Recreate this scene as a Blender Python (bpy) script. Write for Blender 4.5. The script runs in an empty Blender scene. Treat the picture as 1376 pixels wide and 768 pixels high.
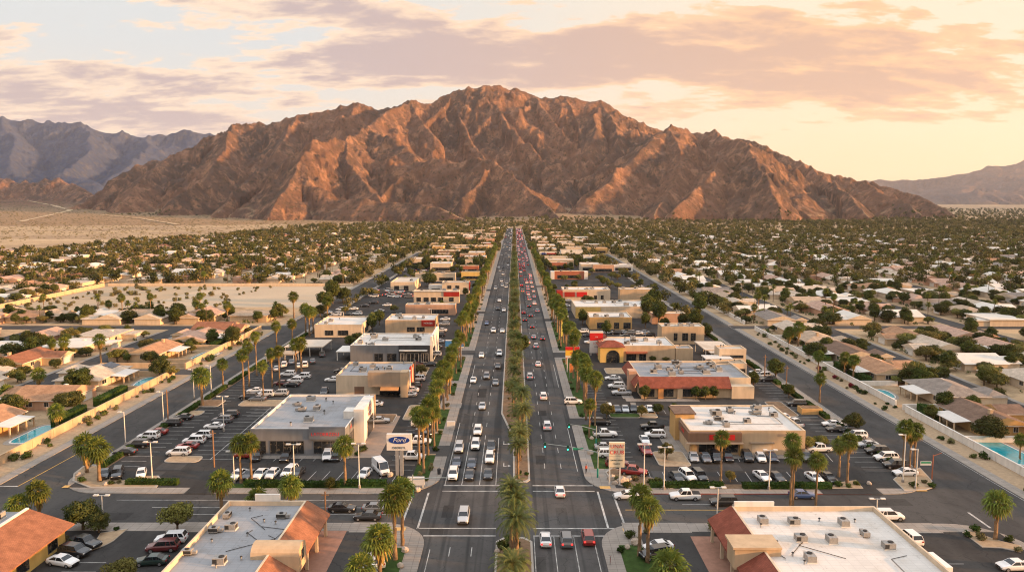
import bpy, bmesh, math, random
import numpy as np
from math import sin, cos, pi, radians as R, sqrt, atan2, hypot
from mathutils import Vector, Matrix
rnd = random.Random(7)
S = bpy.context.scene
COL = S.collection

# ------------------------------------------------------------------ camera
F, EYE = 1000.0, 54.0                      # focal length in photo pixels, height of the camera
PIT = math.atan(116 / F); YAW = -0.003
cam = bpy.data.cameras.new("camera"); camo = bpy.data.objects.new("camera", cam)
COL.objects.link(camo); S.camera = camo
cam.sensor_width = 36; cam.lens = 36 * F / 1376
cam.clip_start = 0.5; cam.clip_end = 60000
camo.location = (0, 0, EYE); camo.rotation_euler = (pi / 2 - PIT, 0, -YAW)
_fw = Vector((sin(YAW) * cos(PIT), cos(YAW) * cos(PIT), -sin(PIT)))
_rt = Vector((cos(YAW), -sin(YAW), 0)); _up = _rt.cross(_fw)
def ray(px, py): return _fw + _rt * ((px - 688) / F) + _up * ((384 - py) / F)
def G(px, py, z=0.0):
    d = ray(px, py); t = (z - EYE) / d.z
    return d.x * t, d.y * t
def at(px, py, Y):
    d = ray(px, py); t = Y / d.y
    return Vector((d.x * t, Y, EYE + d.z * t))
def ZG(py, z=0.0): return G(691, py, z)[1]
def scale_at(Y): return F / (Y * cos(PIT) + EYE * sin(PIT))     # photo pixels per metre at the ground there

# ------------------------------------------------------------------ sky and sun
SUN_EL, SUN_AZ = R(7.6), R(103)             # azimuth clockwise from the view direction (+Y)
SKY_STRENGTH, WORLD_GAIN, HAZE = 0.05, .87, 2.6e-5
W = bpy.data.worlds.new("World"); S.world = W; W.use_nodes = True
def build_world():
    nt = W.node_tree; N = nt.nodes; L = nt.links
    for n in list(N): N.remove(n)
    def nd(t, **k):
        n = N.new(t)
        for a, b in k.items(): setattr(n, a, b)
        return n
    def math_(op, a, b=None, c=None):
        n = nd('ShaderNodeMath', operation=op)
        for i, v in enumerate((a, b, c)):
            if v is None: continue
            if isinstance(v, (int, float)): n.inputs[i].default_value = v
            else: L.new(v, n.inputs[i])
        return n.outputs[0]
    def mix(f, a, b):
        n = nd('ShaderNodeMix', data_type='RGBA', clamp_factor=True)
        for s, v in ((0, f), (6, a), (7, b)):
            if isinstance(v, (int, float)): n.inputs[s].default_value = v
            elif isinstance(v, tuple): n.inputs[s].default_value = (*v, 1)
            else: L.new(v, n.inputs[s])
        return n.outputs[2]
    def ramp(v, lo, hi):
        n = nd('ShaderNodeMapRange', interpolation_type='SMOOTHSTEP'); L.new(v, n.inputs[0])
        n.inputs[1].default_value = lo; n.inputs[2].default_value = hi
        return n.outputs[0]
    def noise(vec, sc, det=6, rough=.55, dist=0.0):
        n = nd('ShaderNodeTexNoise'); L.new(vec, n.inputs['Vector'])
        n.inputs['Scale'].default_value = sc; n.inputs['Detail'].default_value = det
        n.inputs['Roughness'].default_value = rough; n.inputs['Distortion'].default_value = dist
        return n.outputs['Fac']
    sky = nd('ShaderNodeTexSky', sky_type='NISHITA', sun_disc=False)
    sky.sun_elevation = SUN_EL; sky.sun_rotation = SUN_AZ
    sky.air_density = 1.0; sky.dust_density = 3.0; sky.ozone_density = 1.0
    skyc = nd('ShaderNodeVectorMath', operation='SCALE'); L.new(sky.outputs[0], skyc.inputs[0])
    skyc.inputs['Scale'].default_value = SKY_STRENGTH
    tc = nd('ShaderNodeTexCoord')
    sp = nd('ShaderNodeSeparateXYZ'); L.new(tc.outputs['Generated'], sp.inputs[0])
    x, y, z = sp.outputs
    az = math_('ARCTAN2', x, y)                                # 0 down the boulevard, + to the right
    el = math_('ARCSINE', z)
    zz = math_('ADD', math_('MAXIMUM', z, 0.0), 0.20)
    cv = nd('ShaderNodeCombineXYZ')
    L.new(math_('DIVIDE', x, zz), cv.inputs[0]); L.new(math_('MULTIPLY', math_('DIVIDE', y, zz), 1.1), cv.inputs[1])
    pl = cv.outputs[0]                                         # a flat cloud layer seen in perspective
    rot = nd('ShaderNodeMapping'); rot.inputs['Rotation'].default_value = (0, 0, R(-16)); rot.inputs['Location'].default_value = (3.1, 1.7, 0.4)
    rot.inputs['Scale'].default_value = (.62, 1.0, 1); L.new(pl, rot.inputs['Vector'])
    n1 = noise(rot.outputs[0], 1.5, 10, .62, .4); n2 = noise(rot.outputs[0], 4.2, 8, .62, .3); n3 = noise(rot.outputs[0], 11, 6, .62)
    # where the cloud banks hang: soft patches by bearing and height
    def patch(a, e, wa, we, k, tilt=0.0):
        da = math_('SUBTRACT', az, a); de = math_('SUBTRACT', math_('SUBTRACT', el, e), math_('MULTIPLY', da, tilt))
        q = math_('ADD', math_('POWER', math_('DIVIDE', da, wa), 2.0), math_('POWER', math_('DIVIDE', de, we), 2.0))
        return math_('MULTIPLY', math_('EXPONENT', math_('MULTIPLY', q, -1.0)), k * 1.25)
    P = [patch(*a) for a in CLOUD_PATCHES]
    s = P[0]
    for p in P[1:]: s = math_('ADD', s, p)
    dens = math_('ADD', math_('ADD', math_('MULTIPLY', n1, 1.15), math_('ADD', math_('MULTIPLY', n2, 1.25), math_('MULTIPLY', n3, .8))), s)
    cl = ramp(dens, 1.60, 1.72)
    thick = ramp(dens, 1.67, 2.0)
    right = ramp(az, -.35, .45)
    low = ramp(el, .20, .02)
    clear = mix(math_('MULTIPLY', right, .9), (.37, .375, .37), (.52, .42, .30))
    clear = mix(math_('MULTIPLY', low, .75), clear, mix(right, (.50, .39, .28), (.60, .41, .22)))
    skyb = mix(.87, skyc.outputs[0], clear)
    lit = mix(right, (.49, .365, .26), (.48, .275, .145))
    shade = mix(right, (.255, .195, .19), (.31, .19, .135))
    cc = mix(thick, lit, shade)
    fin = mix(math_('MULTIPLY', cl, .88), skyb, cc)
    below = ramp(z, -.02, .0)
    fin = mix(below, (.34, .24, .17), fin)
    up = ramp(el, .36, .8)                                     # overhead: plain evening blue
    fin = mix(up, fin, (.60, .63, .68))
    bg = nd('ShaderNodeBackground'); bg.inputs[1].default_value = WORLD_GAIN
    L.new(fin, bg.inputs[0])
    out = nd('ShaderNodeOutputWorld'); L.new(bg.outputs[0], out.inputs[0])
#              azimuth  elev  half-widths  gain  tilt   (radians)
CLOUD_PATCHES = [(.02, .178, .26, .036, .30, .03), (.45, .168, .34, .075, .24, .05), (-.58, .125, .26, .050, .30, -.02), (-.30, .232, .18, .05, .26, .05),
                 (.05, .25, .22, .03, -.22, 0), (-.62, .225, .18, .04, -.25, 0), (-.28, .118, .13, .022, -.20, 0), (.46, .058, .34, .034, -.42, 0), (.10, .205, .05, .012, .2, .1), (-.14, .175, .05, .010, .16, 0), (.55, .095, .2, .012, .18, .04), (-.05, .135, .2, .02, -.1, 0)]
build_world()
sl = bpy.data.lights.new("sun", 'SUN'); sl.energy = 5.0; sl.angle = R(2.2); sl.color = (1.0, .53, .225)
so = bpy.data.objects.new("sun", sl); COL.objects.link(so)
_sd = Vector((sin(SUN_AZ) * cos(SUN_EL), cos(SUN_AZ) * cos(SUN_EL), sin(SUN_EL)))
so.rotation_euler = (-_sd).to_track_quat('-Z', 'Y').to_euler(); so.location = (300, -100, 400)
S.view_settings.view_transform = 'Standard'; S.view_settings.look = 'None'
S.view_settings.exposure = 1.42; S.view_settings.gamma = 1.0; S.view_settings.use_curve_mapping = False
S.render.engine = 'CYCLES'
S.cycles.max_bounces = 5; S.cycles.diffuse_bounces = 2; S.cycles.glossy_bounces = 2
S.cycles.transmission_bounces = 2; S.cycles.transparent_max_bounces = 8; S.cycles.volume_bounces = 0
S.cycles.caustics_reflective = False; S.cycles.caustics_refractive = False
S.cycles.use_denoising = True; S.cycles.filter_width = 1.1

# ------------------------------------------------------------------ mesh helpers
class MB:
    """collects faces with material slots; build() links them as ONE mesh object"""
    def __init__(s): s.v = []; s.f = []; s.m = []
    def add(s, vs, fs, m=0):
        o = len(s.v); s.v.extend(vs)
        for f in fs: s.f.append([i + o for i in f]); s.m.append(m)
        return s
    def box(s, x0, x1, y0, y1, z0, z1, m=0, top=True, bottom=False):
        vs = [(x0, y0, z0), (x1, y0, z0), (x1, y1, z0), (x0, y1, z0), (x0, y0, z1), (x1, y0, z1), (x1, y1, z1), (x0, y1, z1)]
        fs = [(0, 1, 5, 4), (1, 2, 6, 5), (2, 3, 7, 6), (3, 0, 4, 7)]
        if top: fs.append((4, 5, 6, 7))
        if bottom: fs.append((3, 2, 1, 0))
        return s.add(vs, fs, m)
    def tube(s, pts, rads, n=8, m=0, cap=True):
        pts = [Vector(p) for p in pts]; rings = []
        o = len(s.v)
        for i, p in enumerate(pts):
            d = (pts[min(i + 1, len(pts) - 1)] - pts[max(i - 1, 0)]).normalized()
            a = d.orthogonal().normalized() if abs(d.z) < .99 else Vector((1, 0, 0))
            if abs(d.z) < .99: a = d.cross(Vector((0, 0, 1))).normalized()
            b = d.cross(a)
            for k in range(n):
                t = 2 * pi * k / n; q = p + (a * cos(t) + b * sin(t)) * rads[i]; s.v.append(tuple(q))
        for i in range(len(pts) - 1):
            for k in range(n):
                s.f.append([o + i * n + k, o + i * n + (k + 1) % n, o + (i + 1) * n + (k + 1) % n, o + (i + 1) * n + k]); s.m.append(m)
        if cap:
            s.f.append([o + k for k in range(n)][::-1]); s.m.append(m)
            s.f.append([o + (len(pts) - 1) * n + k for k in range(n)]); s.m.append(m)
        return s
    def cyl(s, x, y, z0, z1, r0, r1=None, n=10, m=0):
        return s.tube([(x, y, z0), (x, y, z1)], [r0, r0 if r1 is None else r1], n, m)
    def poly(s, pts, z, m=0): return s.add([(p[0], p[1], z) for p in pts], [tuple(range(len(pts)))], m)
    def slab(s, pts, z0, z1, m=0):
        n = len(pts)
        return s.add([(p[0], p[1], z0) for p in pts] + [(p[0], p[1], z1) for p in pts],
                     [(i, (i + 1) % n, n + (i + 1) % n, n + i) for i in range(n)] + [tuple(range(n, 2 * n))], m)
    def ball(s, c, r, n=8, k=5, m=0):
        vs = [(c[0], c[1], c[2] - r[2])]; fs = []
        for i in range(1, k):
            a = -pi / 2 + pi * i / k
            for j in range(n):
                t = 2 * pi * j / n; vs.append((c[0] + r[0] * cos(a) * cos(t), c[1] + r[1] * cos(a) * sin(t), c[2] + r[2] * sin(a)))
        vs.append((c[0], c[1], c[2] + r[2]))
        for j in range(n): fs.append((0, 1 + (j + 1) % n, 1 + j))
        for i in range(k - 2):
            for j in range(n):
                fs.append((1 + i * n + j, 1 + i * n + (j + 1) % n, 1 + (i + 1) * n + (j + 1) % n, 1 + (i + 1) * n + j))
        for j in range(n): fs.append((len(vs) - 1, 1 + (k - 2) * n + j, 1 + (k - 2) * n + (j + 1) % n))
        return s.add(vs, fs, m)
    def mesh(s, name, mats, smooth=False):
        me = bpy.data.meshes.new(name); me.from_pydata(s.v, [], s.f)
        for m in (mats if isinstance(mats, (list, tuple)) else [mats]): me.materials.append(m)
        if len(me.materials) > 1: me.polygons.foreach_set('material_index', s.m)
        if smooth: me.polygons.foreach_set('use_smooth', [True] * len(me.polygons))
        me.update(); return me
    def build(s, name, mats, parent=None, smooth=False): return obj(name, s.mesh(name, mats, smooth), parent)

def obj(name, data, parent=None, loc=(0, 0, 0), rz=0.0, sc=1.0):
    o = bpy.data.objects.new(name, data); COL.objects.link(o)
    o.location = loc
    if rz: o.rotation_euler = (0, 0, rz)
    if sc != 1.0: o.scale = (sc, sc, sc) if isinstance(sc, (int, float)) else sc
    if parent is not None: o.parent = parent
    return o
def tag(o, label, cat, group=None, kind=None):
    if label: o['label'] = label
    if cat: o['category'] = cat
    if group: o['group'] = group
    if kind: o['kind'] = kind
    return o
def thing(name, label, cat, loc=(0, 0, 0), rz=0.0, group=None, sc=1.0):
    return tag(obj(name, None, None, loc, rz, sc), label, cat, group)
def struct(o): o['kind'] = 'structure'; return o
def np_mesh(name, V, Fq, mats, smooth=False):
    """mesh from numpy arrays; all faces the same number of corners"""
    me = bpy.data.meshes.new(name); n = Fq.shape[1]
    me.vertices.add(len(V)); me.vertices.foreach_set('co', np.ascontiguousarray(V, dtype=np.float32).ravel())
    me.loops.add(Fq.size); me.loops.foreach_set('vertex_index', np.ascontiguousarray(Fq, dtype=np.int32).ravel())
    me.polygons.add(len(Fq)); me.polygons.foreach_set('loop_start', np.arange(0, Fq.size, n, dtype=np.int32))
    me.polygons.foreach_set('loop_total', np.full(len(Fq), n, dtype=np.int32))
    if smooth: me.polygons.foreach_set('use_smooth', np.ones(len(Fq), dtype=bool))
    for m in (mats if isinstance(mats, (list, tuple)) else [mats]): me.materials.append(m)
    me.update(calc_edges=True); return me
_ones = "zeroth first second third fourth fifth sixth seventh eighth ninth tenth eleventh twelfth thirteenth fourteenth fifteenth sixteenth seventeenth eighteenth nineteenth".split()
_tens = "_ _ twent thirt fort fift sixt sevent eight ninet".split()
def nth(n):
    if n < 20: return _ones[n]
    if n < 100: return _tens[n // 10] + ("ieth" if n % 10 == 0 else "y-" + _ones[n % 10])
    return "one hundred and " + nth(n - 100) if n > 100 else "one hundredth"

# ------------------------------------------------------------------ materials
_mats = {}
def mat(name, col, rough=.75, var=.12, scale=1.0, spec=.25, bump=0.0, bscale=None, metal=0.0, coat=0.0, rand=0.0, transl=0.0, emit=0.0, stretch=None, hue=0.0):
    if name in _mats: return _mats[name]
    m = bpy.data.materials.new(name); m.use_nodes = True; _mats[name] = m
    nt = m.node_tree; N = nt.nodes; L = nt.links; b = N['Principled BSDF']
    b.inputs['Roughness'].default_value = rough; b.inputs['Metallic'].default_value = metal
    b.inputs['Specular IOR Level'].default_value = spec; b.inputs['Coat Weight'].default_value = coat
    b.inputs['Coat Roughness'].default_value = .08
    tc = N.new('ShaderNodeTexCoord'); vec = tc.outputs['Object']
    if stretch:
        mp = N.new('ShaderNodeMapping'); mp.inputs['Scale'].default_value = stretch; L.new(vec, mp.inputs[0]); vec = mp.outputs[0]
    no = N.new('ShaderNodeTexNoise'); no.inputs['Scale'].default_value = scale; no.inputs['Detail'].default_value = 6; no.inputs['Roughness'].default_value = .6
    L.new(vec, no.inputs['Vector'])
    mx = N.new('ShaderNodeMix'); mx.data_type = 'RGBA'
    mr = N.new('ShaderNodeMapRange'); mr.inputs[1].default_value = .3; mr.inputs[2].default_value = .7
    L.new(no.outputs['Fac'], mr.inputs[0]); L.new(mr.outputs[0], mx.inputs[0])
    mx.inputs[6].default_value = (*[c * (1 - var) for c in col], 1); mx.inputs[7].default_value = (*[min(1, c * (1 + var)) for c in col], 1)
    c = mx.outputs[2]
    if rand or hue:
        oi = N.new('ShaderNodeObjectInfo'); hs = N.new('ShaderNodeHueSaturation')
        r1 = N.new('ShaderNodeMapRange'); L.new(oi.outputs['Random'], r1.inputs[0]); r1.inputs[3].default_value = 1 - rand; r1.inputs[4].default_value = 1 + rand
        L.new(r1.outputs[0], hs.inputs['Value'])
        if hue:
            w = N.new('ShaderNodeMath'); w.operation = 'MULTIPLY'; L.new(oi.outputs['Random'], w.inputs[0]); w.inputs[1].default_value = 7.31
            fr = N.new('ShaderNodeMath'); fr.operation = 'FRACT'; L.new(w.outputs[0], fr.inputs[0])
            r2 = N.new('ShaderNodeMapRange'); L.new(fr.outputs[0], r2.inputs[0]); r2.inputs[3].default_value = .5 - hue; r2.inputs[4].default_value = .5 + hue
            L.new(r2.outputs[0], hs.inputs['Hue'])
        L.new(c, hs.inputs['Color']); c = hs.outputs[0]
    L.new(c, b.inputs['Base Color'])
    if bump:
        n2 = N.new('ShaderNodeTexNoise'); n2.inputs['Scale'].default_value = bscale or scale * 4; n2.inputs['Detail'].default_value = 4; L.new(vec, n2.inputs['Vector'])
        bp = N.new('ShaderNodeBump'); bp.inputs['Strength'].default_value = 1; bp.inputs['Distance'].default_value = bump
        L.new(n2.outputs['Fac'], bp.inputs['Height']); L.new(bp.outputs[0], b.inputs['Normal'])
    if emit:
        L.new(c, b.inputs['Emission Color']); b.inputs['Emission Strength'].default_value = emit
    if transl:
        t = N.new('ShaderNodeBsdfTranslucent'); L.new(c, t.inputs[0]); ms = N.new('ShaderNodeMixShader'); ms.inputs[0].default_value = transl
        L.new(b.outputs[0], ms.inputs[1]); L.new(t.outputs[0], ms.inputs[2]); L.new(ms.outputs[0], N['Material Output'].inputs[0])
    m['_c'] = 1
    return m
def tweak(m):
    nt = m.node_tree; return nt, nt.nodes, nt.links, nt.nodes['Principled BSDF']
def overlay(m, builder):
    """wrap the base colour of m: builder(N, L, colour_socket, object_coords) -> colour socket"""
    nt, N, L, b = tweak(m); src = b.inputs['Base Color'].links[0].from_socket
    tc = [n for n in N if n.type == 'TEX_COORD'][0]
    L.new(builder(N, L, src, tc.outputs['Object']), b.inputs['Base Color']); return m
def _mixc(N, L, f, a, b):
    n = N.new('ShaderNodeMix'); n.data_type = 'RGBA'
    for i, v in ((0, f), (6, a), (7, b)):
        if isinstance(v, (int, float)): n.inputs[i].default_value = v
        elif isinstance(v, tuple): n.inputs[i].default_value = (*v, 1)
        else: L.new(v, n.inputs[i])
    return n.outputs[2]
def _noise(N, L, vec, sc, det=5, rough=.6, stretch=None, dist=0):
    if stretch:
        mp = N.new('ShaderNodeMapping'); mp.inputs['Scale'].default_value = stretch; L.new(vec, mp.inputs[0]); vec = mp.outputs[0]
    n = N.new('ShaderNodeTexNoise'); n.inputs['Scale'].default_value = sc; n.inputs['Detail'].default_value = det
    n.inputs['Roughness'].default_value = rough; n.inputs['Distortion'].default_value = dist; L.new(vec, n.inputs['Vector']); return n.outputs['Fac']
def _rng(N, L, v, lo, hi, a=0.0, b=1.0):
    n = N.new('ShaderNodeMapRange'); n.interpolation_type = 'SMOOTHSTEP'; L.new(v, n.inputs[0])
    for i, q in ((1, lo), (2, hi), (3, a), (4, b)): n.inputs[i].default_value = q
    return n.outputs[0]
# ------------------------------------------------------------------ mountains
def _perm(seed):
    r = np.random.RandomState(seed); p = r.permutation(512); return np.concatenate([p, p]), r.rand(512) * 2 * pi
def gnoise(x, y, seed=0):
    p, ang = _perm(seed)
    xi = np.floor(x).astype(np.int64); yi = np.floor(y).astype(np.int64); xf = x - xi; yf = y - yi
    u = xf * xf * xf * (xf * (xf * 6 - 15) + 10); v = yf * yf * yf * (yf * (yf * 6 - 15) + 10)
    def g(ix, iy, dx, dy):
        a = ang[p[(p[ix & 511] + iy) & 511]]; return np.cos(a) * dx + np.sin(a) * dy
    a = g(xi, yi, xf, yf); b = g(xi + 1, yi, xf - 1, yf); c = g(xi, yi + 1, xf, yf - 1); d = g(xi + 1, yi + 1, xf - 1, yf - 1)
    return (a + u * (b - a)) * (1 - v) + (c + u * (d - c)) * v          # about -0.7 .. 0.7
def fbm(x, y, o=4, seed=0):
    s = 0; a = 1.0
    for i in range(o): s = s + a * gnoise(x, y, seed + i); x = x * 2.03 + 11; y = y * 2.03 + 7; a *= .5
    return s
def ridged(x, y, o=4, seed=0):
    s = 0; a = 1.0; w = 1.0
    for i in range(o):
        n = (1 - np.minimum(1, np.abs(gnoise(x, y, seed + i)) * 2.2)) ** 2 * w; s = s + a * n; w = np.clip(n * 1.6, 0, 1)
        x = x * 2.1 + 5; y = y * 2.1 + 9; a *= .5
    return s / 1.9
# crests: (px, py, distance); the first is the skyline, the others are spurs that come down towards the valley
CRESTS = [
 (.62, [(60,290,2300),(110,268,2450),(170,226,2600),(230,205,2700),(290,183,2800),(320,163,2850),(365,163,2900),(400,153,2900),(430,150,2900),(480,135,2900),(505,146,2900),(545,133,2850),(575,137,2900),(600,124,2950),(625,115,2950),(655,114,2950),(690,117,3000),(720,131,3000),(760,128,3000),(790,133,3000),(808,133,3000),(840,152,3000),(878,172,3000),(925,176,3000),(955,172,2950),(985,183,2900),(1030,190,2800),(1075,212,2700),(1110,229,2650),(1160,240,2600),(1200,249,2500),(1250,266,2350),(1300,294,2200)]),
 (.70, [(549,133,2850),(510,153,2650),(490,170,2500),(458,187,2350),(420,188,2200),(402,214,2080),(386,248,1960),(362,285,1850),(345,308,1780)]),
 (.72, [(458,187,2350),(470,215,2200),(488,240,2080),(505,262,1960),(520,290,1830)]),
 (.72, [(490,170,2500),(540,192,2350),(560,212,2250),(600,210,2170),(650,212,2120),(690,232,2040),(735,267,1900),(760,292,1780)]),
 (.80, [(545,133,2850),(570,160,2700),(590,180,2600)]),
 (.80, [(600,124,2950),(622,155,2750),(638,180,2620),(656,207,2500)]),
 (.80, [(655,114,2950),(680,150,2780),(700,178,2650),(722,205,2520),(738,230,2420),(752,240,2350)]),
 (.80, [(690,117,3000),(705,150,2860),(728,175,2740)]),
 (.75, [(760,128,3000),(775,160,2850),(790,190,2700),(782,215,2560)]),
 (.75, [(808,133,3000),(822,165,2820),(835,190,2650),(815,225,2450)]),
 (.64, [(925,176,3000),(895,167,2550),(868,190,2400),(850,212,2280),(825,240,2150),(795,264,2030)]),
 (.64, [(895,167,2550),(908,205,2330),(905,245,2120),(880,285,1850)]),
 (.60, [(955,172,2950),(985,185,2600),(1008,188,2300),(1022,210,2120),(1032,240,1980),(1045,270,1860),(1052,297,1760)]),
 (.66, [(1008,188,2300),(965,218,2160),(935,248,2020),(905,280,1860)]),
 (.60, [(1075,212,2700),(1105,240,2350),(1140,265,2080),(1175,292,1850)]),
 (.60, [(1160,240,2600),(1200,262,2250),(1235,285,1980)]),
 (.62, [(230,205,2700),(205,230,2450),(185,255,2250),(150,280,2120)]),
 (.62, [(320,163,2850),(300,205,2500),(270,235,2250),(235,262,2080)]),
 (.66, [(400,153,2900),(385,185,2600),(360,215,2350),(320,250,2120),(300,280,1950)]),
 (.42, [(-90,238,3900),(-20,233,3850),(30,244,3800),(75,238,3700),(100,249,3500),(128,264,3200)]),
 (.62, [(430,262,1980),(480,265,1900),(540,268,1850),(590,276,1800),(630,292,1740)]),
]
def side_spurs(crests, step, seed, k=1.0):
    q = random.Random(seed); out = []
    for slope, pts in crests:
        P = [at(*p) for p in pts]; acc = step * .5; sg = 1
        for a, b in zip(P, P[1:]):
            d = b - a; Ln = hypot(d.x, d.y)
            while acc < Ln:
                p = a + d * (acc / Ln); acc += step * q.uniform(.75, 1.3); sg = -sg
                if p.z < 70: continue
                an = atan2(d.y, d.x) + sg * R(90 + q.uniform(-32, 32)); L1 = min(330, p.z / .8) * q.uniform(.7, 1.1)
                m_ = p + Vector((cos(an), sin(an), 0)) * L1 * .5; m_.z = p.z - 6 - L1 * .5 * q.uniform(.42, .56)
                an += q.uniform(-.35, .35); e = m_ + Vector((cos(an), sin(an), 0)) * L1 * .6; e.z = m_.z - L1 * .6 * q.uniform(.5, .66)
                out.append((1.0 * k, [p - Vector((0, 0, 5)), m_, e]))
            acc -= Ln
    return out
def tent(X, Y, crests, gully, seed):
    best = np.full(X.shape, -1e9); bt = np.zeros(X.shape); bd = np.zeros(X.shape); bi = np.zeros(X.shape)
    for ci, (slope, pts) in enumerate(crests):
        P = [p if isinstance(p, Vector) else at(*p) for p in pts]; acc = 0.0
        for a, b in zip(P, P[1:]):
            dx, dy = b.x - a.x, b.y - a.y; L2 = dx * dx + dy * dy; Ln = sqrt(L2)
            t = np.clip(((X - a.x) * dx + (Y - a.y) * dy) / L2, 0, 1)
            d = np.hypot(X - (a.x + dx * t), Y - (a.y + dy * t))
            h = a.z + (b.z - a.z) * t - slope * d * (1 + 60 / (d + 220))
            k = h > best
            best[k] = h[k]; bt[k] = (acc + Ln * t)[k]; bd[k] = d[k]; bi[k] = ci
            acc += Ln
    wv = fbm(X / 260, Y / 260, 3, seed + 40)
    tt = bt + bi * 371.7 + wv * 55
    fl = 1 - np.abs(gnoise(tt / 105, bi * 3.3 + bd / 900, seed)) * 2.2      # flutes that run down the flanks
    fl2 = 1 - np.abs(gnoise(tt / 42, bi * 5.1 + bd / 500, seed + 3)) * 2.2
    amp = np.clip(bd / 230, 0, 1)
    hh = best - gully * amp * (1 - fl) * 1.15 - gully * .42 * np.clip(bd / 90, 0, 1) * (1 - fl2)
    return hh, bd
def heightfield(name, x_tan, ncol, y0, y1, nrow, fn, m):
    u = np.linspace(x_tan[0], x_tan[1], ncol); r = y0 * (y1 / y0) ** np.linspace(0, 1, nrow)
    U, Rr = np.meshgrid(u, r); X = U * Rr; Y = Rr
    Z = fn(X, Y)
    V = np.stack([X, Y, Z], -1).reshape(-1, 3)
    i = np.arange(nrow * ncol).reshape(nrow, ncol)
    Q = np.stack([i[:-1, :-1], i[:-1, 1:], i[1:, 1:], i[1:, :-1]], -1).reshape(-1, 4)
    zq = V[Q, 2].max(1); Q = Q[zq > -1.2]
    o = obj(name, np_mesh(name, V, Q, m, True)); return struct(o)
ALLC = CRESTS + side_spurs(CRESTS, 140, 5)
def main_mountain(X, Y):
    wx = fbm(X / 420, Y / 420, 3, 5) * 46; wy = fbm(X / 420 + 50, Y / 420, 3, 9) * 46
    k = np.clip((Y - 1700) / 500, 0.25, 1)
    h, d = tent(X + wx * k, Y + wy * k, ALLC, 46, 11)
    hh = np.clip(h, 0, 1e9)
    rough = np.clip(hh / 120, 0, 1)
    near = np.clip(d / 110, np.where(h < 330, .55, .26), 1)
    h = h + rough * near * (ridged(X / 190, Y / 190, 5, 21) - .5) * 40 + rough * fbm(X / 34, Y / 34, 4, 31) * 19 * np.clip(d / 60, .45, 1) + rough * ridged(X / 60, Y / 60, 4, 51) * 21 * np.clip(d / 60, .4, 1)
    h = np.where(h < 14, 14 - np.log1p(np.exp(np.clip((14 - h) / 22, -30, 30))) * 22 + 0, h)      # ease into the valley floor
    # alluvial apron below the canyon and the slow rise of the open desert
    apron = 34 * np.exp(-((X - (745 - 691) / F * Y) / 260) ** 2) * np.clip((Y - 1650) / 700, 0, 1)
    fan = np.clip((Y - 1500) / 2500, 0, 1.4) * np.clip((-X - 250) / 900, 0, 1) * 62
    base = np.clip(np.maximum(apron, fan), 0, None) + fbm(X / 120, Y / 120, 3, 77) * .8 * np.clip((Y - 1500) / 300, 0, 1) - .9
    return np.maximum(h - 6, base)
def rock_material(name, c1, c2, c3, talus, bumpd=9.0):
    m = mat(name, c1, rough=.95, var=.25, scale=.012, spec=.05)
    def f(N, L, src, vec):
        big = _rng(N, L, _noise(N, L, vec, .0035, 5, .6, dist=.6), .38, .62); a = _mixc(N, L, big, src, c2)
        a = _mixc(N, L, _rng(N, L, _noise(N, L, vec, .03, 8, .68, (1, 1, .4)), .47, .66), a, c3)
        ge = N.new('ShaderNodeNewGeometry'); sp = N.new('ShaderNodeSeparateXYZ'); L.new(ge.outputs['Normal'], sp.inputs[0])
        s2 = N.new('ShaderNodeSeparateXYZ'); L.new(vec, s2.inputs[0])
        lo = N.new('ShaderNodeMath'); lo.operation = 'MULTIPLY'; L.new(_rng(N, L, sp.outputs[2], .80, .95), lo.inputs[0]); L.new(_rng(N, L, s2.outputs[2], 14, 42, 1, 0), lo.inputs[1])
        a = _mixc(N, L, lo.outputs[0], a, talus)
        sc = _rng(N, L, _noise(N, L, vec, .10, 4, .75), .53, .62, 0, .7)
        a = _mixc(N, L, sc, a, (.055, .048, .028))
        return a
    overlay(m, f)
    nt, N, L, b = tweak(m); tc = [n for n in N if n.type == 'TEX_COORD'][0]
    s = _noise(N, L, tc.outputs['Object'], .026, 12, .70, (1, 1, .55), .5)
    bp = N.new('ShaderNodeBump'); bp.inputs['Distance'].default_value = bumpd; bp.inputs['Strength'].default_value = 1.0
    L.new(s, bp.inputs['Height']); L.new(bp.outputs[0], b.inputs['Normal'])
    return m
M_ROCK = rock_material('mountain_rock', (.20, .106, .066), (.11, .07, .052), (.34, .185, .11), (.36, .25, .15), 24.0)
M_FARL = rock_material('blue_shade_rock', (.045, .062, .11), (.038, .055, .105), (.095, .09, .10), (.07, .078, .105), 18)  # the far-left range's blue shade is put into its rock colour
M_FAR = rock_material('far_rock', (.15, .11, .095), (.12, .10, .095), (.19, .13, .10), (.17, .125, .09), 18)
heightfield('mountain', (-.86, .80), 1250, 1480, 4300, 430, main_mountain, M_ROCK)
FAR_L = [(.42, [(-260,150,7600),(-120,158,7400),(0,156,7200),(30,160,7200),(60,162,7200),(115,164,7000),(160,175,7000),(200,182,7000),(235,178,7000),(262,174,7000),(290,180,7000),(330,186,7000)]),
         (.40, [(0,156,7200),(20,190,6000),(10,225,5000)]), (.40, [(115,164,7000),(120,195,5900),(95,228,5000)]), (.40, [(200,182,7000),(190,205,5900),(150,235,4900)]),
         (.36, [(-80,215,5200),(0,228,5000),(40,238,4900),(90,232,4800),(130,240,4700)]), (.40, [(-120,158,7400),(-100,190,6000)])]
def far_left(X, Y):
    h, d = tent(X + fbm(X / 900, Y / 900, 3, 5) * 90, Y, FAR_L, 70, 61)
    r = np.clip(h / 150, 0, 1)
    return np.where(Y < 3700, -5, h + r * (ridged(X / 420, Y / 420, 4, 71) - .4) * 60 - 10)
heightfield('far_mountain', (-1.25, -.28), 520, 3600, 9000, 200, far_left, M_FARL)
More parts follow.
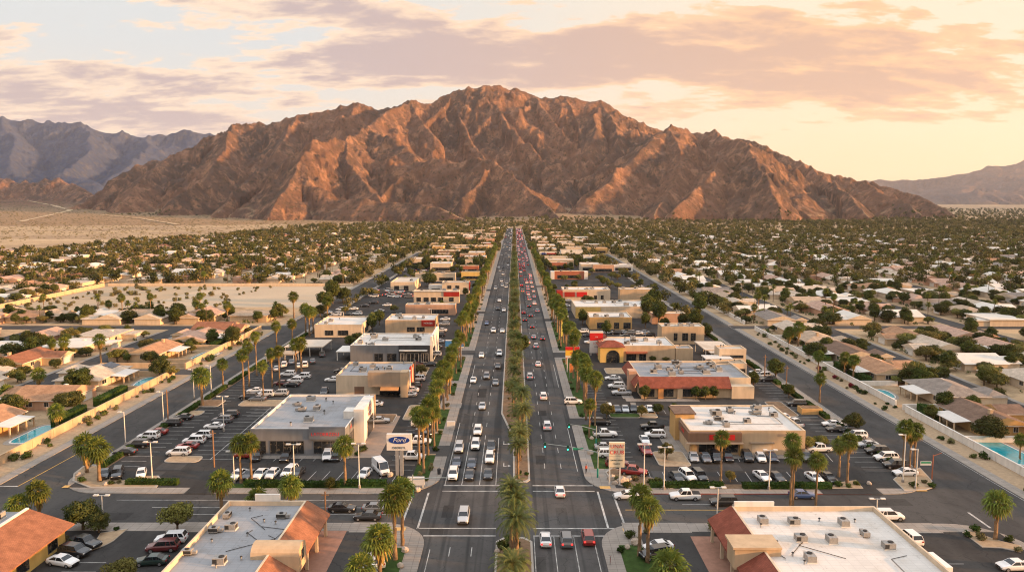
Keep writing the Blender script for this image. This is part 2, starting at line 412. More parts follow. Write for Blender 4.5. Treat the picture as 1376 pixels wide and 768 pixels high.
FAR_L = FAR_L + side_spurs(FAR_L, 520, 9, .62)
FAR_R = [(.30, [(1130,246,9800),(1180,240,9800),(1230,241,9700),(1290,230,9600),(1330,222,9500),(1376,214,9500),(1450,206,9500),(1560,200,9500),(1700,214,9500)]),
         (.28, [(1220,270,8300),(1260,259,8200),(1310,256,8100),(1376,254,8100),(1480,250,8100)])]
def far_right(X, Y):
    h, d = tent(X + fbm(X / 1100, Y / 1100, 3, 15) * 90, Y, FAR_R, 45, 81)
    r = np.clip(h / 150, 0, 1)
    return h + r * (ridged(X / 500, Y / 500, 4, 91) - .4) * 60 - 8
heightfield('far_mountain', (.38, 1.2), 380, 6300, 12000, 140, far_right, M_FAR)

# unseen ridge added off to the right; it half shades the valley floor
def shade_ridge_height(X, Y):
    c = 6600 + .12 * (Y + 1800) + fbm(Y / 1900, Y * 0, 3, 3) * 260
    crest = SHADE_RIDGE_H + fbm(Y / 700, Y * 0 + 4, 4, 8) * 70
    return crest - np.abs(X - c) * .44 + np.clip(np.abs(X - c) / 300, 0, 1) * (ridged(X / 600, Y / 600, 4, 44) - .5) * 120
def build_shade_ridge():
    x = np.linspace(4200, 8900, 90); y = np.linspace(-7500, 5200, 240); X, Y = np.meshgrid(x, y); Z = np.maximum(shade_ridge_height(X, Y), -3)
    i = np.arange(X.size).reshape(X.shape); Q = np.stack([i[:-1, :-1], i[:-1, 1:], i[1:, 1:], i[1:, :-1]], -1).reshape(-1, 4); V = np.stack([X, Y, Z], -1).reshape(-1, 3)
    Q = Q[V[Q, 2].max(1) > -2]; struct(obj('added_shade_ridge', np_mesh('added_shade_ridge', V, Q, M_FAR, True)))
SHADE_RIDGE_H = 800
build_shade_ridge()
# ------------------------------------------------------------------ ground
M_SAND = mat('desert_sand', (.43, .30, .175), rough=.95, var=.14, scale=.02, spec=.05)
def _sand(N, L, src, vec):
    a = _mixc(N, L, _rng(N, L, _noise(N, L, vec, .006, 4), .42, .6), src, (.30, .205, .125))
    a = _mixc(N, L, _rng(N, L, _noise(N, L, vec, .11, 6, .75), .50, .58, 0, .6), a, (.17, .125, .07))
    a = _mixc(N, L, _rng(N, L, _noise(N, L, vec, 2.2, 3, .6), .35, .65, 0, .30), a, (.46, .35, .23))
    return a
overlay(M_SAND, _sand)
g = MB(); g.add([(-9000, -7600, 0), (9000, -7600, 0), (9000, 12500, 0), (-9000, 12500, 0)], [(0, 1, 2, 3)]); struct(g.build('ground', M_SAND))

def asphalt(name, c, tracks=False):
    m = mat(name, (c, c * .95, c * .91), rough=.95, var=.2, scale=.35, spec=.04, stretch=(1, .35, 1))
    def f(N, L, src, vec):
        a = _mixc(N, L, _rng(N, L, _noise(N, L, vec, .05, 5, .65, (1, .5, 1)), .44, .62, 0, .5), src, (c * 1.7, c * 1.6, c * 1.48))
        a = _mixc(N, L, _rng(N, L, _noise(N, L, vec, 1.6, 3, .7), .56, .66, 0, .35), a, (c * .55, c * .55, c * .55))
        if tracks:                                              # oil-darkened wheel bands down each lane
            w = N.new('ShaderNodeTexNoise'); w.inputs['Scale'].default_value = 1.0; w.inputs['Detail'].default_value = 2
            mp = N.new('ShaderNodeMapping'); mp.inputs['Scale'].default_value = (.62, .010, 1); L.new(vec, mp.inputs[0]); L.new(mp.outputs[0], w.inputs['Vector'])
            a = _mixc(N, L, _rng(N, L, w.outputs['Fac'], .50, .62, 0, .65), a, (c * .5, c * .5, c * .5))
        vo = N.new('ShaderNodeTexVoronoi'); vo.feature = 'DISTANCE_TO_EDGE'; vo.inputs['Scale'].default_value = .11
        mp = N.new('ShaderNodeMapping'); L.new(vec, mp.inputs[0])
        nn = N.new('ShaderNodeTexNoise'); nn.inputs['Scale'].default_value = .4; L.new(vec, nn.inputs['Vector'])
        ad = N.new('ShaderNodeVectorMath'); ad.operation = 'MULTIPLY_ADD'; L.new(nn.outputs['Color'], ad.inputs[0]); ad.inputs[1].default_value = (3, 3, 0); L.new(mp.outputs[0], ad.inputs[2])
        L.new(ad.outputs[0], vo.inputs['Vector'])
        return _mixc(N, L, _rng(N, L, vo.outputs['Distance'], .0, .010, .45, 0), a, (c * .42, c * .42, c * .42))
    return overlay(m, f)
M_ROAD = asphalt('boulevard_asphalt', .078, True)
M_STREET = asphalt('street_asphalt', .062)
M_LOT = asphalt('lot_asphalt', .047)
M_CONC = mat('pavement_concrete', (.30, .265, .23), rough=.95, var=.12, scale=.5, spec=.05)
def _joints(N, L, src, vec):
    br = N.new('ShaderNodeTexBrick'); br.inputs['Scale'].default_value = .33; br.inputs['Mortar Size'].default_value = .012; br.inputs['Color1'].default_value = (1, 1, 1, 1)
    br.inputs['Color2'].default_value = (.9, .9, .9, 1); br.inputs['Mortar'].default_value = (.62, .6, .58, 1); br.offset = 0; L.new(vec, br.inputs['Vector'])
    mx = N.new('ShaderNodeMix'); mx.data_type = 'RGBA'; mx.blend_type = 'MULTIPLY'; mx.inputs[0].default_value = 1; L.new(src, mx.inputs[6]); L.new(br.outputs['Color'], mx.inputs[7])
    return _mixc(N, L, _rng(N, L, _noise(N, L, vec, .15, 5), .5, .7, 0, .35), mx.outputs[2], (.21, .18, .155))
overlay(M_CONC, _joints)
M_KERB = mat('kerb_concrete', (.38, .34, .29), rough=.9, var=.08, scale=1)
M_GRAVEL = mat('verge_gravel', (.36, .26, .165), rough=.95, var=.2, scale=1.2, spec=.05)
M_MULCH = mat('bed_soil', (.20, .13, .08), rough=.95, var=.3, scale=.9, spec=.05)
M_GRASS = mat('lawn_grass', (.038, .068, .016), rough=.9, var=.35, scale=.9, spec=.1, bump=.04, bscale=14)
M_WHITE = mat('road_paint_white', (.40, .385, .36), rough=.9, var=.45, scale=.8, spec=.05)
M_YELLOW = mat('road_paint_yellow', (.56, .33, .08), rough=.8, var=.25, scale=1.2)
M_RAMP = mat('yellow_ramp_pad', (.60, .36, .12), rough=.85, var=.12, scale=2)
M_REDKERB = mat('red_kerb_paint', (.26, .07, .05), rough=.8, var=.2, scale=1)

XL, XR = -14.2, 13.8                       # kerbs of the boulevard
ZN, ZS = ZG(663.5), ZG(703)                # north and south kerbs of the cross street
SWL, SWR = -98.0, -86.5                    # western side street
SEL, SER = 81.0, 92.5                      # eastern side street
ZEND = 1420.0
def rect(x0, x1, y0, y1): return [(x0, y0), (x1, y0), (x1, y1), (x0, y1)]
def rrect(x0, x1, y0, y1, r):
    """rectangle with its four corners rounded by r = (sw, se, ne, nw)"""
    out = []
    for (cx, cy, sx, sy, rr, a0) in ((x0, y0, 1, 1, r[0], pi), (x1, y0, -1, 1, r[1], 1.5 * pi), (x1, y1, -1, -1, r[2], 0), (x0, y1, 1, -1, r[3], .5 * pi)):
        if rr <= 0: out.append((cx, cy)); continue
        ox, oy = cx + sx * rr, cy + sy * rr
        for k in range(9): a = a0 + k * pi / 16; out.append((ox + rr * cos(a), oy + rr * sin(a)))
    return out
def sheet(name, polys, z, m):
    b = MB()
    for p in polys: b.poly(p, z)
    return struct(b.build(name, m))
def slab(name, pts, z0, z1, m): return struct(MB().slab(pts, z0, z1).build(name, m))
KZ = .13                                    # kerb height: the blocks stand this much above the roads
LZ = KZ + .008                              # top of the car parks
sheet('side_street', [rect(SWL, SWR, -100, 760)], .012, M_STREET)
sheet('side_street', [rect(SEL, SER, -100, 740)], .012, M_STREET)
sheet('cross_street', [rect(SWL - 60, SEL + 4, ZS, ZN)], .018, M_STREET)
sheet('boulevard', [rect(XL, XR, -40, ZEND)], .026, M_ROAD)
sheet('residential_street', [rect(-144.5, -135.5, 60, 311)], .010, M_STREET); sheet('residential_street', [rect(-330, SWL, 307, 316)], .018, M_STREET)
sheet('residential_street', [rect(126, 134.5, 60, 700)], .010, M_STREET); sheet('residential_street', [rect(SER, 560, 309, 317)], .018, M_STREET)
sheet('residential_street', [rect(-135.5, SWL, 226, 234)], .012, M_STREET)
sheet('residential_street', [rect(188, 196, 150, 900), rect(246, 254, 220, 900), rect(-202, -194, 180, 308)], .010, M_STREET)
sheet('side_street', [rect(XL - 10, XL + 1, ZS - 10, ZS + .5), rect(XL - 10, XL + 1, ZN - .5, ZN + 10), rect(XR - 1, XR + 10, ZS - 10, ZS + .5), rect(XR - 1, XR + 10, ZN - .5, ZN + 10), rect(SWR - 1, SWR + 11, ZS - 11, ZS + .5), rect(SWR - 1, SWR + 11, ZN - .5, ZN + 11), rect(SEL - 13, SEL + 1, ZS - 12, ZS + .5), rect(SEL - 13, SEL + 1, ZN - .5, ZN + 13)], .009, M_STREET)
# raised blocks: concrete pavements round asphalt car parks
slab('pavement', rrect(SWR, XL, ZN, 1050, (9, 9, 0, 0)), 0, KZ, M_CONC)
slab('pavement', rrect(XR, SEL, ZN, 1050, (9, 12, 0, 0)), 0, KZ, M_CONC)
slab('pavement', rrect(SWR, XL, -60, ZS, (0, 0, 8, 9)), 0, KZ, M_CONC)
slab('pavement', rrect(XR, SEL, -60, ZS, (0, 0, 9, 8)), 0, KZ, M_CONC)
slab('pavement', rect(SWL - 2.2, SWL, -60, 226), 0, KZ, M_CONC); slab('pavement', rect(SWL - 2.2, SWL, 234, 307), 0, KZ, M_CONC); slab('pavement', rect(SWL - 2.2, SWL, 316, 760), 0, KZ, M_CONC)
slab('pavement', rect(SER, SER + 2.4, -60, 309), 0, KZ, M_CONC); slab('pavement', rect(SER, SER + 2.4, 317, 740), 0, KZ, M_CONC)
for x in (-145.9, -135.5, 124.6, 134.5): slab('pavement', rect(x, x + 1.4, 120, 300), 0, .1, M_CONC)
lw = 5.4                                    # pavement plus verge along the boulevard
sheet('parking_lot', [rect(SWR + 2.3, XL - lw, ZN + 2.7, 760), rect(-48, XL - lw, 760, 1040)], LZ, M_LOT)
sheet('parking_lot', [rect(XR + lw, SEL - 2.6, ZN + 2.7, 740), rect(XR + lw, 46, 740, 1040)], LZ, M_LOT)
sheet('parking_lot', [rect(SWR + 2.0, XL - lw - 1, -60, ZS - 3.2)], LZ, M_LOT)
sheet('parking_lot', [rect(XR + lw + 1.2, SEL - 2.0, -60, ZS - 3.2)], LZ, M_LOT)
# driveways over the pavements
for (px, w, sd) in ((ZG(606), 7, -1), (ZG(545), 5, -1), (ZG(474), 8, -1), (ZG(567), 6, 1), (ZG(477), 8, 1), (ZG(430), 7, 1), (ZG(420), 7, -1), (ZG(390), 8, -1), (ZG(385), 8, 1)):
    x0, x1 = (XL - lw - .5, XL + .3) if sd < 0 else (XR - .3, XR + lw + .5)
    b = MB(); e = XL if sd < 0 else XR
    b.add([(x0, px - w / 2, LZ), (x1, px - w / 2, LZ), (x1, px + w / 2, LZ), (x0, px + w / 2, LZ)], [(0, 1, 2, 3)]); struct(b.build('driveway', M_CONC if w < 6 else M_STREET))
for (x0, x1, y0, y1) in ((-61, -55.5, ZN - .2, ZN + 3), (57, 68, ZN - .2, ZN + 3), (-57, -48.6, ZS - 3.6, ZS + .2), (18, 29, ZS - 3.6, ZS + .2), (62, 70, ZS - 3.6, ZS + .2), (-27, -20.5, ZS - 3.6, ZS + .2)):
    sheet('driveway', [rect(x0, x1, y0, y1)], LZ + .004, M_LOT if x0 in (-61, 57) else M_CONC)
# median with its kerb and planted bed, narrowing for the turn bay
za, zb, zc = ZG(648), ZG(589), ZG(556)
med = [(-.2, za + 1.2), (.9, za), (2.4, za), (3.1, za + 1.2), (3.25, zb), (3.25, ZEND), (-3.3, ZEND), (-3.3, zc), (-.3, zb)]
slab('median', med, 0, .15, M_KERB)
inn = [(.15, za + 1.6), (1.2, za + .7), (2.1, za + .7), (2.75, za + 1.6), (2.9, zb), (2.9, ZEND), (-2.95, ZEND), (-2.95, zc + .8), (.05, zb + .6)]
sheet('median_bed', [inn], .158, M_MULCH)
zd = ZG(722)
slab('median', [(-2.9, -40), (2.9, -40), (2.9, zd - 1.5), (1.6, zd), (-1.6, zd), (-2.9, zd - 1.5)], 0, .15, M_KERB)
sheet('median_bed', [[(-2.55, -40), (2.55, -40), (2.55, zd - 1.7), (1.4, zd - .5), (-1.4, zd - .5), (-2.55, zd - 1.7)]], .158, M_MULCH)
# verges: lawn patches between driveways on the boulevard
def verge(x0, x1, segs, m, z=LZ + .004, name='lawn'):
    sheet(name, [rect(x0, x1, a, b) for a, b in segs], z, m)
verge(XL - lw - .3, XL - 2.5, [(ZG(645), ZG(612)), (ZG(600), ZG(583)), (ZG(577), ZG(550)), (ZG(530), ZG(518)), (ZG(512), ZG(480)), (ZG(466), ZG(440))], M_GRASS)
verge(XL - lw - .3, XL - 2.5, [(ZG(611.7), ZG(610)), (ZG(583), ZG(577)), (ZG(550), ZG(548)), (ZG(440), ZG(423)), (ZG(417), 1040)], M_GRAVEL, name='gravel_verge')
verge(XR + 2.4, XR + lw + .3, [(ZG(630), ZG(571)), (ZG(560), ZG(482)), (ZG(471), ZG(433))], M_GRASS)
verge(XR + 2.4, XR + lw + .3, [(ZG(427), ZG(387)), (ZG(383), 1040)], M_GRAVEL, name='gravel_verge')
verge(XL - lw - 1.3, XL - 2.6, [(-40, ZS - 9)], M_GRASS, LZ + .006); verge(XR + 2.6, XR + lw + 3.0, [(-40, ZS - 8)], M_GRASS, LZ + .006)
sheet('gravel_verge', [rect(-105.3, SWL - 2.2, -60, 226), rect(-105.3, SWL - 2.2, 234, 307)], .01, M_GRAVEL)
sheet('gravel_verge', [rect(SER + 2.4, 100, -60, 309)], .01, M_GRAVEL)
# hedge strips between street pavement and car parks, and the planted front of the two lots
verge(SWR + 2.3, SWR + 4.2, [(ZN + 12, 300)], M_MULCH, LZ + .006, 'hedge_bed'); verge(SEL - 4.6, SEL - 2.4, [(ZN + 12, 330)], M_MULCH, LZ + .006, 'hedge_bed')
sheet('hedge_bed', [rect(-55, -20, ZN + 2.5, ZN + 4.6)], LZ + .006, M_GRASS)
def bed(name, pts, m):
    P = [G(*p, LZ) for p in pts]; c = (sum(p[0] for p in P) / len(P), sum(p[1] for p in P) / len(P))
    Q = [(c[0] + (p[0] - c[0]) * .95, c[1] + (p[1] - c[1]) * .93) for p in P]
    if sum(P[i][0] * P[(i + 1) % len(P)][1] - P[(i + 1) % len(P)][0] * P[i][1] for i in range(len(P))) < 0: P.reverse(); Q.reverse()
    slab(name + '_kerb', P, KZ, LZ + .12, M_KERB); sheet(name, [Q], LZ + .128, m)
bed('corner_bed', [(97, 646), (99, 636), (112, 626), (131, 625), (136, 638), (165, 646), (196, 640), (213, 639), (218, 645), (210, 655), (120, 655)], M_GRAVEL)
bed('corner_bed', [(1200, 644), (1205, 640), (1222, 636), (1236, 628), (1252, 645), (1256, 654), (1245, 658), (1215, 659)], M_GRAVEL)
bed('corner_bed', [(1293, 715), (1300, 712), (1345, 727), (1372, 733), (1372, 742), (1345, 736), (1320, 735)], M_GRAVEL)
bed('corner_bed', [(120, 740), (135, 716), (172, 710), (152, 727), (140, 733)], M_GRAVEL)
bed('corner_bed', [(1112, 656), (1128, 648), (1150, 645), (1160, 656)], M_GRAVEL)
bed('corner_bed', [(813, 634), (822, 628), (868, 640), (905, 648), (905, 656), (848, 656), (826, 650)], M_MULCH)
for (x0, x1) in ((31, 56.5),): sheet('hedge_bed', [rect(x0, x1, ZN + 2.5, ZN + 4.6)], LZ + .006, M_MULCH)
# --- paint
def line(b, p, q, w):
    p = Vector((*p, 0)); q = Vector((*q, 0)); d = (q - p).normalized(); n = Vector((-d.y, d.x, 0)) * w / 2
    return [tuple(v)[:2] for v in (p - n, q - n, q + n, p + n)]
white, yellow = [], []
def ln(a, b, w=.14, l=None): (white if l is None else l).append(line(None, a, b, w))
zst, zc1, zc2, zc3, zc4 = ZG(652), ZG(659.5), ZG(659.5), ZG(709.5), ZG(719.5)
for x in (-10.0, -6.6):
    ln((x, zst), (x, ZG(594)))
    y = ZG(590)
    while y < 1000: ln((x, y), (x, y + 3), .13); y += 9.5
ln((-3.5, zst), (-3.5, ZG(588))); ln((-13.2, zst), (-13.2, ZG(568)))
for x in (6.2, 9.5):
    y = zst + 9
    while y < 1000: ln((x, y), (x, y + 3), .13); y += 9.5
ln((12.7, ZG(633)), (12.7, ZG(575))); ln((12.9, ZG(520)), (12.9, ZG(490))); ln((-12.9, ZG(520)), (-12.9, ZG(490)))
for (a, b_) in ((XL + .8, -.5), (3.5, XR + 1.2)): ln((a, zst), (b_, zst), .35); ln((a, zc1), (b_, zc1), .3)
for (a, b_) in ((XL - 2, -3), (3.1, XR + 5)): ln((a, zc3), (b_, zc3), .3); ln((a + (1.5 if a < 0 else 0), zc4), (b_ - (2 if a > 0 else 0), zc4), .35)
for x in (6.4, 9.6, 12.75): ln((x, zc4), (x, 60))
ln((3.2, zc4), (3.2, 60), .12)
for x in (-10, -6.6):
    y = zc4 - 4
    while y > 60: ln((x, y), (x, y - 3)); y -= 9
ln((-13.1, ZG(738)), (-13.1, 60))
for (a, b_) in (((555, 664), (540, 703.5)), ((576, 661.5), (561, 710)), ((803, 660), (817.5, 710)), ((824, 664), (840.5, 708))): ln(G(*a), G(*b_), .35)
yl = ZG(672), ZG(682), ZG(691)
ln((-72, yl[0]), (-21, yl[0])); ln((-64, yl[1]), (-20, yl[1])); ln((-62, yl[2]), (-20, yl[2]))
ln((30, ZG(677)), (44, ZG(677))); ln((19.5, ZG(684.5)), (54, ZG(684.5)), .2, yellow)
ln(G(24, 653), G(112, 605), .18, yellow); ln(G(-20, 653), G(24, 653), .35); ln(G(1301, 688), G(1331, 709), .4)
ln((SEL + .35, ZN + 12), (SEL + .35, 420), .12); ln((SER - .35, ZN - 20), (SER - .35, 420), .12)
def arrow(px, py, side):                                        # turn arrow in the turn bay
    x, y = G(px, py); s = side
    white.append([(x - .1, y - 1.5), (x + .1, y - 1.5), (x + .1, y + .8), (x - .1, y + .8)])
    white.append([(x + .1, y - 1.5), (x + .1, y - 1.2), (x + .9 * s, y - .9), (x + .9 * s, y - 1.15)])
    white.append([(x + .9 * s, y - .5), (x + 1.5 * s, y - 1.1), (x + .9 * s, y - 1.7)])
arrow(677, 594, 1); arrow(677, 623, 1)
b = MB(); n_ = 0
for p in white: b.poly(p, .034)
struct(b.build('road_markings', M_WHITE))
b = MB()
for p in yellow: b.poly(p, .032)
struct(b.build('road_markings', M_YELLOW))
# car park stalls
st = []
def stalls(x0, x1, step, y0, y1, skew=0):
    x = x0
    while x <= x1: st.append(line(None, (x, y0), (x + skew, y1), .11)); x += step
def stalls_y(y0, y1, step, x0, x1, skew=0):
    y = y0
    while y <= y1: st.append(line(None, (x0, y), (x1, y + skew), .11)); y += step
stalls(-51, -21.5, 2.75, ZN + 6, ZN + 11.2, .5); stalls(-50, -34, 2.75, ZN + 17, ZN + 22, .5)
stalls(21, 55, 2.75, ZN + 6, ZN + 11.2, .3); stalls(33, 66, 2.75, ZN + 17, ZN + 22, .6)
stalls_y(ZN + 14, 330, 2.9, -81.5, -76.3); stalls_y(ZN + 18, ZG(548), 2.9, -68.5, -58.5); st.append(line(None, (-63.5, ZN + 18), (-63.5, ZG(548)), .15))
stalls_y(ZN + 14, 330, 2.9, 70.5, 75.8); stalls_y(ZG(560), ZG(535), 2.9, -67, -57)
stalls_y(ZN + 12, ZG(500), 2.9, -25.5, -20.3); stalls_y(ZN + 14, ZG(505), 2.9, 20, 25)
stalls(72, 80, 2.9, 98, 103); stalls_y(86, 106, 2.8, 62, 67); stalls_y(86, 106, 2.8, -66, -61)
stalls(25, 46, 2.7, ZG(556), ZG(546), 0)
b = MB()
for p in st: b.poly(p, LZ + .008)
struct(b.build('parking_markings', M_WHITE))
pr = random.Random(12); pa, pl_ = [], []
for i in range(26): x = pr.choice((-12, -8.5, -5, 4.8, 8, 11)) + pr.uniform(-.6, .6); y = pr.uniform(95, 420); pa.append(rect(x - pr.uniform(.5, 1.4), x + pr.uniform(.5, 1.4), y, y + pr.uniform(2, 14)))
sheet('asphalt_patch', pa[::2], .0285, M_LOT); sheet('asphalt_patch', pa[1::2], .0292, M_STREET)
for i in range(34): x = pr.choice((-1, 1)) * pr.uniform(22, 76); y = pr.uniform(ZN + 6, 330); pl_.append(rect(x, x + pr.uniform(1.5, 7), y, y + pr.uniform(1.5, 9)))
sheet('asphalt_patch', pl_, LZ + .003, asphalt('old_asphalt', .066)); sheet('asphalt_patch', [rect(-75, -66, ZS + 1.2, ZS + 4.2), rect(33, 52, ZS + 1, ZS + 3.6), rect(-46, -41, ZN - 4, ZN - 1), rect(64, 71, ZN - 5, ZN - 2)], .021, M_LOT)
# kerb ramps (yellow pads), red kerb
pads = [(533, 656), (845, 712), (537, 711), (92, 654), (813, 655)]
b = MB()
for p in pads + [None]:
    x, y = G(*p) if p else (SEL - 5.0, ZN + 2.0)
    b.poly(rect(x - 1.0, x + 1.0, y - .6, y + .6), KZ + .005)
struct(b.build('tactile_pad', M_RAMP))
b = MB(); b.box(24, 66, ZN - .02, ZN + .16, KZ - .11, KZ + .006); struct(b.build('painted_kerb', M_REDKERB))
# pale sand tracks and washes in the open desert
M_TRACK = mat('pale_track_sand', (.47, .345, .215), rough=.95, var=.1, scale=.1, spec=.05)
M_TRACK2 = mat('smooth_graded_sand', (.40, .31, .21), rough=.95, var=.08, scale=.05, spec=.05)
def strip(name, pts, w, z, m):
    P = [Vector((*G(*p), 0)) for p in pts]; b = MB(); L_ = []; R_ = []
    for i, p in enumerate(P):
        d = (P[min(i + 1, len(P) - 1)] - P[max(i - 1, 0)]).normalized(); n = Vector((-d.y, d.x, 0)) * w / 2 * rnd.uniform(.7, 1.3)
        L_.append((p + n)); R_.append((p - n))
    n = len(P); b.add([(v.x, v.y, z) for v in L_ + R_], [(i, i + 1, n + i + 1, n + i) for i in range(n - 1)]); return struct(b.build(name, m))
strip('sand_track', [(-60, 322), (60, 322), (150, 323), (240, 322), (300, 320)], 30, .02, M_TRACK)
sheet('sand_lot', [rect(-255, -150, 352, 461)], .012, M_TRACK2); sheet('sand_lot', [rect(-190, SWL - 2.4, 372, 462)], .02, mat('swept_sand', (.44, .35, .25), rough=.95, var=.07, scale=.03, spec=.05))
sheet('gravel_verge', [rect(-105, SWL - 2.2, 316, 372)], .01, M_GRAVEL)
def terrain(x, y):
    x = np.atleast_1d(np.asarray(x, float)); y = np.atleast_1d(np.asarray(y, float))
    return np.where(y > 1482, np.maximum(main_mountain(x, y), 0), 0)
def hit(px, py):
    d = ray(px, py); Y = np.geomspace(500, 4200, 700); X = Y * d.x / d.y; Z = EYE + Y * d.z / d.y
    k = np.argmax(Z < terrain(X, Y) + .05); return X[k], Y[k], max(0.0, float(terrain(X[k], Y[k])[0]))
def wash(name, pts, w, m):
    P = []
    for a, b_ in zip(pts, pts[1:]):
        for q in range(6): P.append(hit(a[0] + (b_[0] - a[0]) * q / 6, a[1] + (b_[1] - a[1]) * q / 6))
    b = MB(); L_, R_ = [], []
    for i, p in enumerate(P):
        u = Vector(P[min(i + 1, len(P) - 1)]) - Vector(P[max(i - 1, 0)]); u.z = 0; u.normalize(); n = Vector((-u.y, u.x, 0)) * w / 2 * rnd.uniform(.6, 1.4)
        for S_, sg in ((L_, 1), (R_, -1)): x, y = p[0] + n.x * sg, p[1] + n.y * sg; S_.append((x, y, float(terrain(x, y)[0]) + 1.2))
    n = len(P); b.add(L_ + R_, [(i, i + 1, n + i + 1, n + i) for i in range(n - 1)]); return struct(b.build(name, m))
wash('dry_wash', [(38, 270), (70, 276), (96, 283), (60, 291), (20, 300)], 13, M_TRACK); wash('dry_wash', [(135, 289), (190, 294), (250, 304)], 11, M_TRACK)
# ------------------------------------------------------------------ haze
hz = MB(); hz.box(-9400, 9400, -7700, 12600, -3.5, 1250, bottom=True)
M_HAZE = bpy.data.materials.new('evening_haze'); M_HAZE.use_nodes = True
_n = M_HAZE.node_tree.nodes; _n.remove(_n['Principled BSDF']); _v = _n.new('ShaderNodeVolumePrincipled')
_v.inputs['Color'].default_value = (.86, .88, 1.0, 1); _v.inputs['Density'].default_value = HAZE; _v.inputs['Anisotropy'].default_value = .3
M_HAZE.node_tree.links.new(_v.outputs[0], _n['Material Output'].inputs['Volume'])
if HAZE:
    ho = hz.build('haze', M_HAZE); ho['kind'] = 'stuff'
# ------------------------------------------------------------------ plants: shared meshes
M_FROND = mat('palm_frond_green', (.135, .165, .034), rough=.7, var=.4, scale=.9, spec=.08, rand=.25, hue=.015, transl=.25)
M_DATE = mat('date_palm_green', (.115, .135, .045), rough=.7, var=.35, scale=.9, spec=.08, rand=.2, hue=.012, transl=.25)
M_DRY = mat('dry_palm_skirt', (.36, .245, .085), rough=.85, var=.35, scale=1.5, spec=.1, rand=.25, transl=.15)
M_TRUNK = mat('palm_trunk_bark', (.22, .145, .085), rough=.95, var=.3, scale=3, spec=.05, stretch=(1, 1, 5), bump=.05, rand=.2)
M_BARK = mat('tree_bark', (.13, .095, .065), rough=.95, var=.3, scale=4, spec=.05)
def leafmat(name, c, hue=.02, rand=.28): return mat(name, c, rough=.8, var=.5, scale=.55, spec=.05, rand=rand, hue=hue, transl=.15)
M_LEAF = [leafmat('dark_leaf_green', (.060, .066, .020)), leafmat('olive_leaf_green', (.145, .135, .040)), leafmat('mid_leaf_green', (.072, .084, .021))]
M_SHRUB = [leafmat('shrub_green', (.075, .095, .026), .03), leafmat('sage_shrub_grey', (.17, .155, .07), .02), leafmat('dark_hedge_green', (.035, .062, .014), .01)]
M_FLOWER = leafmat('magenta_blossom', (.19, .025, .04), .01)

def fan_crown(seed, n=46):
    r = random.Random(seed); b = MB()
    for i in range(n):
        az = i * 2.39996 + r.uniform(-.3, .3); q = i / n
        elv = R(84) - R(150) * q ** .85 + r.uniform(-.12, .12)
        L1 = r.uniform(.8, 1.05) * (1.0 if q < .7 else .85); d = Vector((cos(az) * cos(elv), sin(az) * cos(elv), sin(elv)))
        side = Vector((-sin(az), cos(az), 0)); up = d.cross(side) * -1
        tip = d * L1
        m = 0 if q < .80 or r.random() < .4 else 1
        b.add([tuple(side * -.03), tuple(side * .03), tuple(tip + side * .02), tuple(tip - side * .02)], [(0, 1, 2, 3)], m)
        rad = r.uniform(.85, 1.15); nb = 9
        for k in range(nb):                                     # blades of the fan, tips drooping
            a = (k - (nb - 1) / 2) / (nb - 1) * R(210); a2 = a + R(210) / nb * .42; a1 = a - R(210) / nb * .42
            def P(t, rr, dr): return tip + (d * cos(t) + side * sin(t)) * rr + Vector((0, 0, -dr)) + up * (.10 * abs(sin(t)))
            dr = r.uniform(.18, .5) * (1 + q)
            b.add([tuple(tip), tuple(P(a1, rad * .62, .03)), tuple(P(a, rad, dr * .55)), tuple(P(a2, rad * .62, .03))], [(0, 1, 2, 3)], m)
            b.add([tuple(P(a1, rad * .62, .03)), tuple(P(a, rad * 1.12, dr)), tuple(P(a2, rad * .62, .03))], [(0, 1, 2)], m)
    return b.mesh('crown', [M_FROND, M_DRY])
def skirt_mesh(seed):
    r = random.Random(seed); b = MB()
    for i in range(44):
        az = i * 2.39996; z0 = -.05 - r.uniform(0, .9); l = r.uniform(.7, 1.25); o = r.uniform(.12, .55)
        c = Vector((cos(az), sin(az), 0)); s = Vector((-sin(az), cos(az), 0)) * r.uniform(.12, .24)
        p = c * .12 + Vector((0, 0, z0 + .2)); q = c * (o * .8) + Vector((0, 0, z0 - l * .4)); w = c * o * .9 + Vector((0, 0, z0 - l))
        b.add([tuple(p), tuple(q - s), tuple(w), tuple(q + s)], [(0, 1, 2, 3)])
    return b.mesh('skirt', M_DRY)
def palm_trunk(r0=.24, r1=.16):
    b = MB(); n = 14
    pts = [(0.03 * sin(i * .7), 0.03 * cos(i * .9), i / n) for i in range(n + 1)]; pts[0] = (0, 0, 0); pts[-1] = (0, 0, 1)
    b.tube(pts, [(r0 + (r1 - r0) * i / n) * (1.35 if i == 0 else 1 + .06 * (i % 2)) for i in range(n + 1)], 9)
    return b.mesh('trunk', M_TRUNK, True)
FAN = [fan_crown(s) for s in (1, 2, 3, 4)]; SKIRT = [skirt_mesh(s) for s in (1, 2)]; PTRUNK = palm_trunk()
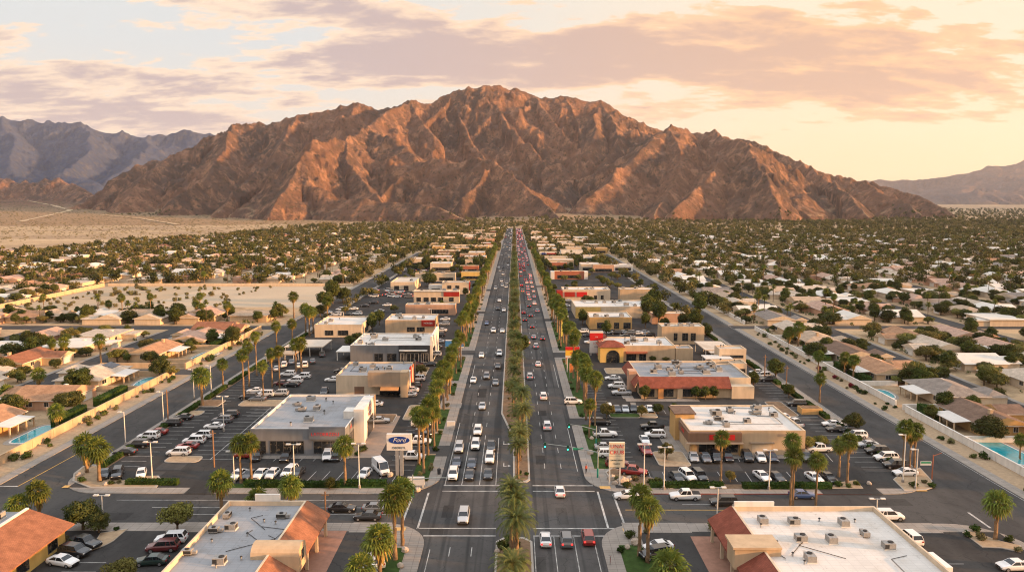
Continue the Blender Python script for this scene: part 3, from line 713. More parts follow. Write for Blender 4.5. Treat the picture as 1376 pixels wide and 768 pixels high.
def date_crown(seed, n=52, arch=1.0):
    r = random.Random(seed); b = MB()
    for i in range(n):
        az = i * 2.39996 + r.uniform(-.2, .2); q = i / n; e0 = R(82) - R(95) * q; L1 = r.uniform(2.5, 3.2)
        d = Vector((cos(az), sin(az), 0)); side = Vector((-sin(az), cos(az), 0)); p = Vector((0, 0, 0)); e = e0; ns = 9
        prev = None
        for k in range(ns):
            st = L1 / ns; e -= R(9.5) * arch * (.5 + k / ns)
            t = d * cos(e) + Vector((0, 0, sin(e))); p2 = p + t * st
            w = .55 * sin(pi * min(1, (k + .9) / (ns + .3))) ** .6; up = t.cross(side)
            if k > 0:
                for sg in (-1, 1):                              # two leaflets a side per step, swept forward
                    for h in (0, .5):
                        o = p + t * st * h; tip = o + side * sg * w * r.uniform(.85, 1.1) + t * .34 + Vector((0, 0, -.10)) - up * .12
                        b.add([tuple(o), tuple(o + t * .12), tuple(tip)], [(0, 1, 2)], 0)
            b.add([tuple(p - side * .035), tuple(p + side * .035), tuple(p2 + side * .025), tuple(p2 - side * .025)], [(0, 1, 2, 3)], 0 if k > 1 else 1)
            p = p2
    return b.mesh('crown', [M_DATE, M_DRY])
DATE = [date_crown(s) for s in (5, 6, 7)]; DTRUNK = palm_trunk(.30, .27)

def leaf_cloud(r, clumps, per, size, squash=.8):
    """leaf-sized faces scattered through clumps: (centre, radius)"""
    V = []; Q = []
    for (c, cr) in clumps:
        for _ in range(per):
            v = Vector((r.gauss(0, 1), r.gauss(0, 1), r.gauss(0, 1))).normalized(); v *= cr * r.uniform(.55, 1.05); v.z *= squash
            p = Vector(c) + v; nrm = (v.normalized() + Vector((r.uniform(-.8, .8), r.uniform(-.8, .8), r.uniform(-.5, 1)))).normalized()
            a = nrm.orthogonal().normalized(); a.rotate(Matrix.Rotation(r.uniform(0, 6.28), 3, nrm)); bb = nrm.cross(a); s = size * r.uniform(.6, 1.3)
            o = len(V); V += [tuple(p - a * s), tuple(p - bb * s * .55), tuple(p + a * s), tuple(p + bb * s * .55)]; Q.append((o, o + 1, o + 2, o + 3))
    return V, Q
def tree_meshes(seed, kind):
    """unit: crown about 2.6 m in radius on a 4.6 m tree"""
    r = random.Random(seed); cl = []; tb = MB()
    if kind == 0:   # round dense
        H_, rx, rz, n, th = 2.55, 2.2, 1.7, 30, 1.0
    elif kind == 1: # loose olive, several limbs
        H_, rx, rz, n, th = 2.65, 2.4, 1.35, 28, 1.1
    else:           # tall upright
        H_, rx, rz, n, th = 3.5, 1.6, 2.4, 30, 1.2
    tb.tube([(0, 0, -.05), (.05, .02, th * .6), (0, 0, th)], [.22, .17, .15], 7)
    for i in range(n):
        q = (i + .5) / n; ph = i * 2.39996; zz = 1 - 1.75 * q; rr = sqrt(max(0, 1 - zz * zz))
        k = r.uniform(.35, .9); c = (cos(ph) * rr * rx * k, sin(ph) * rr * rx * k, H_ + zz * rz * k)
        cl.append((c, r.uniform(.7, 1.0) * (1 if kind != 1 else .9)))
        if i % 3 == 0: tb.tube([(0, 0, th - .1), (c[0] * .5, c[1] * .5, (th + c[2]) / 2 - .1), c], [.11, .07, .03], 5)
    V, Q = leaf_cloud(r, cl, 190 if kind != 1 else 170, .165)
    m = bpy.data.meshes.new('crown'); m.from_pydata(V, [], Q); m.materials.append(M_LEAF[kind]); m.update()
    return m, tb.mesh('trunk', M_BARK)
TREES = {k: [tree_meshes(10 * k + s, k) for s in (1, 2, 3)] for k in (0, 1, 2)}
def shrub_mesh(seed, m, per=46, sz=.13):
    r = random.Random(seed); cl = []
    for i in range(9):
        a = i * 2.4; q = r.uniform(.25, .75); cl.append(((cos(a) * q * .62, sin(a) * q * .62, r.uniform(.22, .75)), r.uniform(.28, .45)))
    V, Q = leaf_cloud(r, cl, per, sz); me = bpy.data.meshes.new('shrub'); me.from_pydata(V, [], Q); me.materials.append(m); me.update(); return me
SHRUB = [[shrub_mesh(40 + 3 * i + s, M_SHRUB[i]) for s in (0, 1)] for i in range(3)]; BLOSSOM = shrub_mesh(70, M_FLOWER)
def hedge_mesh(L_, w, h, seed):
    r = random.Random(seed); V = []; Q = []
    for _ in range(int(L_ * 90)):
        f = r.random()
        if f < .45: p = Vector((r.uniform(-L_ / 2, L_ / 2), r.uniform(-w / 2, w / 2), h * r.uniform(.9, 1.07)))
        else: p = Vector((r.uniform(-L_ / 2, L_ / 2), r.choice((-1, 1)) * w / 2 * r.uniform(.85, 1.08), r.uniform(.05, h)))
        nrm = Vector((r.uniform(-1, 1), r.uniform(-1, 1), r.uniform(-.2, 1))).normalized(); a = nrm.orthogonal().normalized(); bb = nrm.cross(a); s = r.uniform(.09, .19)
        o = len(V); V += [tuple(p - a * s), tuple(p - bb * s * .6), tuple(p + a * s), tuple(p + bb * s * .6)]; Q.append((o, o + 1, o + 2, o + 3))
    bx = MB(); bx.v = V; bx.f = [list(q) for q in Q]; bx.m = [0] * len(Q); bx.box(-L_ / 2 + .1, L_ / 2 - .1, -w / 2 + .1, w / 2 - .1, 0, h - .1)
    return bx.mesh('hedge', M_SHRUB[2])

def palm(x, y, h, rad, label, group=None, kind='fan', z=0.0, skirt=True):
    s = rad / 2.0; r = rnd.random()
    if kind == 'fan':
        t = thing('fan_palm', label, 'palm tree', (x, y, z), rnd.uniform(0, 6.28), group)
        obj('trunk', PTRUNK, t, (0, 0, 0), 0, (s * 1.05, s * 1.05, h)); obj('crown', rnd.choice(FAN), t, (0, 0, h), rnd.uniform(0, 6), s * 1.02)
        if skirt: obj('skirt', rnd.choice(SKIRT), t, (0, 0, h - .05), 0, (s * 1.25, s * 1.25, s * rnd.uniform(1.0, 1.7)))
    else:
        s = rad / 2.7
        t = thing('date_palm', label, 'palm tree', (x, y, z), rnd.uniform(0, 6.28), group)
        obj('trunk', DTRUNK, t, (0, 0, 0), 0, (s, s, h)); obj('crown', rnd.choice(DATE), t, (0, 0, h - .1), 0, s)
    return t
NAME_T = ('shade_tree', 'olive_tree', 'tall_tree')
NTREE = [0, 0, 0]
def tree(x, y, rad, label, kind=None, group=None, z=0.0, hs=1.0):
    k = rnd.choice((0, 1, 2)) if kind is None else kind
    if NTREE[k] > 294:
        k0 = k; k = min((0, 1, 2), key=lambda q: NTREE[q]); label = label.replace(W3[k0], W3[k])
    NTREE[k] += 1
    s = rad / (2.75, 2.9, 2.2)[k]
    cm, tm = rnd.choice(TREES[k]); t = thing(NAME_T[k], label, 'tree', (x, y, z), rnd.uniform(0, 6.28), group, (s, s, s * hs))
    obj('trunk', tm, t); obj('crown', cm, t); return t
def shrub(x, y, rad, label, k=0, group=None, z=0.0, mesh=None):
    return tag(obj('shrub', mesh or SHRUB[k][rnd.randrange(2)], None, (x, y, z), rnd.uniform(0, 6.28), (rad, rad, rad * rnd.uniform(.8, 1.15))), label, 'shrub', group)
def hedge(x, y, L_, w, h, rz, label, z=0.0):
    return tag(obj('hedge', hedge_mesh(L_, w, h, int(x * 7 + y)), None, (x, y, z), rz), label, 'hedge', 'clipped hedges round the car parks')
# ------------------------------------------------------------------ vehicles
PAINT = {'white': (.72, .71, .69), 'silver': (.42, .43, .44), 'grey': (.15, .155, .165), 'black': (.012, .012, .014), 'red': (.26, .018, .016),
         'blue': (.035, .075, .20), 'dark blue': (.018, .028, .055), 'dark red': (.10, .012, .014), 'beige': (.40, .33, .24), 'dark green': (.015, .035, .03)}
def paint(c): return mat('car_paint_' + c.replace(' ', '_'), PAINT[c], rough=.28, var=.02, scale=2, spec=.5, coat=.8, metal=.25 if c in ('silver', 'grey') else 0)
M_CGLASS = mat('car_glass', (.012, .014, .017), rough=.06, var=.05, spec=.7)
M_TYRE = mat('tyre_rubber', (.015, .015, .015), rough=.85, var=.1)
M_RIM = mat('wheel_rim', (.38, .38, .39), rough=.35, var=.05, metal=.7)
M_LAMP = mat('headlight_lens', (.75, .75, .72), rough=.15, var=.02, spec=.7)
M_TAIL = mat('taillight_lens', (.30, .012, .010), rough=.2, var=.02, spec=.6)
M_TAIL_ON = mat('taillight_lit', (1.0, .035, .03), rough=.3, var=.02, emit=1.0)
M_TRIM = mat('black_trim', (.02, .02, .021), rough=.5, var=.1)
M_BED = mat('truck_bed_liner', (.03, .03, .03), rough=.8, var=.1)
#            L    W     hood  belt  roof  zb   roof span(front base, front top, rear top, rear base) as y from centre (front +)
SPEC = {'sedan': (4.75, 1.86, .92, 1.00, 1.45, .24, (1.0, .30, -1.05, -1.85), 1.00),
        'hatchback': (4.15, 1.78, .92, 1.00, 1.50, .24, (.95, .30, -1.35, -1.95), 1.0),
        'suv': (4.85, 1.96, 1.08, 1.16, 1.78, .30, (1.15, .55, -1.95, -2.30), 1.16),
        'pickup_truck': (5.6, 2.0, 1.12, 1.20, 1.86, .34, (1.05, .50, -.95, -1.12), 1.20),
        'van': (5.7, 2.05, 1.15, 1.30, 2.55, .30, (2.25, 1.35, -2.70, -2.80), 1.30),
        'minivan': (5.0, 1.98, 1.05, 1.12, 1.76, .27, (1.75, .75, -2.05, -2.40), 1.12)}
_cars = {}
def car_meshes(kind, color):
    k = (kind, color)
    if k in _cars: return _cars[k]
    L_, Wd, hood, belt, roof, zb, (fb, ft, rt, rb), tail = SPEC[kind]; h = L_ / 2; w = Wd / 2
    b = MB()
    # lower body: stations from tail to nose (y, half width, top, bottom)
    stn = [(-h, w * .80, tail * .72, zb + .18), (-h + .10, w * .93, tail * .97, zb + .06), (-h + .55, w, tail, zb), (rb, w, belt, zb), (0, w, belt, zb), (fb, w, belt - .01, zb),
           (h - .75, w * .98, hood - .03, zb), (h - .22, w * .92, hood - .14, zb + .05), (h - .03, w * .80, hood - .32, zb + .14)]
    stn.sort(key=lambda q: q[0]); ring = []
    for (y, ww, zt, z0) in stn:
        ring.append([(-ww * .90, y, z0), (-ww, y, z0 + .22), (-ww, y, zt - .22), (-ww * .91, y, zt - .02), (-ww * .6, y, zt + .025), (ww * .6, y, zt + .025), (ww * .91, y, zt - .02), (ww, y, zt - .22), (ww, y, z0 + .22), (ww * .90, y, z0)])
    for a, c in zip(ring, ring[1:]):
        b.add(a + c, [(i, i + 10, (i + 1) + 10, i + 1) for i in range(9)] + [(9, 19, 10, 0)])
    b.add(ring[0], [tuple(range(10))]); b.add(ring[-1], [tuple(range(9, -1, -1))])
    # roof skin and pillars in body colour
    wr, wb = w * .74, w * .90
    if kind == 'van': wr = w * .86
    z1 = roof; th = .05
    b.add([(-wr, rt, z1 - th), (wr, rt, z1 - th), (wr, ft, z1 - th), (-wr, ft, z1 - th), (-wr * .93, rt + .06, z1), (wr * .93, rt + .06, z1), (wr * .93, ft - .08, z1), (-wr * .93, ft - .08, z1)],
          [(0, 1, 5, 4), (1, 2, 6, 5), (2, 3, 7, 6), (3, 0, 4, 7), (4, 5, 6, 7)])
    def pillar(y0, y1, t=.055):
        for s in (-1, 1):
            o = .012
            p = [(s * (wb + o), y0 - t, belt - .02), (s * (wb + o), y0 + t, belt - .02), (s * (wr + o), y1 + t, z1 - th), (s * (wr + o), y1 - t, z1 - th)]
            q = [(s * (wb - .05), a[1], a[2]) if i < 2 else (s * (wr - .05), a[1], a[2]) for i, a in enumerate(p)]
            b.add(p + q, [(0, 1, 2, 3), (0, 4, 5, 1), (1, 5, 6, 2), (2, 6, 7, 3), (3, 7, 4, 0)])
    pillar(fb, ft); pillar(rb, rt, .09 if kind != 'van' else .3); pillar((fb + rb) / 2 - .1, (ft + rt) / 2 - .05, .04)
    if kind in ('suv', 'minivan'): pillar(rb * .62, rt * .62, .06)
    if kind == 'van':
        for s in (-1, 1): b.add([(s * (wb + .02), rb + .1, belt), (s * (wb + .02), .5, belt), (s * (wr + .02), .35, z1 - th), (s * (wr + .02), rt, z1 - th)], [(0, 1, 2, 3)])
    if kind == 'pickup_truck':
        pass
    body = b.mesh('body', paint(color)); 
    g = MB()
    g.add([(-wb, rb, belt - .02), (wb, rb, belt - .02), (wb, fb, belt - .02), (-wb, fb, belt - .02), (-wr, rt, z1 - th + .005), (wr, rt, z1 - th + .005), (wr, ft, z1 - th + .005), (-wr, ft, z1 - th + .005)],
          [(0, 1, 5, 4), (1, 2, 6, 5), (2, 3, 7, 6), (3, 0, 4, 7)])
    glass = g.mesh('window', M_CGLASS)
    rw = .33 if kind in ('sedan', 'hatchback', 'minivan') else .39
    wm = MB(); wm.tube([(-.11, 0, 0), (.11, 0, 0)], [rw, rw], 14); tyre = wm.mesh('wheel', M_TYRE)
    rm = MB(); rm.tube([(-.12, 0, 0), (.12, 0, 0)], [rw * .62, rw * .62], 10); rim = rm.mesh('rim', M_RIM)
    hl = MB(); hl.box(-.19, .19, -.06, .06, -.07, .07); hl = hl.mesh('headlight', M_LAMP)
    tl = MB(); tl.box(-.15, .15, -.05, .05, -.10, .10); tl0 = tl.mesh('taillight', M_TAIL); tl1 = tl.mesh('taillight', M_TAIL_ON)
    gr = MB(); gr.box(-w * .45, w * .45, -.05, .05, -.09, .09); gr.box(-w * .7, w * .7, -.03, .05, -.30, -.18); grm = gr.mesh('grille', M_TRIM)
    bd = MB(); bd.box(-w * .80, w * .80, -h + .12, rb - .15, belt - .02, belt + .045); bed = bd.mesh('cargo_bed', M_BED)
    _cars[k] = (body, glass, tyre, rim, hl, tl0, tl1, grm, bed); return _cars[k]
def tree_far_car(kind, color):
    """body, glass and wheels in one small mesh for a car that shows only a few pixels"""
    k = (kind, color, 'far')
    if k not in _cars:
        L_, Wd, hood, belt, roof, zb, (fb, ft, rt, rb), tail = SPEC[kind]; h = L_ / 2; w = Wd / 2; b = MB()
        b.add([(-w, -h, zb), (w, -h, zb), (w, h, zb), (-w, h, zb), (-w * .95, -h + .05, tail), (w * .95, -h + .05, tail), (w * .95, h - .1, hood - .1), (-w * .95, h - .1, hood - .1)], [(0, 1, 5, 4), (1, 2, 6, 5), (2, 3, 7, 6), (3, 0, 4, 7), (4, 5, 6, 7)], 0)
        wb, wr = w * .9, w * .75
        b.add([(-wb, rb, belt - .05), (wb, rb, belt - .05), (wb, fb, belt - .05), (-wb, fb, belt - .05), (-wr, rt, roof), (wr, rt, roof), (wr, ft, roof), (-wr, ft, roof)], [(0, 1, 5, 4), (1, 2, 6, 5), (2, 3, 7, 6), (3, 0, 4, 7)], 1)
        b.add([(-wr, rt, roof + .01), (wr, rt, roof + .01), (wr, ft, roof + .01), (-wr, ft, roof + .01)], [(0, 1, 2, 3)], 0)
        for s in (-1, 1):
            for y in (-h * .62, h * .62): b.tube([(s * w * .85, y, .33), (s * w * 1.0, y, .33)], [.33, .33], 8, 2)
        for s in (-1, 1): b.box(s * w * .7 - .17, s * w * .7 + .17, -h - .04, -h + .03, tail - .34, tail - .1, 3); b.box(s * w * .7 - .17, s * w * .7 + .17, h - .06, h + .03, hood - .4, hood - .22, 4)
        me = b.mesh('car', [paint(color), M_CGLASS, M_TYRE, M_TAIL_ON, M_LAMP]); _cars[k] = me
    return _cars[k]
CNAME = {'sedan': 'sedan', 'hatchback': 'hatchback', 'suv': 'suv_car', 'pickup_truck': 'pickup_truck', 'van': 'van', 'minivan': 'minivan'}
CWORD = {'sedan': 'sedan', 'hatchback': 'hatchback', 'suv': 'SUV', 'pickup_truck': 'pickup truck', 'van': 'high-roofed van', 'minivan': 'minivan'}
CCAT = {'sedan': 'car', 'hatchback': 'car', 'suv': 'car', 'pickup_truck': 'pickup', 'van': 'van', 'minivan': 'car'}
def car(x, y, rz, kind, color, label, group, z=.03, detail=True, lit=False):
    """rz = 0 faces down the boulevard, away from the camera"""
    if not detail: return tag(obj(CNAME[kind], tree_far_car(kind, color), None, (x, y, z), rz), label, CCAT[kind], group)
    body, glass, tyre, rim, hl, tl0, tl1, gr, bed = car_meshes(kind, color)
    L_, Wd, hood, belt, roof, zb, _, tail = SPEC[kind]; h = L_ / 2; w = Wd / 2
    t = thing(CNAME[kind], label, CCAT[kind], (x, y, z), rz, group)
    obj('body', body, t); obj('window', glass, t)
    for s in (-1, 1):
        for yy in (-h * .60, h * .62):
            wh = obj('wheel', tyre, t, (s * (w - .10), yy, tyre.vertices[3].co.length * 0 + (.33 if kind in ('sedan', 'hatchback', 'minivan') else .39))); obj('rim', rim, wh)
        obj('headlight', hl, t, (s * w * .62, h - .16, hood - .27)); obj('taillight', tl1 if lit else tl0, t, (s * w * .72, -h + .03, tail * .80))
    obj('grille', gr, t, (0, h - .06, hood - .36))
    if kind == 'pickup_truck': obj('cargo_bed', bed, t)
    return t
# ------------------------------------------------------------------ buildings
def stucco(n, c): return mat('stucco_' + n, c, rough=.95, var=.13, scale=.7, spec=.05, stretch=(1, 1, .22))
ST = {'grey': stucco('grey', (.175, .178, .185)), 'tan': stucco('tan', (.48, .35, .225)), 'cream': stucco('cream', (.58, .46, .33)), 'white': stucco('white', (.66, .62, .56)),
      'ochre': stucco('ochre', (.50, .31, .13)), 'pink': stucco('pink', (.50, .30, .20)), 'brown': stucco('brown', (.20, .12, .08)), 'orange': stucco('orange', (.52, .25, .10)),
      'dark': stucco('dark', (.055, .055, .058)), 'rust': stucco('rust', (.36, .13, .075)), 'taupe': stucco('taupe', (.33, .25, .18)), 'yellow': stucco('yellow', (.62, .42, .14)), 'red': stucco('red', (.34, .035, .025))}
def roofing(n, c, stain, seam=True):
    m = mat('flat_roof_' + n, c, rough=.92, var=.08, scale=.25, spec=.05)
    def f(N, L, src, vec):
        a = _mixc(N, L, _rng(N, L, _noise(N, L, vec, .13, 6, .65), .50, .68, 0, .55), src, stain)
        a = _mixc(N, L, _rng(N, L, _noise(N, L, vec, .9, 5, .7), .60, .70, 0, .45), a, tuple(q * .55 for q in stain))
        if seam:
            br = N.new('ShaderNodeTexBrick'); br.inputs['Scale'].default_value = .35; br.inputs['Mortar Size'].default_value = .018; br.offset = 0
            br.inputs['Color1'].default_value = (1, 1, 1, 1); br.inputs['Color2'].default_value = (.94, .94, .94, 1); br.inputs['Mortar'].default_value = (.87, .87, .87, 1); L.new(vec, br.inputs['Vector'])
            mx = N.new('ShaderNodeMix'); mx.data_type = 'RGBA'; mx.blend_type = 'MULTIPLY'; mx.inputs[0].default_value = 1; L.new(a, mx.inputs[6]); L.new(br.outputs['Color'], mx.inputs[7]); a = mx.outputs[2]
        return a
    return overlay(m, f)
RF = {'white': roofing('white', (.62, .58, .53), (.46, .38, .30)), 'grey': roofing('grey', (.30, .305, .315), (.22, .20, .18)), 'cream': roofing('cream', (.58, .50, .41), (.42, .33, .25)), 'tan': roofing('tan', (.42, .33, .24), (.30, .22, .15))}
def tiles(n, c, sc=1.0):
    m = mat('roof_tile_' + n, c, rough=.92, var=.25, scale=.6, spec=.05)
    def f(N, L, src, vec):
        br = N.new('ShaderNodeTexBrick'); br.inputs['Scale'].default_value = 1.6 * sc; br.inputs['Mortar Size'].default_value = .03
        br.inputs['Color1'].default_value = (1, 1, 1, 1); br.inputs['Color2'].default_value = (.72, .74, .78, 1); br.inputs['Mortar'].default_value = (.45, .43, .42, 1); L.new(vec, br.inputs['Vector'])
        mx = N.new('ShaderNodeMix'); mx.data_type = 'RGBA'; mx.blend_type = 'MULTIPLY'; mx.inputs[0].default_value = .8; L.new(src, mx.inputs[6]); L.new(br.outputs['Color'], mx.inputs[7])
        return mx.outputs[2]
    return overlay(m, f)
TL = {'terracotta': tiles('terracotta', (.32, .14, .08)), 'red': tiles('red', (.27, .085, .055)), 'tan': tiles('tan', (.50, .37, .26)), 'pink': tiles('pink', (.52, .34, .25)), 'orange': tiles('orange', (.44, .25, .145)),
      'brown': tiles('brown', (.22, .145, .105)), 'beige': tiles('beige', (.58, .47, .36)), 'white': roofing('pale', (.62, .57, .50), (.50, .42, .33), False), 'grey': tiles('grey', (.30, .25, .21))}
M_GLASS = mat('dark_window_glass', (.018, .020, .022), rough=.07, var=.3, scale=.7, spec=.6)
overlay(M_GLASS, lambda N, L, s, v: _mixc(N, L, _rng(N, L, _noise(N, L, v, 1.3, 4, .7), .54, .66), s, (.14, .115, .08)))  # tan blotches painted in for reflections and glimpses of interiors
M_FRAME = mat('window_frame', (.10, .095, .09), rough=.6, var=.1)
M_FRAMEW = mat('white_trim', (.62, .58, .52), rough=.7, var=.08)
M_METAL = mat('galvanised_metal', (.36, .36, .36), rough=.5, var=.15, scale=2, metal=.4)
M_UNIT = mat('rooftop_unit_metal', (.30, .285, .265), rough=.65, var=.2, scale=2.5, metal=.2)
M_VENT = mat('dark_vent', (.035, .035, .035), rough=.8, var=.2)
M_POLE = mat('pale_pole', (.60, .57, .52), rough=.6, var=.1, scale=2)
M_WOOD = mat('wooden_pole', (.24, .135, .075), rough=.9, var=.25, scale=3)
M_SIGNW = mat('sign_face_white', (.66, .62, .57), rough=.5, var=.05); M_SIGNR = mat('sign_face_red', (.52, .02, .02), rough=.5, var=.06)
M_SIGNB = mat('sign_face_blue', (.015, .045, .22), rough=.4, var=.05); M_SIGNK = mat('sign_ink_black', (.02, .02, .02), rough=.6, var=.05)
M_SIGNY = mat('sign_face_yellow', (.72, .42, .05), rough=.5, var=.06); M_SIGNC = mat('sign_face_cream', (.66, .56, .40), rough=.5, var=.05)
M_SIGNG = mat('sign_face_green', (.03, .25, .14), rough=.5, var=.05)
M_SIGNLR = mat('sign_letter_red', (.62, .03, .03), rough=.5, var=.04)
M_WATER = mat('pool_water', (.02, .29, .33), rough=.05, var=.3, scale=.6, spec=.5, bump=.02, bscale=3)
M_STONE = mat('landscape_boulder', (.42, .34, .27), rough=.95, var=.25, scale=1.5, bump=.08, bscale=5)
_txt = {}
def text_mesh(s, size, m, depth=.015, shear=0.0):
    k = (s, size, m.name)
    if k in _txt: return _txt[k]
    cu = bpy.data.curves.new('lettering', 'FONT'); cu.body = s; cu.size = size; cu.extrude = depth; cu.align_x = 'CENTER'; cu.align_y = 'CENTER'; cu.resolution_u = 3; cu.shear = shear
    o = bpy.data.objects.new('lettering', cu); COL.objects.link(o); bpy.context.view_layer.update()
    me = bpy.data.meshes.new_from_object(o.evaluated_get(bpy.context.evaluated_depsgraph_get())); bpy.data.objects.remove(o); bpy.data.curves.remove(cu)
    me.materials.clear(); me.materials.append(m); me.name = 'lettering'; _txt[k] = me; return me
def lettering(s, size, m, parent, loc, rz=0.0, squash=1.0, shear=0.0):
    o = obj('lettering', text_mesh(s, size, m, shear=shear), parent, loc); o.rotation_euler = (pi / 2, 0, rz); o.scale = (squash, 1, 1); return o
def _unit_mesh():
    b = MB(); b.box(-1.0, 1.0, -.8, .8, .18, 1.25, 0); b.box(-1.1, 1.1, -.9, .9, 0, .18, 1)
    b.cyl(.35, 0, 1.25, 1.38, .5, m=2, n=12); b.box(-.98, -.2, -.81, -.79, .35, 1.1, 2); b.box(.99, 1.02, -.6, .6, .35, 1.1, 2)
    return b.mesh('rooftop_unit', [M_UNIT, M_FRAMEW, M_VENT])
def _unit2_mesh():
    b = MB(); b.box(-1.3, .5, -.6, .6, .25, 1.05, 0); b.box(.5, 1.3, -.35, .35, .3, .8, 0); b.box(-1.3, .5, -.62, -.6, .4, .95, 1)
    for x in (-1.1, .3):
        for y in (-.5, .5): b.box(x - .05, x + .05, y - .05, y + .05, 0, .25, 1)
    b.cyl(-.4, 0, 1.05, 1.2, .4, m=1, n=10); return b.mesh('rooftop_unit', [M_UNIT, M_VENT])
UNITS = [_unit_mesh(), _unit2_mesh()]
_vb = MB(); _vb.cyl(0, 0, 0, .7, .16, n=8); _vb.cyl(0, 0, .7, .9, .30, .12, n=8, m=1); ROOFVENT = _vb.mesh('roof_vent', [M_METAL, M_VENT])
def window(parent, side, a, b_, z0, z1, box, frame=None, nm='window', mull=2):
    """box = (x0, x1, y0, y1); side f: front, b: back, l / r: ends; a..b_ along that wall"""
    x0, x1, y0, y1 = box; fr = MB(); pn = MB(); t = .07; wd = .09
    def bx(m_, u0, u1, v0, v1, o0, o1):
        if side == 'f': m_.box(u0, u1, y0 - o1, y0 - o0, v0, v1, bottom=True)
        elif side == 'b': m_.box(u0, u1, y1 + o0, y1 + o1, v0, v1, bottom=True)
        elif side == 'r': m_.box(x1 + o0, x1 + o1, u0, u1, v0, v1, bottom=True)
        else: m_.box(x0 - o1, x0 - o0, u0, u1, v0, v1, bottom=True)
    bx(pn, a + wd, b_ - wd, z0 + wd, z1 - wd, .004, .035)
    bx(fr, a, b_, z0, z0 + wd, .002, t); bx(fr, a, b_, z1 - wd, z1, .002, t); bx(fr, a, a + wd, z0 + wd, z1 - wd, .002, t); bx(fr, b_ - wd, b_, z0 + wd, z1 - wd, .002, t)
    for i in range(1, mull):
        u = a + (b_ - a) * i / mull; bx(fr, u - .035, u + .035, z0 + wd, z1 - wd, .036, t)
    f = fr.build(nm, frame or M_FRAME, parent); pn.build('pane', M_GLASS, f); return f
def shell(t, x0, x1, y0, y1, h, wall, roof, par=.55, base=LZ, th=.3):
    w = MB(); zt = h + par
    w.box(x0, x1, y0, y1, 0, zt, top=False)
    w.add([(x0, y0, zt), (x1, y0, zt), (x1, y1, zt), (x0, y1, zt), (x0 + th, y0 + th, zt), (x1 - th, y0 + th, zt), (x1 - th, y1 - th, zt), (x0 + th, y1 - th, zt)],
          [(0, 1, 5, 4), (1, 2, 6, 5), (2, 3, 7, 6), (3, 0, 4, 7)], 1)
    w.add([(x0 + th, y0 + th, zt), (x1 - th, y0 + th, zt), (x1 - th, y1 - th, zt), (x0 + th, y1 - th, zt), (x0 + th, y0 + th, h), (x1 - th, y0 + th, h), (x1 - th, y1 - th, h), (x0 + th, y1 - th, h)],
          [(1, 0, 4, 5), (2, 1, 5, 6), (3, 2, 6, 7), (0, 3, 7, 4)], 1)
    w.build('wall', [wall, ST['cream'] if wall is not ST['grey'] else ST['white']], t)
    rf = MB(); rf.poly(rect(x0 + th, x1 - th, y0 + th, y1 - th), h); return rf.build('roof', roof, t)
def rooftop(roof, x0, x1, y0, y1, h, n, seed, vents=3, conduit=True):
    r = random.Random(seed); placed = []
    for i in range(n):
        for _ in range(20):
            x, y = r.uniform(x0 + 2, x1 - 2), r.uniform(y0 + 2, y1 - 2)
            if all(hypot(x - a, y - b) > 3.5 for a, b in placed): break
        placed.append((x, y)); u = obj('rooftop_unit', UNITS[r.random() < .4], roof, (x, y, h), r.choice((0, pi / 2, pi)), r.uniform(.75, 1.15))
    for i in range(vents): obj('roof_vent', ROOFVENT, roof, (r.uniform(x0 + 1, x1 - 1), r.uniform(y0 + 1, y1 - 1), h), 0, r.uniform(.7, 1.3))
    if conduit and len(placed) > 1:
        for (a, b) in zip(placed, placed[1:]):
            if r.random() < .6: MB().tube([(a[0], a[1], h + .12), (b[0], a[1], h + .12), (b[0], b[1], h + .12)], [.05] * 3, 5).build('conduit', M_VENT, roof)
def mansard(t, pts_low, pts_high, m, nm='tile_roof', soffit=None):
    """a tiled slope between a low eave line and a high line (same number of points), closed below"""
    n = len(pts_low); b = MB(); V = list(pts_low) + list(pts_high) + [(p[0], p[1], p[2] - .22) for p in pts_low]
    f = [(i, i + 1, n + i + 1, n + i) for i in range(n - 1)] + [(2 * n + i, 2 * n + i + 1, i + 1, i) for i in range(n - 1)]
    b.add(V, f); o = len(b.f)
    b.add([tuple(p) for p in pts_high] + [(p[0], p[1], p[2] - .22) for p in pts_low], [(i, i + 1, n + i + 1, n + i) for i in range(n - 1)], 1)
    b.add([pts_low[0], pts_high[0], V[2 * n]], [(0, 1, 2)], 1); b.add([pts_low[-1], pts_high[-1], V[3 * n - 1]], [(0, 2, 1)], 1)
    return b.build(nm, [m, ST['cream']], t)
FOOT = []
def PB(pxl, pxr, pyf, h, pyb):
    """footprint from where the front wall meets the ground and where the back of the roof shows"""
    xa, ya = G(pxl, pyf, LZ); xb, _ = G(pxr, pyf, LZ); yb = G(690, pyb, LZ + h)[1]
    FOOT.append((xa, xb, ya, max(yb, ya + 6))); return FOOT[-1]
def shop(label, foot, h, wall, roof, units=3, par=.5, wins=(), seed=0, name='shop_building', vents=3, cat='building', group=None):
    x0, x1, y0, y1 = foot; t = thing(name, label, cat, (0, 0, LZ), 0, group)
    rf = shell(t, x0, x1, y0, y1, h, ST[wall], RF[roof], par)
    if units or vents: rooftop(rf, x0, x1, y0, y1, h, units, seed, vents)
    for wdw in wins:
        sd, a, b_, z0, z1 = wdw[:5]; W_ = (x1 - x0) if sd in 'fb' else (y1 - y0); o = x0 if sd in 'fb' else y0
        window(t, sd, o + a * W_, o + b_ * W_, z0, z1, foot, mull=wdw[5] if len(wdw) > 5 else 3)
    return t

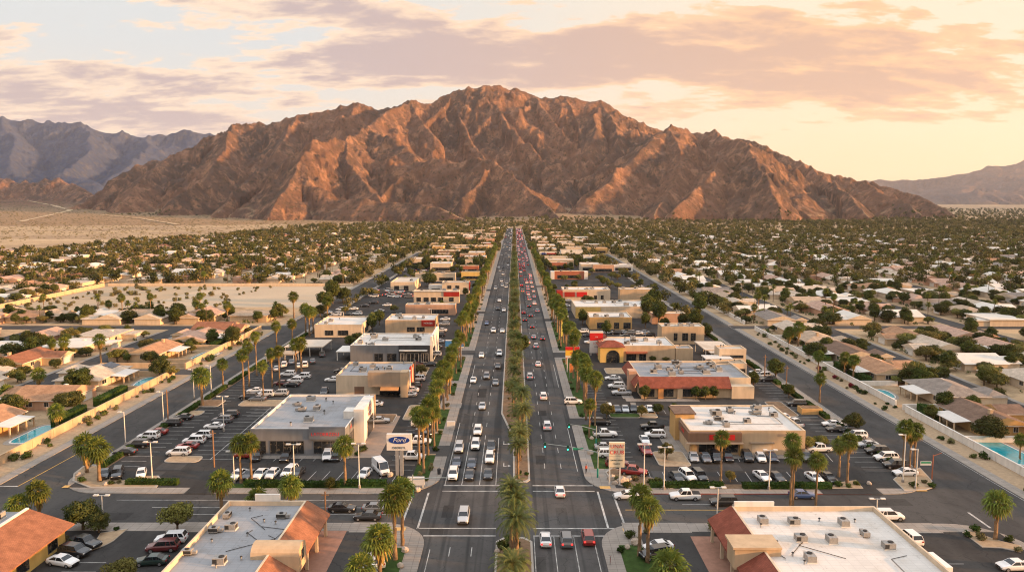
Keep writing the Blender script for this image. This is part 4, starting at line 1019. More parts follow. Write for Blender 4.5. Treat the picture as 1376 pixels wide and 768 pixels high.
# --- grey car showroom by the crossing
def showroom():
    x0, x1 = G(338, 612)[0], G(465, 612)[0]; y0 = ZG(612.5); h = 5.3; y1 = G(690, 533, h)[1]; f = (x0, x1, y0, y1)
    t = thing('car_showroom', 'grey car showroom with white portal and red lettering behind the oval blue pylon sign', 'building', (0, 0, LZ))
    rf = shell(t, x0, x1, y0, y1, h, ST['grey'], RF['grey'], .5); rooftop(rf, x0 + 2, x1 - 4, y0 + 2, y1 - 2, h, 5, 3, 5)
    W_ = x1 - x0
    for a, b_ in ((.03, .16), (.20, .56), (.66, .93)): window(t, 'f', x0 + a * W_, x0 + b_ * W_, .35, 3.2, f, mull=max(2, int((b_ - a) * 14)))
    MB().box(x0 + .62 * W_, x1 + .05, y0 - .35, y0 - .003, 3.6, 6.3, bottom=True).build('sign_band', ST['grey'], t)
    lettering('LATDERZOU', 1.05, M_SIGNLR, t, (x0 + .79 * W_, y0 - .37, 4.7), 0, .98)
    d = y1 - y0; window(t, 'r', y0 + .08 * d, y0 + .28 * d, .3, 3.4, f, mull=3)
    o = lettering('LAT', .95, M_SIGNLR, t, (x1 + .02, y0 + .2 * d, 4.6), pi / 2)
    # white portal that stands out on the boulevard side
    p = MB(); p.box(x1 + .003, x1 + 2.3, y0 + .30 * d, y0 + .72 * d, 0, 7.6); p.box(x1 - 2.4, x1 + .0, y0 + .32 * d, y0 + .44 * d, h + .01, 7.0); pw = p.build('portal', ST['white'], t)
    g_ = MB(); g_.box(x1 + 2.303, x1 + 2.36, y0 + .42 * d, y0 + .66 * d, .1, 4.0); g_.build('entrance_glass', M_GLASS, t)
    lettering('LATD', 1.5, M_SIGNLR, t, (x1 + 2.32, y0 + .51 * d, 6.4), pi / 2, .95); lettering('ERZOU', 1.2, M_SIGNLR, t, (x1 + 2.32, y0 + .53 * d, 5.0), pi / 2, .95)
    MB().box(x1 + .01, x1 + 1.2, y0 + .72 * d + .01, y1, 0, 5.9).build('wing_wall', ST['taupe'], t)
    sheet('forecourt', [rect(x1 + .3, x1 + 7.2, y0 - 1.5, y1 + 1)], LZ + .012, mat('forecourt_paving', (.30, .22, .165), rough=.9, var=.12, scale=.8))
    sheet('walkway', [rect(x0, x1 + 1, y0 - 2, y0 - .02)], LZ + .014, M_CONC)
    return f
F_SHOW = showroom(); FOOT.append((F_SHOW[0], F_SHOW[1] + 4, F_SHOW[2], F_SHOW[3]))
# --- second row on the showroom side
def market_hall():
    f = PB(452, 546, 530, 5.2, 487); x0, x1, y0, y1 = f; d = y1 - y0; W_ = x1 - x0
    t = thing('shop_building', 'tan shop with stepped grey front and colourful side facade behind the grey showroom', 'building', (0, 0, LZ))
    rf = shell(t, x0, x1, y0, y1, 5.0, ST['cream'], RF['grey'], .5); rooftop(rf, x0, x1 - 2, y0 + 4, y1, 5.0, 5, 11, 4)
    MB().box(x0 + .48 * W_, x1 - .01, y0 - 2.6, y0 - .003, 2.9, 7.0, bottom=True).build('upper_front', ST['taupe'], t); MB().box(x1 - 1.2, x1 + .8, y0 - 2.62, y0 + .5, 0, 7.02).build('corner_pier', ST['tan'], t)
    MB().box(x0 + .26 * W_, x0 + .40 * W_, y0 - .06, y0 - .002, .05, 2.3).build('loading_door', ST['brown'], t)
    a = MB(); a.add([(x0 + .66 * W_, y0 - 2.7, 2.9), (x0 + .92 * W_, y0 - 2.7, 2.9), (x0 + .92 * W_, y0 - 4, 2.2), (x0 + .66 * W_, y0 - 4, 2.2), (x0 + .66 * W_, y0 - 2.7, 2.75), (x0 + .92 * W_, y0 - 2.7, 2.75)], [(0, 3, 2, 1), (3, 4, 5, 2)]); a.build('awning', ST['orange'], t)
    MB().box(x0 + .62 * W_, x0 + .95 * W_, y0 - .05, y0 - .002, .05, 2.4).build('entrance', M_GLASS, t)
    for i, c in enumerate(('orange', 'white', 'red', 'cream', 'rust', 'dark')):
        q = y0 + d * (.06 + .155 * i); MB().box(x1 + .003, x1 + .35 + .1 * (i % 2), q, q + d * .13, .02, 5.2 + .5 * (i % 3)).build('facade_bay', ST[c], t)
    return f
F_MKT = market_hall()
def showroom_two():
    f = PB(471, 578, 487, 5.4, 449); x0, x1, y0, y1 = f; d = y1 - y0; W_ = x1 - x0
    t = thing('car_showroom', 'white-roofed grey showroom with black glass front and tall white fin by the boulevard', 'building', (0, 0, LZ))
    rf = shell(t, x0, x1, y0, y1, 5.4, ST['grey'], RF['white'], .45); rooftop(rf, x0, x1 - 3, y0, y1, 5.4, 7, 21, 3)
    MB().box(x0 + .61 * W_, x1 - .03, y0 - .5, y0 - .003, 0, 5.9).build('dark_front', ST['dark'], t)
    for a, b_, z0, z1 in ((.30, .41, .4, 3.1), (.46, .58, .4, 3.1)): window(t, 'f', x0 + a * W_, x0 + b_ * W_, z0, z1, f, mull=2)
    ff = (x0, x1, y0 - .5, y1)
    for a, b_ in ((.63, .69), (.71, .86), (.89, .98)): window(t, 'f', x0 + a * W_, x0 + b_ * W_, .3, 3.3, ff, M_FRAMEW, mull=3)
    MB().box(x0 + .62 * W_, x0 + .97 * W_, y0 - 1.5, y0 - .502, 4.1, 4.5, bottom=True).build('canopy', ST['white'], t)
    MB().box(x1 + .003, x1 + .75, y0 + .05 * d, y0 + .95 * d, 0, 8.6).build('fin_wall', ST['white'], t)
    window(t, 'r', y0 + .1 * d, y0 + .4 * d, .5, 4.5, (x0, x1 + .75, y0, y1))
    MB().box(x0 - 5.5, x0 - .3, y0 + 3, y0 + 13, 2.9, 3.2, bottom=True).build('side_canopy', ST['white'], t)
    for a in (y0 + 3.3, y0 + 12.6): MB().box(x0 - 5.3, x0 - 5.0, a - .1, a + .1, 0, 2.9).build('post', M_POLE, t)
    return f
F_SH2 = showroom_two()
SHOPS_LEFT = [  # px left, right, front base, height, roof back, wall, roof, units, label
 (423, 486, 453, 4.6, 426, 'cream', 'white', 2, 'low cream building with white roof and two dark windows beside the left side street', [('f', .22, .40, .8, 2.8), ('f', .50, .72, .8, 2.8), ('r', .3, .6, .8, 2.8)]),
 (518, 584, 449, 5.4, 423, 'tan', 'white', 4, 'tan flat-roofed shop with small dark-red sign behind the second showroom', [('f', .44, .60, 1, 3), ('f', .64, .80, 1, 3), ('r', .3, .7, .6, 3)]),
 (545, 612, 423, 4.4, 408, 'pink', 'white', 2, 'long pinkish-brown shop with white roof under a low parapet', [('f', .50, .86, .6, 2.6, 6)]),
 (556, 617, 407, 6.0, 390, 'cream', 'white', 3, 'cream shop with row of square windows and a maroon fascia', [('f', .06, .16, .8, 3), ('f', .22, .33, .8, 3), ('f', .38, .49, .8, 3), ('f', .54, .65, .8, 3), ('f', .78, .88, .8, 3)]),
 (594, 630, 395, 6.4, 378, 'cream', 'white', 2, 'square cream block with two upper windows and red side panel', [('f', .2, .35, 3, 5), ('f', .5, .65, 3, 5)]),
 (525, 557, 391, 5.0, 373, 'cream', 'cream', 1, 'small cream shop with two doorways facing the car park', [('f', .15, .35, .2, 3.2), ('f', .55, .75, .2, 3.2)]),
 (558, 612, 378, 5.0, 369, 'cream', 'white', 3, 'long low cream hall with pale roof behind the small cream shop', [('f', .6, .95, .6, 2.6, 5)]),
 (576, 595, 393, 4.0, 382, 'white', 'white', 0, 'little white annexe tucked between two cream shops', [('f', .2, .8, .6, 2.4)]),
 (620, 646, 376, 5, 368, 'yellow', 'cream', 1, 'small yellowish shop below the brick-red shop', [('f', .1, .9, .6, 2.6, 5)]),
 (618, 643, 367, 5, 359, 'rust', 'white', 1, 'brick-red shop with white roof near the left verge palms', [('f', .1, .9, 1, 3, 4)]),
 (625, 650, 358, 5, 350, 'cream', 'white', 1, 'pale cream block with bright roof beyond the brick-red shop', [('f', .1, .9, 1, 3, 4)]),
 (618, 648, 349, 5, 343, 'pink', 'white', 1, 'flat salmon-coloured shop with white edge further up the boulevard', [('f', .1, .9, 1, 3, 4)]),
 (588, 617, 345, 5, 338, 'brown', 'cream', 1, 'dark-fronted store under a pale flat roof among trees', [('f', .05, .95, .4, 3.2, 6)]),
 (604, 640, 336, 5, 329, 'cream', 'white', 1, 'pale store with long white roof beside dense trees', [('f', .1, .9, 1, 3, 4)]),
 (635, 664, 336, 5, 329, 'cream', 'cream', 1, 'cream store close to the left verge of the upper boulevard', [('f', .1, .9, 1, 3, 4)]),
 (648, 664, 326, 5, 320, 'pink', 'white', 0, 'small salmon store in the far row beside the boulevard', []),
 (622, 640, 322, 6, 315, 'white', 'white', 0, 'tall white block standing among far trees left of the boulevard', []),
]
for i, (a, b_, fy, h, by, wl, rf_, nu, lab, wn) in enumerate(SHOPS_LEFT):
    f = PB(a, b_, fy, h, by); t = shop(lab, f, h, wl, rf_, nu, .5, wn, 100 + i, vents=2 if fy > 400 else 0)
    if i == 1:
        x0, x1, y0, y1 = f; MB().box(x1 - 5.2, x1 + .2, y0 - .35, y0 - .004, 3.4, 5.8, bottom=True).build('sign_band', ST['red'], t); lettering('MOREBA', .9, M_SIGNW, t, (x1 - 2.5, y0 - .37, 4.6))
    if i == 3:
        x0, x1, y0, y1 = f; MB().box(x0 + .66 * (x1 - x0), x1 + .1, y0 - .3, y0 - .004, 3.6, 5.9, bottom=True).build('sign_band', ST['red'], t); MB().box(x0 - .5, x1 + .3, y0 - .6, y0 - .31, 6.1, 6.5, bottom=True).build('cornice', ST['white'], t)
    if i == 4:
        x0, x1, y0, y1 = f; MB().box(x1 + .003, x1 + .4, y0, y0 + 7, 2.2, 6.4).build('sign_band', ST['red'], t)
# beige carports and canopies beside the side streets
def carport(label, f, h, posts=3, roofm=None, depth=.3):
    x0, x1, y0, y1 = f; t = thing('carport', label, 'carport', (0, 0, LZ))
    MB().box(x0, x1, y0, y1, h, h + depth, bottom=True).build('roof', roofm or RF['cream'], t)
    for i in range(posts):
        for y in (y0 + .4, y1 - .4): MB().box(x0 + .4 + (x1 - x0 - .8) * i / (posts - 1) - .1, x0 + .4 + (x1 - x0 - .8) * i / (posts - 1) + .1, y - .1, y + .1, 0, h).build('post', M_POLE, t)
    return t
carport('broad beige carport between the left side street and the rear car park', PB(382, 434, 479, 3.2, 457), 3.2, 4)
carport('low pale canopy over parked cars in front of the broad beige carport', PB(356, 396, 488, 2.8, 478), 2.8, 3, RF['tan'])
carport('upper beige carport with dark cars under it beside the right side street', PB(947, 985, 484, 3.4, 459), 3.4, 4)
carport('lower beige carport in front of the stacked cream kiosk', PB(955, 993, 487, 3.0, 468), 3.0, 4)
carport('flat white canopy behind the grey-roofed restaurant', PB(948, 985, 498, 3.6, 484), 3.6, 3, RF['white'])
# --- right-hand shops
def corner_store():
    x0, y0 = G(926, 611); x1 = G(1081, 611)[0]; h = 4.9; y1 = G(690, 546, h)[1]; f = (x0, x1, y0, y1); W_ = x1 - x0; d = y1 - y0
    t = thing('shop_building', 'tan corner shop with white roof, brown sign band and red lettered sign', 'building', (0, 0, LZ))
    rf = shell(t, x0, x1, y0, y1, h, ST['tan'], RF['white'], .35); rooftop(rf, x0 + 3, x1, y0 + 2, y1, h, 9, 31, 4)
    MB().box(x0 - .5, x0 + .44 * W_, y0 - .9, y0 - .003, 3.0, 5.0, bottom=True).build('sign_band', ST['brown'], t); MB().box(x0 - .5, x0 - .003, y0 - .003, y0 + .42 * d, 3.0, 5.0, bottom=True).build('sign_band', ST['brown'], t)
    MB().box(x0 - 1.0, x0 + .45 * W_, y0 - 1.6, y0 - .9, 2.75, 3.0, bottom=True).build('canopy', ST['taupe'], t)
    MB().box(x0 + .16 * W_, x0 + .38 * W_, y0 - .98, y0 - .903, 3.5, 4.6, bottom=True).build('sign_panel', M_SIGNR, t); lettering('CAREY ISSE', .62, mat('sign_letter_bright', (.80, .14, .10), rough=.5, var=.03), t, (x0 + .27 * W_, y0 - 1.0, 4.05))
    lettering('CAREY', 1.0, M_SIGNLR, t, (x0 - .52, y0 + .22 * d, 4.0), -pi / 2)
    for a, b_ in ((.08, .22), (.26, .42)): window(t, 'f', x0 + a * W_, x0 + b_ * W_, .5, 2.7, f, mull=2)
    for a in (.03, .24, .44): MB().box(x0 + a * W_ - .35, x0 + a * W_ + .35, y0 - .9, y0 - .2, .01, 2.75).build('column', ST['ochre'], t)
    MB().box(x0 + .52 * W_, x0 + .73 * W_, y0 - .5, y0 - .004, 2.5, 2.75, bottom=True).build('canopy', ST['taupe'], t); MB().box(x0 + .54 * W_, x0 + .71 * W_, y0 - .05, y0 - .004, .05, 2.3).build('shutter_door', ST['cream'], t)
    for a in (.80, .90): MB().box(x0 + a * W_ - 1, x0 + a * W_ + 1, y0 - .04, y0 - .004, 3.9, 4.5).build('faded_panel', ST['taupe'], t)
    # raised ochre block with a flat tiled lid at the rear corner
    bx = MB(); bx.box(x0 - 1.0, x0 + 3.3, y0 + .48 * d, y0 + .78 * d, 0, 6.0); bx.build('tower_block', ST['ochre'], t)
    MB().box(x0 - 1.3, x0 + 3.6, y0 + .48 * d - .3, y0 + .78 * d + .3, 6.01, 6.25, bottom=True).build('tile_roof', TL['brown'], t)
    sheet('walkway', [rect(x0 - 3.6, x1 + .5, y0 - 2.4, y0 - .02), rect(x0 - 4.2, x0 - .02, y0, y1)], LZ + .012, M_CONC)
    return f
F_COR = corner_store(); FOOT.append(F_COR)
def tile_restaurant():
    x0, y0 = G(862, 536); x1 = G(1013, 536)[0]; h = 4.6; y1 = G(690, 487, h)[1]; f = (x0, x1, y0, y1); W_ = x1 - x0; d = y1 - y0
    t = thing('restaurant_building', 'wide restaurant with grey flat roof and long red-tiled front slope', 'building', (0, 0, LZ))
    rf = shell(t, x0, x1, y0 + 3.2, y1, h, ST['cream'], RF['grey'], .5); rooftop(rf, x0 + 3, x1 - 3, y0 + 5, y1, h, 12, 41, 6)
    MB().box(x0 + .01, x1 - .01, y0 + .9, y0 + 3.19, 0, 2.95).build('front_wall', ST['tan'], t)
    mansard(t, [(x0 - .6, y0, 3.0), (x0 + .80 * W_, y0, 3.0)], [(x0 - .6, y0 + 3.1, 5.4), (x0 + .80 * W_, y0 + 3.1, 5.4)], TL['red'])
    mansard(t, [(x0 - 1.9, y1 - .3, 3.0), (x0 - 1.9, y0, 3.0)], [(x0 - .0, y1 - .3, 5.2), (x0 - .0, y0 + 3.1, 5.2)], TL['red'])
    MB().box(x0 + .8 * W_ + .02, x1, y0, y0 + 3.1, 0, 3.4).build('side_bay', ST['cream'], t)
    for a, b_ in ((.03, .12), (.18, .29), (.36, .46), (.50, .56)): window(t, 'f', x0 + a * W_, x0 + b_ * W_, .3, 2.5, (x0, x1, y0 + .9, y1), mull=2)
    for a in (.0, .15, .32): MB().box(x0 + a * W_, x0 + a * W_ + 1.4, y0 + .15, y0 + .88, 0, 3.0).build('column', ST['orange' if a == .15 else 'tan'], t)
    MB().box(x0 - 2.4, x0 - .2, y0 + .30 * d, y0 + .44 * d, 0, 5.9).build('side_tower', ST['pink'], t)
    sheet('walkway', [rect(x0 - 4.5, x0 + .5 * W_, y0 - 2.6, y0 - .05), rect(x0 - 5, x0 - 2, y0, y1)], LZ + .012, M_CONC)
    return f
F_TIL = tile_restaurant(); FOOT.append(F_TIL)
def arch_restaurant():
    x0, y0 = G(812, 486); x1 = G(907, 486)[0]; h = 5.0; y1 = G(690, 454, h)[1]; f = (x0, x1, y0, y1); W_ = x1 - x0; d = y1 - y0
    t = thing('restaurant_building', 'tan restaurant with arched window bay and red hipped corner roof', 'building', (0, 0, LZ))
    rf = shell(t, x0, x1, y0, y1, h, ST['tan'], RF['white'], .4); rooftop(rf, x0 + 6, x1, y0 + 1, y1, h, 5, 51, 4)
    bx0, bx1, by0, by1 = x0 - 1.6, x0 + .26 * W_, y0 - 1.6, y0 + .30 * d
    MB().box(bx0, bx1, by0, by1, 0, 5.2).build('corner_bay', ST['yellow'], t)
    c = ((bx0 + bx1) / 2, (by0 + by1) / 2); hb = MB(); e = .6
    hb.add([(bx0 - e, by0 - e, 5.21), (bx1 + e, by0 - e, 5.21), (bx1 + e, by1 + e, 5.21), (bx0 - e, by1 + e, 5.21), (c[0] - 1, c[1], 7.0), (c[0] + 1, c[1], 7.0)], [(0, 1, 5, 4), (1, 2, 5), (2, 3, 4, 5), (3, 0, 4), (3, 2, 1, 0)]); hb.build('tile_roof', TL['red'], t)
    ar = MB(); cx = c[0] + .4; pts = [(cx - 2.2, 0), (cx + 2.2, 0)] + [(cx + 2.2 * cos(k * pi / 10), 2.0 + 2.2 * sin(k * pi / 10)) for k in range(11)]
    n = len(pts); ar.add([(p[0], by0 - .05, p[1] + .02) for p in pts] + [(p[0], by0 - .004, p[1] + .02) for p in pts], [tuple(range(n))] + [(i, n + i, n + (i + 1) % n, (i + 1) % n) for i in range(n)]); ar.build('arched_window', M_GLASS, t)
    MB().box(x0 - 1.2, x0 - .003, y0 + .34 * d, y0 + .98 * d, 0, 5.6).build('side_wall', ST['rust'], t)
    mansard(t, [(x0 - 1.9, y1, 5.0), (x0 - 1.9, y0 + .52 * d, 5.0)], [(x0 + 2, y1, 6.6), (x0 + 2, y0 + .52 * d, 6.6)], TL['red'])
    MB().box(x0 + .30 * W_, x0 + .60 * W_, y0 - 1.3, y0 - .004, 2.9, 3.5, bottom=True).build('awning', ST['rust'], t)
    for a, b_ in ((.31, .45), (.49, .59)): window(t, 'f', x0 + a * W_, x0 + b_ * W_, .3, 2.8, f, mull=2)
    return f
F_ARC = arch_restaurant(); FOOT.append(F_ARC)
SHOPS_RIGHT = [
 (889, 946, 462, 6.2, 435, 'tan', 'cream', 4, 'square tan building with three dark arched windows beside the right side street', [('f', .28, .37, 1.2, 4.2, 1), ('f', .48, .62, 1.2, 4.2, 2), ('f', .68, .80, 1.2, 4.2, 2)]),
 (908, 931, 486, 4.2, 470, 'tan', 'grey', 0, 'small tan store room with slatted pale roof behind the arched restaurant', []),
 (961, 1003, 510, 4.6, 492, 'cream', 'tan', 0, 'open-sided beige service bay behind the grey-roofed restaurant', [('f', .55, .95, .1, 3.4, 1)]),
 (966, 1002, 494, 5.8, 476, 'cream', 'cream', 0, 'stacked cream kiosk tower at the kerb of the right side street', [('f', .1, .9, 3.2, 4.2, 4), ('f', .1, .9, 1.2, 2.2, 4)]),
 (792, 849, 442, 4.6, 420, 'ochre', 'white', 3, 'ochre shop with white roof and dark recessed front below the long cream store', [('f', .18, .42, .2, 2.8, 3), ('f', .58, .70, .2, 2.8), ('f', .80, .97, .2, 2.8)]),
 (773, 873, 427, 4.8, 404, 'cream', 'white', 7, 'very long cream store with white roof behind the ochre shop', [('f', .2, .5, .6, 2.6, 6)]),
 (756, 820, 404, 5.6, 386, 'cream', 'white', 4, 'cream shop with red sign panels at its boulevard end', [('f', .66, .72, .8, 3, 1), ('f', .80, .86, .8, 3, 1)]),
 (833, 879, 405, 6.2, 387, 'tan', 'white', 2, 'plain tan warehouse with white roof beside the cream shop', []),
 (876, 921, 435, 4.2, 424, 'pink', 'cream', 0, 'long pale salmon shed between trees and the right side street', []),
 (745, 785, 375, 5.0, 364, 'rust', 'cream', 2, 'brick-red strip of shops with white end walls', [('f', .1, .9, .5, 2.8, 6)]),
 (797, 825, 366, 5.2, 357, 'pink', 'tan', 1, 'salmon store with deep dark eaves beside the right side street', [('f', .1, .9, .4, 2.8, 5)]),
 (738, 762, 362, 5, 352, 'rust', 'cream', 1, 'rust-coloured shop with pale gable end above the brick-red strip', [('f', .1, .9, .5, 2.8, 4)]),
 (784, 805, 351, 5, 344, 'white', 'white', 1, 'white-fronted shop with dark window band among trees', [('f', .1, .9, .5, 2.8, 4)]),
 (725, 752, 346, 5, 339, 'white', 'white', 1, 'white shop with blue and red sign panels far up the right verge', [('f', .1, .9, .5, 2.8, 4)]),
 (722, 746, 336, 5, 328, 'cream', 'white', 0, 'pale cream hall far up the boulevard on the right', []),
 (714, 736, 325, 5, 318, 'cream', 'white', 0, 'cream block nearest the far end of the right verge', []),
 (743, 767, 323, 5, 316, 'pink', 'tan', 0, 'salmon block beside the far cream block', []),
 (757, 792, 338, 5, 332, 'tan', 'cream', 1, 'tan store behind the pale cream hall', []),
]
for i, (a, b_, fy, h, by, wl, rf_, nu, lab, wn) in enumerate(SHOPS_RIGHT):
    f = PB(a, b_, fy, h, by); t = shop(lab, f, h, wl, rf_, nu, .45, wn, 200 + i, vents=2 if fy > 400 else 0); x0, x1, y0, y1 = f
    if i == 6:
        for k in range(2): MB().box(x0 + 1 + 6.5 * k, x0 + 6.5 + 6.5 * k, y0 - .3, y0 - .004, 2.2, 4.8, bottom=True).build('sign_panel', M_SIGNR if k else ST['red'], t)
        MB().box(x0 - 3, x0 - .003, y0 - .5, y0 + 6, 0, 5.2).build('end_bay', ST['red'], t)
    if i == 9:
        for k in (0, 1): xx = x0 - 2.5 if k == 0 else x1 + .003; MB().box(xx, xx + 2.497, y0 - .8, y1, 0, 5.2).build('end_wall', ST['white'], t)
    if i == 13: MB().box(x0 + .1 * (x1 - x0), x0 + .3 * (x1 - x0), y0 - .3, y0 - .1, 3.0, 4.6, bottom=True).build('sign_panel', M_SIGNB, t); MB().box(x0 + .35 * (x1 - x0), x0 + .9 * (x1 - x0), y0 - .3, y0 - .1, 3.2, 4.4, bottom=True).build('sign_panel', ST['red'], t)
    if i == 5: MB().box(x0 + .1, x0 + .34 * (x1 - x0), y0 - .4, y0 - .004, 0, 5.0).build('ochre_front', ST['yellow'], t)

# the crowded upper strip: small flat-roofed shops in rows further up the boulevard
_q = random.Random(77)
for sd in (-1, 1):
    y = 560; k = 0
    while y < 1330:
        x = 24 + _q.uniform(0, 4)
        while x < 78:
            w_ = _q.uniform(11, 21); d_ = _q.uniform(12, 20); f = (x, x + w_, y, y + d_) if sd > 0 else (-x - w_, -x, y, y + d_)
            if _q.random() < .72 and not any(f[0] < b_ + 2 and f[1] > a - 2 and f[2] < d + 3 and f[3] > c - 3 for a, b_, c, d in FOOT):
                k += 1; FOOT.append(f); c_ = _q.choice(('cream', 'cream', 'white', 'tan', 'pink', 'rust', 'ochre')); rr = _q.choice(('white', 'white', 'cream', 'tan'))
                shop(f'{c_} shop with {rr} flat roof, {nth(k)} of the small far shops {"left" if sd < 0 else "right"} of the boulevard', f, _q.uniform(4.2, 6), c_, rr, 1 if y < 800 else 0, .4, [('f', .1, .9, .5, 2.8, 5)], 300 + k, vents=0, group=f'small far shops {"left" if sd < 0 else "right"} of the boulevard')
            x += w_ + _q.uniform(5, 16)
        y += _q.uniform(30, 44)
# --- the two buildings at the bottom of the view, and the house-like office at the far left
def near_plaza(side):
    h = 4.8
    if side < 0:
        x0, x1 = -46.2, -33.6; y1 = 115.5; y0 = 62; lab = 'flat grey-roofed plaza at the near crossing with orange tiled arcade and rounded dormer'; rf_ = RF['grey']; tl = TL['terracotta']; cx = x1
    else:
        x0, x1 = 34.6, 57.2; y1 = 113.6; y0 = 62; lab = 'flat white-roofed plaza at the near crossing with dark red tiled arcade on columns'; rf_ = RF['white']; tl = TL['red']; cx = x0
    t = thing('plaza_building', lab, 'building', (0, 0, LZ)); rf = shell(t, x0, x1, y0, y1, h, ST['cream'], rf_, .75)
    s = 1 if side < 0 else -1; e = 3.7
    # arcade slope facing the boulevard, interrupted by the dormer; a second slope on the other long side
    yd0, yd1 = (97, 100.6) if side < 0 else (98.2, 101.8)
    for (a, b_) in ((yd1, y1 + .3), (y0, yd0)):
        lo = [(cx + s * e, a, 3.2), (cx + s * e, b_, 3.2)]; hi = [(cx + s * .02, a, 5.5), (cx + s * .02, b_, 5.5)]
        if s < 0: lo.reverse(); hi.reverse()
        mansard(t, lo, hi, tl)
    d = MB()
    if side < 0:
        n = 9; arc = [(yd0 + (yd1 - yd0) * (.5 - .5 * cos(pi * k / n)), 5.3 + 1.3 * sin(pi * k / n)) for k in range(n + 1)]
        ax, bx_ = cx - 2.6, cx + e + .35
        V = [(ax, p[0], p[1]) for p in arc] + [(bx_, p[0], p[1]) for p in arc]
        d.add(V, [(k, k + 1, n + 2 + k, n + 1 + k) for k in range(n)]); d.box(ax, bx_, yd0, yd1, 0 if False else 2.9, 5.3, top=False)
        d.add([(ax, p[0], p[1]) for p in arc], [tuple(range(n, -1, -1))]); d.add([(bx_, p[0], p[1]) for p in arc], [tuple(range(n + 1))])
        dm = d.build('rounded_dormer', ST['tan'], t); MB().box(bx_ + .004, bx_ + .06, (yd0 + yd1) / 2 - .5, (yd0 + yd1) / 2 + .5, 4.2, 5.6).build('dormer_window', M_GLASS, dm)
    else:
        ax, bx_ = cx - e - .35, cx + 2.4
        d.box(ax, bx_, yd0, yd1, 2.9, 5.9, top=False); d.add([(ax - .3, yd0 - .3, 5.9), (bx_, yd0 - .3, 5.9), (bx_, yd1 + .3, 5.9), (ax - .3, yd1 + .3, 5.9), (ax - .3, yd0 - .3, 6.2), (bx_, yd0 - .3, 6.2), (bx_, yd1 + .3, 6.2), (ax - .3, yd1 + .3, 6.2)], [(0, 1, 5, 4), (2, 3, 7, 6), (3, 0, 4, 7), (1, 2, 6, 5), (4, 5, 6, 7)])
        d.build('dormer', ST['tan'], t)
    yy = y1 - 1
    while yy > y0: MB().box(cx + s * (e - .5) - .22, cx + s * (e - .5) + .22, yy - .22, yy + .22, 0, 3.1).build('column', ST['cream'], t); yy -= 5.4
    for k in range(6):
        a = y1 - 3 - 5.4 * k; window(t, 'r' if side < 0 else 'l', a - 3.6, a - .6, .3, 2.7, (x0, x1, y0, y1), mull=2)
    # parapet step on the street side, tiled strip on the outer side
    if side < 0:
        MB().box(x0 + 4.4, x0 + 8.4, y1 - .34, y1 + .04, h + .752, h + 1.9).build('parapet_step', ST['white'], t)
        mansard(t, [(x0 - 1.6, y0, 3.6), (x0 - 1.6, y1, 3.6)][::-1], [(x0 - .02, y0, 5.5), (x0 - .02, y1, 5.5)][::-1], TL['red'])
    else:
        MB().box(x0 + .3, x0 + 6.6, y1 - .34, y1 + .04, h + .752, h + 1.55).build('parapet_step', ST['white'], t)
        MB().box(x0 + .02, x0 + 4.0, y1 - 22, y1 - 21.4, h + .01, 5.6).build('inner_parapet', ST['white'], t)
    spots = [((-44.6, 111), 1), ((-35.8, 110.5), 1), ((-44.3, 105.5), 1), ((-42.4, 106.5), 0), ((-45.2, 98.5), 1), ((-40, 96), 0)] if side < 0 else [((38, 109), 0), ((42.6, 108.6), 0), ((50, 108.2), 0), ((41.5, 103), 0), ((45.8, 102.6), 0), ((53, 100.6), 0), ((51.5, 104.8), 1), ((40.5, 97), 0)]
    for (p, u) in spots: obj('rooftop_unit', UNITS[u], rf, (p[0], p[1], h), rnd.choice((0, pi / 2, 0)), .78)
    for k in range(7): obj('roof_vent', ROOFVENT, rf, (rnd.uniform(x0 + 1.5, x1 - 1.5), rnd.uniform(94, y1 - 2), h), 0, .7)
    for k in range(4):
        a = (rnd.uniform(x0 + 2, x1 - 2), rnd.uniform(96, y1 - 2)); MB().tube([(a[0], a[1], h + .1), (a[0] + rnd.uniform(-4, 4), a[1] - 1, h + .1), (a[0] + rnd.uniform(-5, 5), a[1] - 5, h + .1)], [.045] * 3, 5).build('conduit', M_VENT, rf)
    sheet('walkway', [rect(min(cx, cx + s * 6.2), max(cx, cx + s * 6.2), y0, y1 + 1)], LZ + .014, mat('brick_walk', (.30, .16, .11), rough=.9, var=.15, scale=1))
near_plaza(-1); near_plaza(1)
def tile_office():
    x1 = -69.6; y1 = 112.5; t = thing('office_building', 'low yellow office with broad red tiled roof at the near left corner', 'building', (0, 0, LZ))
    b = MB(); b.box(x1 - 12, x1 - 1.0, 70, y1 - 1.0, 0, 3.0); b.build('wall', ST['yellow'], t)
    r_ = MB(); e = x1; rx = x1 - 7
    r_.add([(e, 66, 3.0), (e, y1, 3.0), (rx, y1, 5.4), (rx, 66, 5.4), (e, 66, 2.8), (e, y1, 2.8), (rx, y1, 2.8)], [(0, 1, 2, 3), (4, 5, 1, 0), (5, 6, 2, 1)]); r_.build('tile_roof', TL['terracotta'], t)
    r2 = MB(); r2.box(rx - 14, rx - .01, 66, y1 - .01, 2.82, 4.9); rr = r2.build('flat_roof', RF['grey'], t); MB().box(rx - .5, rx - .003, 66, y1 - .02, 4.91, 5.6).build('ridge_parapet', ST['white'], t)
    for k in range(4): obj('rooftop_unit', UNITS[k % 2], rr, (rx - 3 - 1.5 * (k % 2), y1 - 3 - 5 * k, 4.9), pi / 2, .9)
    for a, b_ in ((y1 - 5.4, y1 - 3.0), (y1 - 12.5, y1 - 9.8), (y1 - 19, y1 - 16.5)): window(t, 'r', a, b_, .5, 2.6, (x1 - 12, x1 - 1.0, 70, y1), mull=1)
tile_office()

